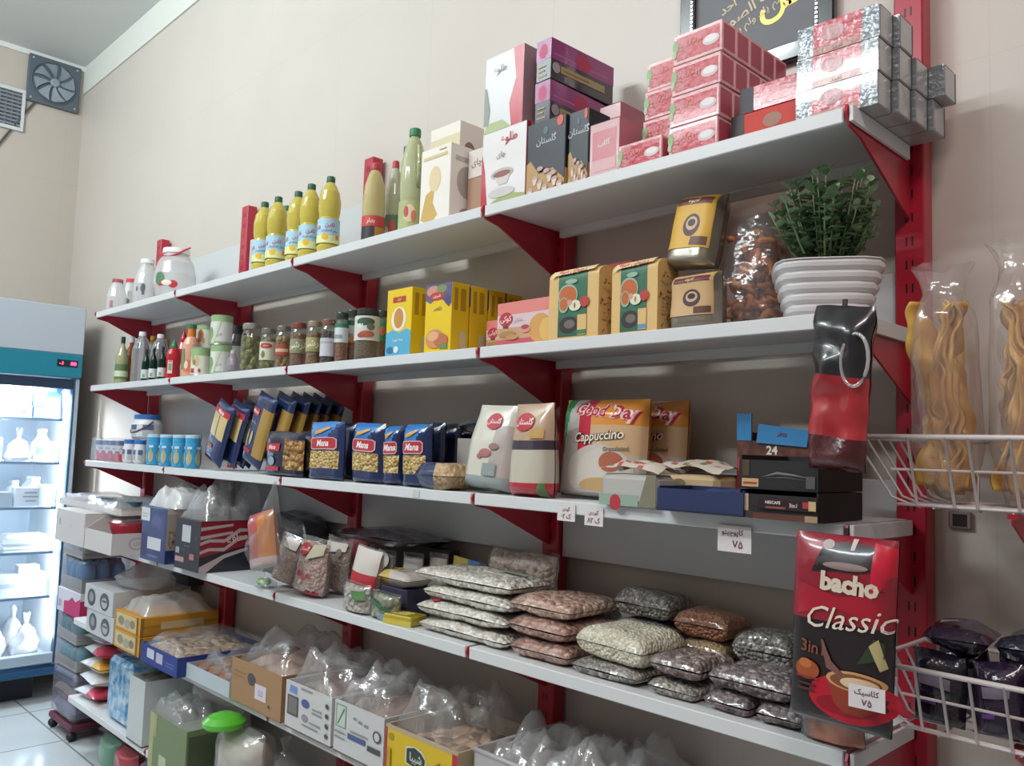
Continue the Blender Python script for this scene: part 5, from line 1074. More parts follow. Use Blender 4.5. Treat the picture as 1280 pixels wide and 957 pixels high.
# dark folded bags behind
o = Bag(.42, .17, .045, prof_full, .014, 94, lay=True); solo(o.mesh(mat('#33272f', .2, 0, .8, .6), 16, 10), 'dark_bag', 'folded dark purple bag lying behind the lentil row', 'bag', (X(505, -.10, zs+.2), -.145, zs+.192))
solo(carton(.40, .19, .045, mat('#3a3236')), 'plain_box', 'dark box at the wall carrying the folded purple bag', 'box', (X(505, -.10, zs+.1)+.035, -.107, zs+.001))
# --- stacked flat bags: one entry per bag
def flat(label, u0, u1, y, dep, z0, th, cont, seed, fm=None, rz=0, dec=None, cat='bag', ns='bean_bag', yy=None, grp=None, ry=0, grain=None):
    if not grain: grain = (.0135, .0045) if cont in BIG else (.009, .0028)
    zz = z0+th/2; xm = (X(u0, y, zz)+X(u1, y, zz))/2; w = X(u1, y, zz)-X(u0, y, zz)
    t = thing(ns, label, cat, (xm, yy if yy is not None else y+dep/2, z0), rz, grp, 0, ry)
    Bag(w*.985, dep*.97, th*.95, prof_flat, .007, seed, 6, 0, True, 8, grain=grain).mesh(cont, 64, 50).build('contents', t)
    b = Bag(w, dep, th, prof_flat, .007, seed, 6, 0, True, 8); b.mesh(fm or CL, 18, 14).build('clear_film', t)
    if dec: p = MB(); p.deco(b.surf(), dec, .002); p.build('label_print', t)
    return t
WB = grains('#cdc3b2', '#faf6ec', 66, .35, .75, '#e2dbce'); PB_ = grains('#b8988a', '#f0dccb', 66, .35, .75, '#dcc2b0'); DR = grains('#9a7064', '#dcbcac', 66, .35, .75, '#c8a89a')
RC = grains('#cdc5a6', '#f0ead6', 130, .4, .8); GL = grains('#7a746c', '#cfc8be', 120, .4, 1, '#918a80'); OL = grains('#b08a62', '#c9a67c', 140, .4, .8); BL = grains('#6c5a56', '#c4b0a8', 80, .35, 1, '#86726c'); DKB = grains('#5e5050', '#b8a8a2', 76, .35, 1, '#75686a'); BIG = (WB, PB_, DR, BL, DKB)
zz = zs+.002; wg = 'white bean bags lying flat'
for q, (u0, u1, n) in enumerate(((522, 634, 'bottom'), (520, 632, 'second from the bottom'), (527, 640, 'second from the top'), (517, 640, 'top'))):
    flat(f'flat bag of white beans, {n} of the stack', u0, u1-4, -.338+.004*q, .165, zz, .0385, WB, 101+q, None, radians([0, 1, -1, 1.5][q]), [('p', [(.62, .6), (.9, .6), (.85, .75), (.65, .75)], mat('#8fa088'))] if q == 3 else [('e', .2, .1, .05, .05, MR)] if q == 1 else None, grp=wg); zz += .0445
clearbag('bean_bag', 'big upright bag of pale pink beans with dark pink print', (X(648, -.125, zs+.1), -.118, zs+.006), .27, .222, .075, PB_, 106, [('p', [(.45, .2), (.5, .32), (.65, .34), (.9, .26), (.85, .08), (.5, .1)], mat('#8a4a54')), ('r', .06, .46, .16, .62, mat('#c9893c')), ('r', .16, .46, .22, .62, mat('#bfa34a')), ('r', .22, .46, .27, .62, mat('#6a7a4a'))], prof_full, 0, radians(-3), 0, grain=(.0135, .0045), fill=.97, a=4, wr=.008)
zz = zs+.002
for q, (u0, u1, c, n) in enumerate(((636, 706, DR, 'bottom'), (634, 706, DR, 'middle'), (636, 710, PB_, 'top'))):
    flat(f'flat bag of pink beans beside the white ones, {n} of the stack', u0, u1, -.34+.008*q, .22, zz, .046, c, 110+q, film(.05, .14, '#f6ebe6', 20, .9), radians([1, -1, 1.5][q]), grp='pink bean bags lying flat'); zz += .0505
flat('pale lilac bag behind the rice, beside the pink bean stack', 722, 757, -.115, .075, zs+.002, .11, grains('#a8989a', '#c2b2b4', 60, .4, .8), 114, film(.25, .18))
flat('clear bag of mixed beans flat under the rice', 713, 797, -.338, .16, zs+.002, .034, GL, 115, None, 0)
flat('cream rice bag lying on the shelf before the grey lentils', 718, 806, -.335, .165, zs+.040, .075, RC, 116, film(.03, .08, '#ffffff', 18, .6), radians(-3), ns='rice_bag')
gz = zs+.002
for q, (u0, u1, th, n) in enumerate(((768, 838, .05, 'bottom'), (766, 836, .05, 'middle'), (768, 842, .062, 'top'))):
    flat(f'grey lentil bag in the stack near the wall behind the rice, {n}', u0, u1-4, -.158+.004*q, .105, gz, th, GL, 117+q, film(.05, .07), 0, grp='grey lentil bags'); gz += th+.004
gz = zs+.002
for q, (u0, u1, th, c, n) in enumerate(((838, 918, .038, grains('#a08078', '#c0a098', 120, .4, .8), 'bottom, pinkish'), (836, 914, .042, OL, 'middle, tan'), (833, 918, .062, grains('#a86a4c', '#c48a66', 140, .4, .8), 'top, orange'))):
    flat(f'split pea bag between two lentil stacks, {n}', u0+8, u1-8, -.158+.004*q, .11, gz, th, c, 121+q, film(.04, .08), 0, grp='split pea bags'); gz += th+.004
gz = zs+.002
for q, (u0, u1, th, n) in enumerate(((908, 990, .05, 'lower'), (904, 988, .075, 'upper'))):
    flat(f'silvery lentil bag beside the red coffee pouch, {n} of two', u0+10, u1, -.165+.005*q, .11, gz, th, GL, 125+q, film(.05, .07), 0, grp='silvery lentil bags'); gz += th+.004
fr = (((808, 872, -.338, .14, .034, 'bottom layer, beside the rice', GL), (878, 938, -.338, .14, .036, 'bottom layer, middle', DKB), (944, 1004, -.338, .14, .036, 'bottom layer, under the coffee pouch', DKB)), ((810, 878, -.335, .135, .042, 'upper layer, beside the rice', BL), (884, 992, -.335, .135, .046, 'upper layer, darkest and biggest', DKB)))
gz = zs+.002; s_ = 128
for lay in fr:
    for (u0, u1, y, dp, th, n, c) in lay:
        flat('dark speckled bean bag at the shelf edge, '+n, u0, u1-3, y, dp, gz, th, c, s_, film(.05, .07), grp='speckled bean bags'); s_ += 1
    gz += .0425
clearbag('dried_fruit_bag', 'small clear bag of dark and orange pieces at the basket end of the shelf', (X(1040, -.33, zs+.02), -.325, zs+.002), .12, .085, .05, blotch('#3a2a22', '#c2622c', 14, .3, .5, .4), 140, None, prof_full, wr=.012)
# ================================================================== FIFTH SHELF
zs = ZE
# --- white boxes with black ovals
x1 = X(142, -.415, zs+.1); x0 = X(109, -.415, zs+.1); w = x1-x0; hT = ZV(741, x1, -.415)-zs; h = hT/2-.002; bo = mat('#55585e', .4)
def tapebox(w, h, d): return carton(w, h, d, mat('#c6c8ca', .45), {'F': [('e', .25, .5, .15, .36, bo), ('e', .72, .5, .16, .36, bo), ('e', .25, .52, .08, .2, mat('#9a9ca0')), ('e', .72, .45, .1, .22, mat('#b5b7ba')), ('r', .64, .48, .8, .56, bo)], 'R': [('p', [(.1, .2), (.2, .55), (.9, .75), (.9, .55), (.3, .4), (.2, .15)], mat('#3f4248'))]})
o = solo(tapebox(w, h, .36), 'white_box', 'white box with dark oval prints, lower of two, fridge end of fifth shelf', 'box', ((x0+x1)/2, -.415, zs+.001), 0, 'white boxes with oval prints')
dup(o, ((x0+x1)/2-.02, -.42, zs+.0025+h), 'white box with dark oval prints, upper of two, fridge end of fifth shelf', radians(1))
solo(knot_bag(.3, .26, .16, 21, film(.34, .14), 20, 14, .3), 'clear_bag', 'knotted clear bag on the white oval print boxes', 'bag', ((x0+x1)/2+.08, -.24, zs+.005+2*h))
solo(carton(.2, .05, .15, mat('#3c3e44')), 'plain_box', 'flat dark box on the white boxes at the wall', 'box', ((x0+x1)/2+.06, -.10+.0-.07+.09, zs+.004+2*h))
# --- orange yellow cartons
x0, x1 = X(143, -.42, zs+.05), X(174, -.42, zs+.05); w = x1-x0; hT = ZV(773, x1, -.42)-zs; h = hT/2-.002; yo = card('#c98f2a'); cr = mat('#cdb98c')
def yco(w, h, d):
    gl_ = grains('#b9a878', '#8a7a4c', 18, .5, .1)
    return carton(w, h, d, yo, {'F': [('r', .05, .12, .85, .9, cr), ('e', .25, .5, .12, .25, mat('#8f8a78')), ('e', .5, .42, .12, .25, mat('#a5a08c')), ('e', .7, .5, .1, .22, mat('#8a7f66')), ('r', .86, 0, .92, 1, mat('#7d5a24'))], 'R': [('r', .02, .42, .98, .58, mat('#b07a22')), ('r', .25, .3, .8, .7, mat('#cdb488')), ('r', 0, 0, .04, 1, mat('#8f6a2a')), ('p', [(.04, .05), (.2, .05), (.3, .3), (.1, .4)], mat('#b8862c'))]})
o = solo(yco(w, h, .345), 'wafer_carton', 'orange yellow carton under its twin, fifth shelf', 'box', ((x0+x1)/2, -.42, zs+.001), 0, 'orange yellow cartons')
dup(o, ((x0+x1)/2-.006, -.418, zs+.0025+h), 'orange yellow carton on top of its twin, with film bag over it')
solo(crumple(w*.9, .30, .075, 23, 16, .3, film(.42, .12)), 'film_bag', 'crumpled milky film bag lying on the orange yellow cartons', 'bag', ((x0+x1)/2, -.245, zs+.0045+2*h))
# --- blue tray of biscuits
x0, x1 = X(177, -.425, zs+.05), X(222, -.425, zs+.05); w = x1-x0; h = ZV(823, x1, -.425)-zs
t = thing('biscuit_tray', 'blue open carton of loose biscuits with white stickers on its front', 'tray', ((x0+x1)/2, -.427, zs+.001)); nb = card('#2a3c86')
tray(w, h, .38, nb).deco(bface(w, h, .38, 'F'), [('r', .18, .35, .38, .85, mat('#c2c6d4')), ('r', .44, .3, .62, .82, mat('#b5b0c0')), ('r', .7, .5, .92, .56, mat('#6a78b0')), ('r', .7, .35, .92, .4, mat('#6a78b0'))]).build('carton', t)
def heap(w, d, h, seed, m, n=16, amp=.35):
    return crumple(w, d, h, seed, n, amp, m)
o = heap(w*.95, .36, h*.5, 31, grains('#a5876a', '#c4a888', 26, .6, 1, '#b59878')).build('biscuits', t); o.location = (0, .19, h*.72)
o = crumple(w*.97, .37, .07, 32, 18, .35, film(.12, .14)).build('film_bag', t); o.location = (0, .19, h*.86)
# --- pale tray with bread
x0, x1 = X(233, -.39, zs+.03), X(286.5, -.39, zs+.03); w = x1-x0
t = thing('bread_tray', 'pale blue tray of brown rolls in a clear bag beside the blue carton', 'tray', ((x0+x1)/2, -.39, zs+.001))
tray(w, .055, .32, mat('#b5c0c6', .5)).build('tray', t)
for i in range(4):
    for j in range(3):
        o = MB().lathe([(.0001, 0), (.026, .004), (.034, .018), (.028, .034), (.0001, .042)], blotch('#8a5a3c', '#a8795a', 30, .5, .3), 12).build('roll', t); o.location = (-w/2+.045+(w-.09)/3*i, .06+.095*j, .02)
o = crumple(w*.88, .30, .10, 33, 18, .35, film(.14, .14)).build('film_bag', t); o.location = (-.005, .175, .012)
# --- brown carton
x0, x1 = X(290, -.385, zs+.06), X(352, -.385, zs+.06); w = x1-x0; h = ZV(846, x1, -.385)-zs; KB = mat('#a07c58', .65)
t = thing('brown_carton', 'open brown cardboard carton with a white price sticker', 'box', ((x0+x1)/2, -.388, zs+.001))
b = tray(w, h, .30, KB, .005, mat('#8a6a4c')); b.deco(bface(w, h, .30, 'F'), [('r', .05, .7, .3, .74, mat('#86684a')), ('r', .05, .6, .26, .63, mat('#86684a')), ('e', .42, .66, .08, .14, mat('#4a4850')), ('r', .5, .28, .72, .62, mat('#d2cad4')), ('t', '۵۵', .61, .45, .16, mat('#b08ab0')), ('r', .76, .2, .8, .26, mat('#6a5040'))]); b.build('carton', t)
o = heap(w*.94, .28, h*.5, 34, blotch('#8a6a5c', '#b39a8a', 12, .5, .4)).build('goods', t); o.location = (0, .15, h*.6)
o = crumple(w*.9, .28, .12, 35, 20, .4, film(.10, .17)).build('film_bag', t); o.location = (0, .15, h*.93)
# --- white printed cartons
def wcart(label, u0, u1, vt, y, seed, dec):
    x0, x1 = X(u0, y, zs+.06), X(u1, y, zs+.06); w = x1-x0; h = ZV(vt, x1, y)-zs
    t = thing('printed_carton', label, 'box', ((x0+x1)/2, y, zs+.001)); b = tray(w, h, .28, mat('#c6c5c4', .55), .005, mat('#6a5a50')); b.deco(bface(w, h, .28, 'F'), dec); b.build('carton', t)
    o = heap(w*.93, .26, h*.5, seed, blotch('#6a5048', '#9a8478', 12, .5, .4)).build('goods', t); o.location = (0, .14, h*.62)
    o = crumple(w*.9, .26, .11, seed+1, 20, .4, film(.2, .18)).build('film_bag', t); o.location = (0, .14, h*.95); return t
bi = mat('#4a5a8a'); gi = mat('#4c4c50'); gi2 = mat('#8a8a8e'); gg = mat('#5c8a6a')
wcart('white carton with dark square picture and blue marks, beside the brown carton', 356.5, 413.5, 873, -.388, 36, [('p', [(.08, .78), (.26, .76), (.26, .92), (.1, .94)], mat('#6a8ac0')), ('r', .05, .3, .3, .72, gi), ('r', .08, .34, .27, .68, mat('#76706c')), ('e', .45, .66, .09, .09, bi), ('e', .45, .36, .07, .08, gi2), ('r', .35, .92, .6, .96, gi2), ('r', .6, .6, .82, .63, gi2), ('r', .6, .52, .82, .55, gi2), ('r', .4, .2, .75, .23, gi2), ('r', .55, .3, .8, .33, gi2)]+[('e', .92, .2+.2*q, .035, .05, gi) for q in range(4)])
wcart('white carton with green sketch and blue print, beside the yellow carton', 417.5, 479, 899, -.388, 38, [('p', [(.03, .5), (.25, .5), (.25, .94), (.03, .94)], gg), ('p', [(.05, .52), (.23, .52), (.23, .92), (.05, .92)], mat('#c2c6c0')), ('p', [(.06, .55), (.2, .9), (.22, .86), (.09, .55)], gg), ('r', .4, .75, .46, .8, gi2), ('r', .5, .72, .58, .77, gi2), ('r', .62, .7, .7, .75, gi2), ('r', .35, .5, .7, .53, gi2), ('r', .3, .36, .66, .46, bi), ('r', .7, .3, .95, .4, gi), ('e', .88, .62, .08, .11, gi), ('e', .88, .62, .05, .08, mat('#c6c5c4')), ('r', .03, .4, .25, .43, gi2), ('r', .03, .3, .25, .33, gi2)])
# --- yellow carton
y = -.388; x0, x1 = X(482, y, zs+.1), X(572, y, zs+.1); w = x1-x0; h = ZV(942, x1, y)-zs; yl = card('#d3b21f')
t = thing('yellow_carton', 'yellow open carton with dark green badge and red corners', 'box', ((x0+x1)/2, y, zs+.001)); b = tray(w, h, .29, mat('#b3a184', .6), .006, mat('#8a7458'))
b.deco(bface(w, h, .29, 'F'), [('r', 0, 0, 1, .93, yl), ('r', 0, 0, .03, .95, mat('#b03038')), ('r', .93, 0, 1, .95, mat('#b03038')), ('p', [(.3, .42), (.58, .35), (.6, .62), (.54, .75), (.44, .8), (.3, .74)], mat('#cfcab0')), ('p', [(.32, .45), (.56, .38), (.58, .62), (.52, .72), (.43, .77), (.32, .71)], mat('#2f3f3a')), ('t', fa('شیبا'), .45, .57, .2, mat('#dcd8c8')), ('e', .09, .8, .04, .07, mat('#a08a2a')), *[('r', .73+.034*q, .60+.2*s, .755+.034*q, .66+.2*s+.03*(q % 2), mat('#7d5a1c')) for q in range(5) for s in (0, -1)], ('r', .2, .28, .6, .31, mat('#a8902a')), ('r', .05, .1, .1, .6, mat('#b89a20'))]); b.build('carton', t)
o = heap(w*.92, .27, h*.4, 41, grains('#b08a6c', '#c9a888', 22, .5, 1)).build('goods', t); o.location = (0, .145, h*.5)
o = crumple(w*.92, .27, .16, 42, 20, .45, film(.14, .16)).build('film_bag', t); o.location = (0, .145, h*.7)
# --- big clear bags and lidded crate at the far end
y = -.36; x0, x1 = X(592, y, zs+.08), X(800, -.30, zs+.14)
t = thing('clear_crate', 'clear plastic crate of bagged sweets at the end of the fifth shelf', 'crate', ((x0+x1)/2, -.36, zs+.001)); w = x1-x0; hh = .155
CRM = film(.4, .14, '#f4f0ee', 10, .3)
tray(w, hh, .32, CRM, .004).build('crate', t)
b = MB(); b.tube([(-w/2, 0, hh), (w/2, 0, hh), (w/2, .32, hh), (-w/2, .32, hh)], .006, film(.55, .2), 6, None, True); b.build('crate_edge', t)
o = heap(w*.9, .28, .09, 43, blotch('#8a6a5c', '#c0a494', 9, .5, .4)).build('sweets', t); o.location = (0, .16, .01)
for q in range(3):
    o = crumple(w*.42, .26, .13, 44+q, 16, .45, film(.32, .2)).build('film_bag', t); o.location = (-w*.3+w*.3*q, .16, hh*.55+.01*q)

# ================================================================== LOWEST SHELF
zs = ZF
wf, pf, yf = foil('#d2d2d4', .3, .3), foil('#c4344c', .3, .3), foil('#d8a63c', .3, .3)
zz = zs+.001
for q, (n, cc) in enumerate((('bottom of the heap', pf), ('second of the heap', wf), ('third of the heap', yf), ('fourth of the heap', pf), ('top of the heap', wf))):
    b = Bag(.24, .24, .064, prof_pillow, .006, 150+q, 2.4, lay=True); m = b.mesh(lambda s, u, v, cc=cc: cc if (u > .55 and s == 0 or u > .7) else wf, 14, 12)
    solo(m, 'flour_bag', 'white puffy bag with coloured end, lowest shelf, '+n, 'bag', (.145+.012*q, -.215+.004*q, zz), radians([4, -5, 3, -4, 6][q]), 'white puffy bags'); zz += .0685
# water pack
x0, x1 = X(134, -.335, zs+.1), X(160, -.335, zs+.1); w = x1-x0
t = thing('shrink_pack', 'blue shrink wrapped pack beside the white puffy bags', 'pack', ((x0+x1)/2, -.34, zs+.001)); hh = ZV(824, (x0+x1)/2, -.335)-zs
MB().box((-w/2, 0, 0), (w/2, .26, hh), blotch('#3a86b8', '#b5cede', 22, .2, .9, .6), .02).build('wrapper', t)
for i in range(3):
    o = MB().lathe([(.02, 0), (.022, .012), (.018, .018), (.0001, .018)], mat('#2b6fb0'), 10).build('cap', t); o.location = (-w/2+.06+.08*i, .12, hh)
solo(crumple(w*.9, .2, .07, 52, m=FILMC), 'clear_bag', 'loose clear film on the blue shrink pack', 'bag', ((x0+x1)/2, -.21, zs+hh+.021))
# white tub with dark goods, milky sack
x0, x1 = X(160.5, -.37, zs+.12), .985; w = x1-x0; hh = ZV(848, (x0+x1)/2, -.37)-zs
t = thing('white_tub', 'tall white open tub of dark goods beside the blue shrink pack', 'tub', ((x0+x1)/2, -.372, zs+.001))
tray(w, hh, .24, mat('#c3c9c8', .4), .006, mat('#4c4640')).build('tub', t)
o = heap(w*.9, .22, .06, 53, blotch('#4a4640', '#6f6a60', 14, .4, .5)).build('dark_goods', t); o.location = (0, .12, hh*.85)
x = X(240, -.30, zs+.15)
t = thing('clear_sack', 'large milky clear sack behind the green box', 'bag', (1.245, -.155, zs+.004))
b = Bag(.40, .30, .16, prof_full, .012, 155, 2.4, fq=9); b.mesh(film(.8, .12, '#f4f2ec', 14, .9), 20, 18).build('clear_film', t)
Bag(.34, .23, .12, prof_full, .008, 156, 2.4, fq=12).mesh(grains('#a8a294', '#c6c1b2', 20, .5, .7), 14, 14).build('contents', t)
# green box
x0, x1 = X(187, -.425, zs+.06), X(232, -.425, zs+.06); w = x1-x0; hh = ZV(915, x1, -.425)-zs
t = thing('green_box', 'olive green carton with film over it on the lowest shelf', 'box', ((x0+x1)/2, -.43, zs+.001))
carton(w, hh, .17, mat('#6f7f56', .4), {'F': [('r', 0, 0, .12, 1, mat('#a8a878')), ('r', .3, .1, .5, .35, mat('#b8bda4')), ('r', .12, .6, .2, 1, mat('#9aa070'))], 'T': [('r', 0, 0, 1, 1, mat('#8a8c84'))], 'R': [('r', .05, .2, .9, .9, mat('#4a5a3c'))]}).build('carton', t)
o = crumple(w*.66, .15, .08, 54, 18, .4, film(.2, .17)).build('film_bag', t); o.location = (-w*.15, .085, hh+.001)
# sack with green lid
x = X(283, -.36, zs+.12)
x0, x1 = X(242, -.42, zs+.1), X(300, -.42, zs+.1)
gx = X(279, -.40, .42); gz = ZV(907, gx, -.40); sh = gz-zs-.006
t = thing('rice_sack', 'clear bag of cream goods topped by a bright green lid', 'bag', (gx+.045, -.335, zs+.004))
Bag(.25, sh*.9, .15, prof_full, .010, 158, 2.6, fq=10).mesh(blotch('#b5ab98', '#cfc8b8', 10, .5, .4), 14, 12).build('contents', t)
Bag(.27, sh, .17, prof_full, .010, 159, 2.4, fq=10).mesh(film(.2, .15), 18, 14).build('clear_film', t)
o = MB().lathe([(.070, 0), (.076, .008), (.076, .02), (.055, .036), (.028, .046), (.0001, .048)], mat('#55b52c', .35, 0, 0, .3), 22).build('lid', t); o.location = (-.045, -.065, gz-zs-.004)
# red carton, flat tan bag
x0, x1 = X(335, -.40, zs+.05), X(440, -.40, zs+.05); w = x1-x0
b = carton(w, .095, .26, mat('#a52f30', .4), {'T': [('r', .05, .1, .3, .5, mat('#b98a6a')), ('r', .4, .3, .9, .8, mat('#8a2428'))], 'F': [('r', .3, .2, .6, .8, mat('#c9a080'))]})
solo(b, 'red_carton', 'red flat carton beside the green lidded bag', 'box', ((x0+x1)/2, -.40, zs+.001))
solo(knot_bag(.16, .14, .17, 55, film(.2, .17), 18, 14, .5), 'clear_bag', 'tied clear bag standing behind the green lid', 'bag', (X(338, -.17, zs+.15), -.105, zs+.001))
# bags on the floor below
b = Bag(.2, .14, .12, prof_full, .015, 161); solo(b.mesh(foil('#a83a44', .3, .4)), 'floor_bag', 'red bag on the floor under the lowest shelf', 'bag', (.62, -.27, Z0+.001))
b = Bag(.2, .13, .12, prof_full, .015, 162); solo(b.mesh(foil('#6f9a80', .3, .4)), 'floor_bag', 'green bag on the floor under the lowest shelf', 'bag', (.36, -.25, Z0+.001))
b = Bag(.22, .14, .12, prof_full, .015, 163); solo(b.mesh(foil('#8f8aa0', .3, .4)), 'floor_bag', 'grey lilac bag on the floor under the lowest shelf', 'bag', (.9, -.27, Z0+.001))
# ================================================================== DISPLAY FRIDGE
def YU(u, x, z):
    a = RT*FPX-(u-640)*FW
    return CAM.y-((x-CAM.x)*a.x+(z-CAM.z)*a.z)/a.y
XF = -.88; FR = -.135; FL = -1.30; FBK = -1.62
def zf(v, u=90, x=XF): 
    y = YU(u, x, 1.5); return ZV(v, x, y)
fb, ft = zf(846, 62), zf(388, 113)
z_te1, z_te0, z_dr0 = zf(446, 111), zf(474, 109), zf(824, 66)
t = thing('display_fridge', 'tall glass door display fridge with teal header, standing against the side wall', 'fridge', (XF, FR, Z0))
def L(x, y, z): return (x-XF, y-FR, z-Z0)
CABW = mat('#c3c9d0', .4); TEAL = mat('#1c7f95', .4); FRM = mat('#2f4a66', .35); INW = mat('#e2e8ea', .5)
def fbox(b, x0, x1, y0, y1, z0, z1, m, c=0): return b.box(L(x0, y0, z0), L(x1, y1, z1), m, c)
b = MB()
fbox(b, FBK, FBK+.04, FL, FR, fb, ft, CABW); fbox(b, FBK+.04, XF-.06, FR-.035, FR, fb, ft, CABW, .004); fbox(b, FBK+.04, XF-.06, FL, FL+.035, fb, ft, CABW)
fbox(b, FBK+.04, XF-.06, FL+.035, FR-.035, ft-.04, ft, CABW); fbox(b, FBK+.04, XF-.06, FL+.035, FR-.035, z_dr0-.05, z_dr0, CABW)
b.build('cabinet', t)
b = MB(); fbox(b, FBK+.041, FBK+.05, FL+.036, FR-.036, z_dr0, z_te0, mat('#a3b2bd', .5)); fbox(b, FBK+.05, XF-.06, FR-.040, FR-.036, z_dr0, z_te0, INW); fbox(b, FBK+.05, XF-.06, FL+.036, FL+.040, z_dr0, z_te0, INW); b.build('lining', t)
b = MB(); fbox(b, XF-.06, XF+.01, FL, FR, z_te1, ft, mat('#b3bcc6', .4), .006); b.build('header_panel', t)
b = MB(); fbox(b, XF-.06, XF+.02, FL, FR-.005, z_te0, z_te1, TEAL, .004); tl_ = b.build('control_panel', t)
b = MB(); y1 = YU(98, XF+.02, 1.95); zc_ = zf(455, 84); fbox(b, XF+.019, XF+.0215, YU(70, XF, zc_), y1, zc_-.022, zc_+.022, mat('#24323c', .2))
S = Surf(lambda u, v, k: (L(XF+.022+k, YU(70, XF, zc_)+u*(y1-YU(70, XF, zc_)), zc_-.02+.04*v)), .1, .04)
b.deco(S, [('t', '-1', .2, .5, .5, mat('#ff3a6a', .5, 0, 0, 0, 4), {'bold': .04}), ('t', '88', .78, .5, .55, mat('#ff3a6a', .5, 0, 0, 0, 4), {'bold': .04})]); b.build('temperature_display', tl_)
yin = YU(93, XF, 1.9); b = MB()
fbox(b, XF-.05, XF, FR-.03, FR-.006, z_dr0-.04, z_te0-.004, mat('#9fb0c0', .4), .003)
b.build('side_rail', t)
dr = MB(); yr = FR-.032
fbox(dr, XF-.045, XF+.004, yin, yr, z_dr0-.03, z_te0-.01, FRM, .004); fbox(dr, XF-.045, XF+.004, FL, FL+.06, z_dr0-.03, z_te0-.01, FRM, .004)
fbox(dr, XF-.045, XF+.004, FL+.06, yin, z_te0-.07, z_te0-.01, mat('#26384e', .35), .004); fbox(dr, XF-.045, XF+.004, FL+.06, yin, z_dr0-.03, z_dr0+.03, mat('#a9bccb', .35), .004)
do = dr.build('door', t)
g = MB(); fbox(g, XF-.022, XF-.018, FL+.06, yin, z_dr0+.03, z_te0-.07, film(.03, .06, '#f6faff', 3, .02)); g.build('door_glass', do)
b = MB(); fbox(b, XF-.10, XF+.005, FL, FR-.01, fb-.0, z_dr0-.055, mat('#23527a', .4), .004); b.build('base_panel', t)
b = MB(); fbox(b, XF-.5, XF-.14, FL+.1, FR-.1, Z0+.0, fb, mat('#20262c', .6)); b.build('plinth', t)
zsh = [zf(v, 78, XF-.1) for v in (524, 578, 633, 688, 743)]; zsh.append(z_dr0+.001)
gl = film(.14, .10, '#f8fcff', 4, .02)
for z in zsh[:-1]:
    b = MB(); fbox(b, FBK+.06, XF-.08, FL+.045, FR-.045, z-.008, z, gl); fbox(b, XF-.08, XF-.072, FL+.045, FR-.045, z-.012, z+.003, mat('#6d8ba0', .3)); b.build('glass_shelf', t)
LEDM = mat('#cfe4ff', .5, 0, 0, 0, 12)
b = MB(); fbox(b, XF-.085, XF-.070, FR-.062, FR-.048, z_dr0+.1, z_te0-.1, LEDM); b.build('light_strip', t)
# goods
zt0 = [z_te0]+zsh
def fr(name, label, cat, mb, u0, row, x=-1.02, rz=0, dz=0, group=None, center=True):
    z = zsh[row]+.0012+dz; ys = [v[0] if rz else v[1] for v in mb.v]
    return solo(mb, name, label, cat, (x, min(YU(u0, x, z), FR-.072-max(ys)), z), rz, group)
def ctub(w, h, d, m, dec): return carton(w, h, d, m, {'F': dec})
R9 = radians(90)
gw = mat('#dfe6e6', .4); grn2 = mat('#5f9a72'); rdd = mat('#b34a58')
tbm = carton(.098, .07, .11, gw, {'F': [('r', .06, .15, .94, .85, grn2), ('e', .45, .5, .26, .26, rdd), ('r', .06, .8, .94, .9, mat('#8a9a94'))]})
t0 = None; h_ = .0715
for c, (u, nm) in enumerate(((4, 'column beside the window edge'), (28, 'column beside the blue packs'))):
    for l in range(3):
        z = zsh[0]+.0012+h_*l; p = (-1.0, YU(u, -1.0, z), z); lb = f'white tub with green print, top fridge shelf, {["bottom", "middle", "top"][l]} of the {nm}'
        if not t0: t0 = solo(tbm, 'cheese_tub', lb, 'tub', p, R9, 'tubs on the top fridge shelf')
        else: dup(t0, p, lb)
bp_ = carton(.15, .068, .12, mat('#5c8fc8', .35), {'F': [('r', 0, .1, .5, .9, mat('#8a94c0')), ('e', .3, .5, .12, .25, mat('#a58fb0')), ('r', .6, .35, .85, .7, mat('#c9e0ee'))]}); t0 = None
for l in range(3):
    z = zsh[0]+.0012+.07*l; p = (-1.0, YU(59, -1.0, z), z); lb = f'blue dairy pack on the top fridge shelf, {["bottom", "middle", "top"][l]} of the pile'
    if not t0: t0 = solo(bp_, 'dairy_pack', lb, 'pack', p, R9, 'blue packs on the top fridge shelf')
    else: dup(t0, p, lb)
FW_ = mat('#e6e8e8', .4); MK = [(.8, 0), (1, .03), (1, .5), (.8, .66), (.5, .78), (.42, .88), (.5, .9), (.5, 1), (.0001, 1)]
def jugm(D, h): return MB().lathe([(r*D/2, z*h) for r, z in MK], FW_, 18)
fr('milk_bag', 'white bag of bread with its ends twisted, second fridge shelf', 'bag', knot_bag(.2, .15, .2, 61, film(.75, .12), 18, 14, .3), 21, 1, -1.05)
fr('cream_tub', 'small white cup in the second fridge shelf near the bag', 'tub', MB().lathe([(.035, 0), (.045, .11), (.048, .115), (.0001, .115)], FW_, 16), 47, 1, -1.26)
fr('milk_jug', 'white milk jug on the second fridge shelf behind the white box', 'bottle', jugm(.12, .2), 61, 1, -1.12)
fr('dairy_box', 'bright white box at the hinge side of the second fridge shelf', 'box', carton(.13, .125, .07, FW_, {'F': [('r', .1, .4, .5, .7, mat('#c3ccd6'))]}), 67, 1, -.975, R9)
fr('dairy_box', 'white box with pale blue print at the far side of the second fridge shelf', 'box', carton(.08, .14, .08, FW_, {'F': [('r', .1, .3, .9, .7, mat('#9cc0d8'))]}), -8, 1, -1.0, R9)
fr('milk_jug', 'squat white jug on the third fridge shelf', 'bottle', jugm(.11, .15), 15, 2, -1.17, 0, .0)
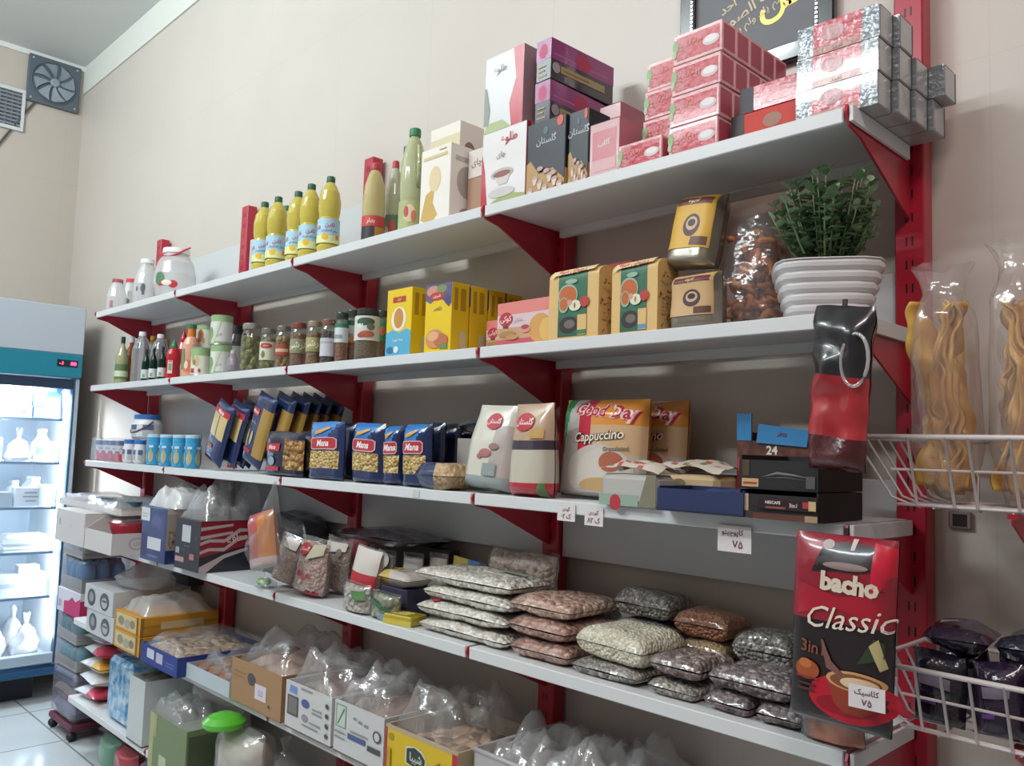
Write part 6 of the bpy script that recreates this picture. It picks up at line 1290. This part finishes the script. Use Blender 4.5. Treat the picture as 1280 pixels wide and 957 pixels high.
fr('milk_jug', 'slim white jug leaning in the middle of the third fridge shelf', 'bottle', jugm(.10, .17), 42, 2, -1.33)
fr('milk_jug', 'white jug at the hinge side of the third fridge shelf', 'bottle', jugm(.12, .17), 57, 2, -1.18)
fr('dairy_carton', 'white carton with printed lines on the third fridge shelf', 'box', carton(.14, .115, .09, FW_, {'F': [('r', .35, .7, .85, .78, mat('#9aa6b0')), ('r', .3, .5, .9, .57, mat('#9aa6b0')), ('r', .4, .28, .8, .35, mat('#9aa6b0'))]}), 34, 2, -.98, R9)
fr('dairy_carton', 'blank bright white carton at the hinge side of the third fridge shelf', 'box', carton(.085, .13, .09, FW_), 67, 2, -.97, R9)
fr('dairy_carton', 'grey white carton at the far side of the third fridge shelf', 'box', carton(.16, .09, .09, mat('#b9c4cc', .4)), -5, 2, -.98, R9)
fr('food_clamshell', 'clear clamshell box with pale food on the fourth fridge shelf', 'box', MB().box((-.13, -.09, 0), (.13, .09, .03), mat('#ccd6d4', .4), .01).box((-.125, -.085, .03), (.125, .085, .10), film(.4, .2), .02), 38, 3, -1.07, R9)
fr('food_clamshell', 'small white dish with green food on the fourth fridge shelf', 'box', MB().lathe([(.04, 0), (.06, .05), (.055, .05), (.0001, .03)], FW_, 16).lathe([(.04, .03), (.03, .06), (.0001, .065)], mat('#8fa850'), 12), -22, 3, -1.04)
fr('cake_box', 'large white box on the fifth fridge shelf', 'box', carton(.34, .13, .2, FW_, {'F': [('r', .05, .4, .5, .6, mat('#b9c6d0'))]}), 36, 4, -1.0, R9)
fr('cake_box', 'small white box on top of the large one, fifth fridge shelf', 'box', carton(.11, .045, .09, FW_), 36, 4, -1.03, R9, .131)
for u, x, s_, lb in ((-14, -1.08, 65, 'big white bag at the far side of the fridge floor'), (42, -1.06, 66, 'big tied white bag in the middle of the fridge floor'), (22, -1.32, 67, 'white bag at the back of the fridge floor'), (-72, -1.1, 68, 'white bag at the edge of the fridge floor')):
    fr('white_bag', lb, 'bag', knot_bag(.22, .17, .24, s_, film(.85, .1), 18, 14, .25), u, 5, x)
# ================================================================== SHRINK WRAPPED STACK ON THE FLOOR
sx, sy = -.225, -.195; GWR = film(.10, .10, '#eef0f4', 10, .5)
t = thing('hand_trolley', 'low dark red trolley under the wrapped trays beside the fridge', 'trolley', (sx, sy, Z0))
MB().box((-.175, -.13, .05), (.175, .13, .085), mat('#5a2434', .5), .008).build('platform', t)
for q, (x, y) in enumerate(((-.15, -.11), (.15, -.11), (-.15, .11), (.15, .11))):
    MB().tube([(x-.012, y, .0245), (x+.012, y, .0245)], .0235, mat('#22242a', .5), 12).box((x-.009, y-.01, .03), (x+.009, y+.01, .05), mat('#3a3c42')).build('caster', t)
z = Z0+.0865
TRS = [(.26, 'tall lilac grey bale at the foot of the wrapped stack', '#7d7d92', 'bale'), (.135, 'wrapped tray of teal packs, lowest of the three trays', '#4f8f9c', 'tray'), (.14, 'wrapped tray of teal packs, second of the three trays', '#45808c', 'tray'),
       (.125, 'white and magenta carton in the wrapped stack', '#d0ccd4', 'box'), (.175, 'wrapped tray of blue packs above the magenta carton', '#4a7da8', 'tray'), (.10, 'wrapped grey tray at the top of the stack beside the fridge', '#8a8c90', 'tray')]
for q, (h, lb, c, kd) in enumerate(TRS):
    t = thing({'bale': 'wrapped_bale', 'tray': 'wrapped_tray', 'box': 'magenta_carton'}[kd], lb, kd, (sx+[0, .004, -.004, .0, .003, .0][q], sy, z), radians([0, 1, -1, 1, 0, -1][q]))
    w, d = .34, .25
    if kd == 'box':
        b = carton(w, h, d, card('#c6c2cc'), {'F': [('p', [(.3, 0), (1, 0), (1, .8), (.8, .6), (.65, .75), (.5, .55), (.3, .5)], mat('#b52c62')), ('r', .05, .2, .2, .5, mat('#9a96a6'))], 'R': [('r', 0, 0, 1, .7, mat('#b02a5e'))], 'L': [('r', 0, 0, 1, 1, mat('#9a2a58'))]})
        o = b.build('carton', t); o.location = (0, -d/2, 0)
    elif kd == 'bale':
        for j in range(3):
            o = Bag(w*.94, d*.92, h*.31, prof_full, .012, 170+j, 3, lay=True, fq=8).mesh(mat(['#77748a', '#8f8478', '#6f7088'][j], .5)).build('sack', t); o.location = (0, 0, .006+h*.318*j)
        MB().box((-w/2, -d/2, .001), (w/2, d/2, h-.002), film(.12, .12, '#e4e4f0', 12, .6), .02).build('clear_film', t)
    else:
        tray(w*.96, h*.38, d*.96, card('#97908c')).build('tray', t).location = (0, -d*.48, .002)
        for i in range(4):
            for j in range(3):
                o = MB().lathe([(.026, 0), (.034, .01), (.036, h*.6), (.028, h*.75), (.014, h*.84), (.014, h*.92), (.0001, h*.92)], mat(c, .4), 12).build('bottle', t); o.location = (-w*.36+w*.24*i, -d*.3+d*.3*j, .007)
        MB().box((-w/2, -d/2, .001), (w/2, d/2, h-.002), GWR, .02).build('clear_film', t)
    z += h+.0005
# ================================================================== WIRE BASKETS AND HANGING POUCHES
WR = mat('#cfc4c2', .35, 0, 0, .4)
def basket(label, x0, x1, y0, y1, zb, zt, ins, xs, mid):
    """y0 front, y1 back; the bottom is smaller than the rim by ins; xs: positions of the front wires."""
    t = thing('wire_basket', label, 'basket', ((x0+x1)/2, (y0+y1)/2, zb)); cx, cy = (x0+x1)/2, (y0+y1)/2
    def l(x, y, z): return (x-cx, y-cy, z-zb)
    MB().tube([l(x0, y0, zt), l(x1, y0, zt), l(x1, y1, zt), l(x0, y1, zt)], .0046, WR, 8, None, True).build('rim', t)
    b = MB(); b.tube([l(x0+ins, y0+ins*.35, zb), l(x1-ins, y0+ins*.35, zb), l(x1-ins, y1, zb), l(x0+ins, y1, zb)], .0026, WR, 6, None, True)
    zm = zb+(zt-zb)*mid; f = 1-mid
    b.tube([l(x0+ins*.5+.03, y0+ins*.35*f, zm), l(x1, y0+ins*.35*f, zm)], .0026, WR, 6)
    b.build('base_wire', t)
    for x in xs: MB().tube([l(x-.006, y0-.002, zt), l(x, y0+ins*.35-.002, zb), l(x, y0+ins*.35+.012, zb-.004)], .0026, WR, 6).build('front_wire', t)
    n = 5
    for i in range(n):
        y = y0+ins*.35+(y1-y0-ins*.35)*(i+.0)/n
        MB().tube([l(x0, y0+(y1-y0)*i/n+.01, zt), l(x0+ins*.82, y+.01, zb+.012), l(x0+ins*1.3, y+.01, zb), l(x1-ins, y+.01, zb)], .0024, WR, 6).build('side_wire', t)
    xx = x0+ins+.06
    while xx < x1-ins:
        MB().tube([l(xx, y0+ins*.35, zb-.003), l(xx, y1, zb-.003), l(xx, y1, zt)], .0022, WR, 6).build('back_wire', t); xx += .12
    return t
BX0, BX1 = 4.008, 4.80
basket('upper white wire basket of yellow snacks beside the end post', BX0, BX1, -.362, -.10, 1.405, 1.521, .07, [4.112, 4.172, 4.207, 4.268, 4.33, 4.39, 4.45, 4.51], .52)
bz = X(1084, -.40, 1.13)
basket('lower white wire basket of dark packets beside the end post', 4.036, 4.80, -.365, -.095, 1.035, 1.135, .05, [4.122, 4.162, 4.205, 4.255, 4.31, 4.37, 4.43], .55)
for z in (1.36, .99):
    t = thing('basket_mount', 'red sloping bracket plate carrying the '+('upper' if z > 1.2 else 'lower')+' wire basket', 'bracket', (4.245, 0, z))
    MB().prism([(-.062, -.10), (-.062, .035), (-.30, .030), (-.30, .022)], .005, RED, Matrix(((0, 0, 1, 0), (1, 0, 0, 0), (0, 1, 0, 0), (0, 0, 0, 1)))).build('plate', t)
    MB().box((-.006, -.30, .030), (.010, -.062, .038), RED).build('rest', t)
t = thing('upright_post', 'red slotted metal post under the upper basket, at the far edge of the view', 'shelf post', (4.245, 0, Z0), 0, 'uprights of the shelving')
b = MB(); b.box((-.03, -.060, 0), (.03, -.012, 1.40-Z0), RED, .003)
for i in range(28):
    for s_ in (-.0075, .0045): b.box((s_, -.0606, .06+.05*i), (s_+.0035, -.0595, .079+.05*i), DARK)
b.build('post', t)
t = thing('post_socket', 'small dark socket plate on the wall under the upper basket', 'socket', (X(1200, -.01, 1.32), -.002, ZV(650, X(1200, -.01, 1.32), -.01)))
MB().box((-.022, -.008, -.018), (.022, 0, .018), mat('#8a7a74', .5), .003).build('plate', t)
MB().box((-.013, -.0095, -.012), (.013, -.008, .012), mat('#16100f', .5)).build('hole', t)
# --- yellow snack strips in clear bags
YS = [blotch('#c08a3a', '#dcb258', 14, .45, .5, .15), blotch('#b98438', '#d8a84c', 11, .45, .5, .15), blotch('#c99e48', '#e2c874', 16, .45, .5, .15)]
def strip(L_, W, seed):
    """One long fried strip: a thin curling ribbon with ruffled edges."""
    b = MB(); n, k = 44, 8; rows = []
    for i in range(n+1):
        s = i/n; tw = .8*sin(s*4+seed)+s*.8+.5*noise.noise(Vector((s*6, seed, 0))); w = W*(.55+.45*sin(pi*min(1, .12+s*.84))**.5)*(1+.2*noise.noise(Vector((s*7, seed, 5))))
        cxx = .006*sin(s*7+seed*1.7)+.006*noise.noise(Vector((s*9, seed, 2))); cyy = .010*cos(s*6+seed)
        for j in range(k):
            side = 1 if j < k/2 else -1; f = (j if j < k/2 else k-1-j)/(k/2-1)*2-1
            px = f*w/2; ruf = .0035*abs(f)*sin(s*34+seed*2+(1.6 if f > 0 else 0))+.006*f*f*noise.noise(Vector((s*12, f, seed)))
            py = side*.0022+ruf+.35*px*px/max(W, .01)
            rows.append((cxx+px*cos(tw)-py*sin(tw), cyy+px*sin(tw)+py*cos(tw), s*L_))
    fs = [(i*k+j, i*k+(j+1) % k, (i+1)*k+(j+1) % k, (i+1)*k+j) for i in range(n) for j in range(k)]+[tuple(reversed(range(k))), tuple(range(n*k, n*k+k))]
    return b.add(rows, fs, YS[seed % 3], True)
SB = film(.13, .16, '#fbf5f0', 20, 1); stm = [strip(.25+.04*(q % 3), .040+.008*(q % 3), q+1) for q in range(6)]; first = {}
def snackbag(label, x, y, w, d, h, n, seed, lean, flare):
    t = thing('snack_bag', label, 'bag', (x, y, 1.409), 0, 'clear bags of yellow snack strips', 0, lean); rn = random.Random(seed)
    for q in range(n):
        k = (q+seed) % 6
        if k not in first: o = stm[k].build('snack_strip', t); first[k] = o
        else: o = first[k].copy(); COL.objects.link(o); o.parent = t
        o.location = (-w*.15+w*.3*((q*5) % n+.5)/n, d*.12*(-1, 0, 1)[q % 3], .012+rn.uniform(0, .02)); o.rotation_euler = (rn.uniform(-.03, .03), rn.uniform(-.035, .035), rn.uniform(-.1, 1.3)+(q % 2)*pi)
    b = MB(); N, R_ = 22, 18; vs = []
    for j in range(R_+1):
        tt = j/R_; r = (.55+.45*min(1, tt*5))*(1-.12*tt) if tt < .78 else (.9-.30*sin((tt-.78)/.22*pi)+flare*max(0, tt-.88)*1.6)
        for i in range(N):
            a = 2*pi*i/N; q = noise.noise(Vector((cos(a)*2+seed, sin(a)*2, tt*5)))+.4*noise.noise(Vector((cos(a)*5+seed, sin(a)*5, tt*11)))
            vs.append((cos(a)*r*w*.49*(1+.05*q), sin(a)*r*d*.52*(1+.14*q)*(1 if tt < .84 else .55), h*tt+.02*q*(tt > .7)))
    b.add(vs, [(j*N+i, j*N+(i+1) % N, (j+1)*N+(i+1) % N, (j+1)*N+i) for j in range(R_) for i in range(N)]+[tuple(reversed(range(N)))], SB, True); b.build('clear_film', t)
snackbag('clear bag of yellow snack strips nearest the end post, top twisted shut', 4.130, -.235, .118, .15, .43, 16, 2, radians(-1), .2)
snackbag('clear bag of yellow snack strips in the middle, top flaring high', 4.249, -.225, .108, .14, .46, 16, 5, radians(-.5), .7)
snackbag('clear bag of yellow snack strips at the edge of the view', 4.364, -.225, .11, .14, .41, 13, 9, radians(0), .3)
# --- dark packets in the lower basket
DP = [mat('#1d1826', .2, 0, .7, .7), mat('#2a1d33', .2, 0, .7, .7), mat('#171a2a', .2, 0, .7, .7), mat('#241a1c', .25, 0, .7, .6)]
rn = random.Random(5); pos = [(4.135, -.305), (4.225, -.30), (4.315, -.30), (4.405, -.30), (4.14, -.20), (4.24, -.20), (4.35, -.19), (4.46, -.2)]
PL = ['front row, post end', 'second in the front row', 'third in the front row', 'fourth in the front row', 'back row, post end', 'second in the back row', 'third in the back row', 'fourth in the back row']
d0 = None
for q, (x, y) in enumerate(pos):
    b = Bag(.08, .12, .05, prof_full, .012, 180+q, 2.6, fq=12); m = b.mesh(DP[q % 4], 10, 12)
    m.deco(b.surf(), [('r', .2, .55, .75, .7, mat('#7a7080', .4)), ('r', .2, .3, .5, .36, mat('#5a3a7a', .4))]+([('e', .6, .25, .18, .08, mat('#b08a3c', .3))] if q in (2, 5) else []), .004)
    solo(m, 'chocolate_packet', 'dark purple sweet packet standing in the lower basket, '+PL[q], 'packet', (x, y, 1.039), radians(rn.uniform(-10, 10)), 'dark packets in the lower basket')
for q, (x, y, lb) in enumerate(((4.155, -.255, 'toward the post'), (4.27, -.25, 'in the middle'), (4.40, -.25, 'toward the edge of the view'))):
    b = Bag(.10, .13, .04, prof_full, .010, 190+q, 2.6, lay=True, fq=12); m = b.mesh(DP[(q+1) % 4], 12, 12)
    m.deco(b.surf(), [('p', [(.2, .3), (.5, .36), (.45, .5), (.22, .42)], mat('#8a8088', .3)), ('e', .7, .6, .12, .1, mat('#4a3a5a', .3))], .006)
    solo(m, 'chocolate_packet', 'dark crumpled sweet packet lying over the standing ones, '+lb, 'packet', (x, y, 1.164), radians(rn.uniform(-8, 8)), 'dark packets in the lower basket')
# --- red coffee pouch hanging from the shelf end
yP = -.43; xP0, xP1 = X(985, yP, 1.15), X(1112, yP, 1.15); xm = (xP0+xP1)/2; zt_ = ZV(668, xm, yP); zb_ = ZV(908, xm, yP); w = (xP1-xP0)*.98; h = zt_-zb_
t = thing('hanging_coffee_pouch', 'large dark red coffee pouch with cup picture hanging at the basket end', 'coffee pouch', (xm, yP+.012, zb_), radians(3), None, 0, radians(2))
b = Bag(w, h, .05, prof_full, .006, 201, 4, fq=4); RDK = foil('#8f1a2c', .3, .15); BKF = foil('#1e1519', .3, .15)
m = b.mesh(lambda s, u, v: BKF if (v < .55 or s) else RDK, 34, 44); S = b.surf()
RD2 = mat('#b3182c', .3); CP = mat('#c9996a', .35)
m.deco(S, [('p', [(0, .55), (.5, .62), (1, .55), (1, .75), (.5, .68), (0, .75)], mat('#a51c30', .3)), ('p', [(.22, .80), (.82, .84), (.82, .96), (.5, .97), (.3, .93)], BKF), ('e', .55, .86, .3, .045, BKF), ('e', .55, .845, .22, .02, mat('#8a7470')), ('e', .36, .95, .06, .025, mat('#b5a9a6')), ('p', [(.58, .93), (.62, .93), (.64, .99), (.59, .99)], mat('#c9bdb8')),
    ('p', [(.80, .68), (1, .82), (1, .96), (.8, .98)], mat('#c22036', .3)), ('e', .66, .17, .42, .12, RD2), ('e', .62, .13, .3, .05, mat('#8f1424', .3)), ('p', [(.42, .26), (.98, .26), (.88, .13), (.78, .1), (.6, .1), (.5, .14)], mat('#8f3a26', .3)), ('e', .70, .265, .28, .05, CP), ('e', .70, .262, .24, .04, mat('#7d4a2c')), ('e', .74, .258, .18, .03, mat('#d6bd98')),
    ('e', .22, .28, .13, .05, mat('#9a4a1e')), ('e', .2, .31, .07, .025, mat('#b8682c')), ('r', .1, .235, .34, .245, mat('#8a2a22')), ('r', .12, .17, .3, .185, mat('#4a2422')), ('r', .12, .2, .32, .21, mat('#4a2422')), ('p', [(.72, .36), (.86, .5), (.95, .48), (.95, .4)], mat('#2c3a26')), ('p', [(.82, .46), (.9, .5), (.98, .36), (.92, .34)], mat('#b5a878'))], .0012)
wl = mat('#d9cbb8', .4)
m.deco(S, [('t', 'bacho', .60, .755, .105, wl, {'bold': .05, 'sx': .95, 'rot': -.03}), ('t', 'Classic', .62, .575, .115, mat('#e0d4c4', .4), {'shear': .35, 'bold': .0, 'rot': .06}), ('t', '3in1', .27, .40, .065, mat('#7d4a34', .4), {'rot': -.05}), ('p', [(.36, .45), (.38, .45), (.44, .33), (.62, .28), (.6, .27), (.42, .31)], mat('#7a5048'))], .0032)
m.build('pouch', t)
MB().box((-.004, -.002, h-.01), (.004, .002, h+.012), mat('#2a1a1c')).build('hang_tab', t)
x1_, x2_ = X(1061, yP-.04, 1.1), X(1106, yP-.04, 1.1); zt1, zb1 = ZV(858, (x1_+x2_)/2, yP-.04), ZV(887, (x1_+x2_)/2, yP-.04); ww = x2_-x1_
tg = MB().box((-ww/2, 0, 0), (ww/2, .0015, zt1-zb1), TG); tg.deco(bface(ww, zt1-zb1, .001, 'F'), [('t', fa('کلاسیک'), .5, .7, .32, mat('#5a3440')), ('t', '۷۵', .5, .28, .3, mat('#5a3440'))])
solo(tg, 'hanging_price_tag', 'handwritten price tag on the front of the dark red coffee pouch', 'price tag', ((x1_+x2_)/2, yP-.04, zb1), radians(3))
# --- black and red pouch hanging from the second shelf
yP = -.435; xP0, xP1 = X(1008, yP, 1.65), X(1078, yP, 1.65); xm = (xP0+xP1)/2; zt_ = ZV(382, xm, yP); zb_ = ZV(588, xm, yP); w = (xP1-xP0)*1.05; h = zt_-zb_
t = thing('hanging_pouch', 'black topped red pouch hanging under the potted plant', 'pouch', (xm, yP+.012, zb_), radians(-4), None, 0, radians(3))
b = Bag(w, h, .055, prof_full, .014, 203, 3, fq=13); RP = blotch('#8f1c22', '#b8343a', 9, .25, .5, .5); BP = foil('#1c1c20', .3, .4); MP = foil('#4a1418', .25, .5)
b.mesh(lambda s, u, v: BP if v > .56 else MP if v < .2 else RP, 20, 30).build('pouch', t)
rg = MB(); rg.tube([(w*.36+.024*cos(a), -.030, h*.66+.045*sin(a)) for a in [2*pi*i/20 for i in range(20)]], .0032, film(.35, .2), 8, None, True); rg.build('plastic_loop', t)
MB().box((-.004, -.002, h-.01), (.004, .002, h+.012), mat('#2a1a1c')).build('hang_tab', t)
# ------------------------------------------------------------------ light
def area(name, loc, target, sx_, sy_, power, col):
    l = bpy.data.lights.new(name, 'AREA'); l.shape = 'RECTANGLE'; l.size = sx_; l.size_y = sy_; l.energy = power; l.color = col
    o = bpy.data.objects.new(name, l); COL.objects.link(o); o.location = loc
    o.rotation_euler = (Vector(target)-Vector(loc)).to_track_quat('-Z', 'Y').to_euler(); return o
area('ceiling_lamp_near', (2.2, -4.0, 3.98), (2.2, -.4, 1.0), 2.6, .16, 56, (.90, .975, 1))
area('ceiling_lamp_middle', (1.75, -2.7, 4.0), (1.5, -.3, 1.2), 1.2, .2, 56, (.90, .99, 1))
area('ceiling_lamp_right', (5.4, -2.3, 4.05), (4.4, -.3, 1.4), 1.2, .2, 42, (1, .86, .83))
area('ceiling_lamp_row', (-.4, -3.9, 3.95), (.2, -.4, 1.0), 2.0, .2, 4, (.82, .94, 1))
area('ceiling_lamp_far', (-.5, -2.3, 3.8), (-.4, -1.2, .5), 1.2, .25, 3, (.82, .93, 1))
area('ceiling_bounce_fill', (.6, -2.8, 3.7), (.2, -2.4, 4.1), 1.2, .25, 60, (.86, .97, 1))  # added out-of-view upward fill that brightens the ceiling and upper wall
area('shop_window_light', (-1.3, -4.6, 2.2), (2.0, -.4, 1.6), 2.0, 2.2, 7, (.92, .96, 1))
area('fridge_lamp', (XF-.1, -.55, z_te0-.06), (XF-.3, -.6, .6), .7, .1, 110, (.95, .985, 1))
area('fridge_side_lamp', (XF-.10, FR-.085, 1.0), (XF-.45, FR-.6, 1.0), .04, 1.4, 26, (.93, .98, 1))
wd = bpy.data.worlds.new('World'); SC.world = wd; wd.use_nodes = True
bgn = wd.node_tree.nodes['Background']; bgn.inputs[0].default_value = (1, .86, .80, 1); bgn.inputs[1].default_value = .21
SC.view_settings.view_transform = 'Standard'; SC.view_settings.look = 'None'; SC.view_settings.exposure = 0; SC.view_settings.gamma = 1; SC.view_settings.use_curve_mapping = False
SC.cycles.max_bounces = 8; SC.cycles.transparent_max_bounces = 24; SC.cycles.caustics_reflective = False; SC.cycles.caustics_refractive = False
SC.cycles.sample_clamp_indirect = 6
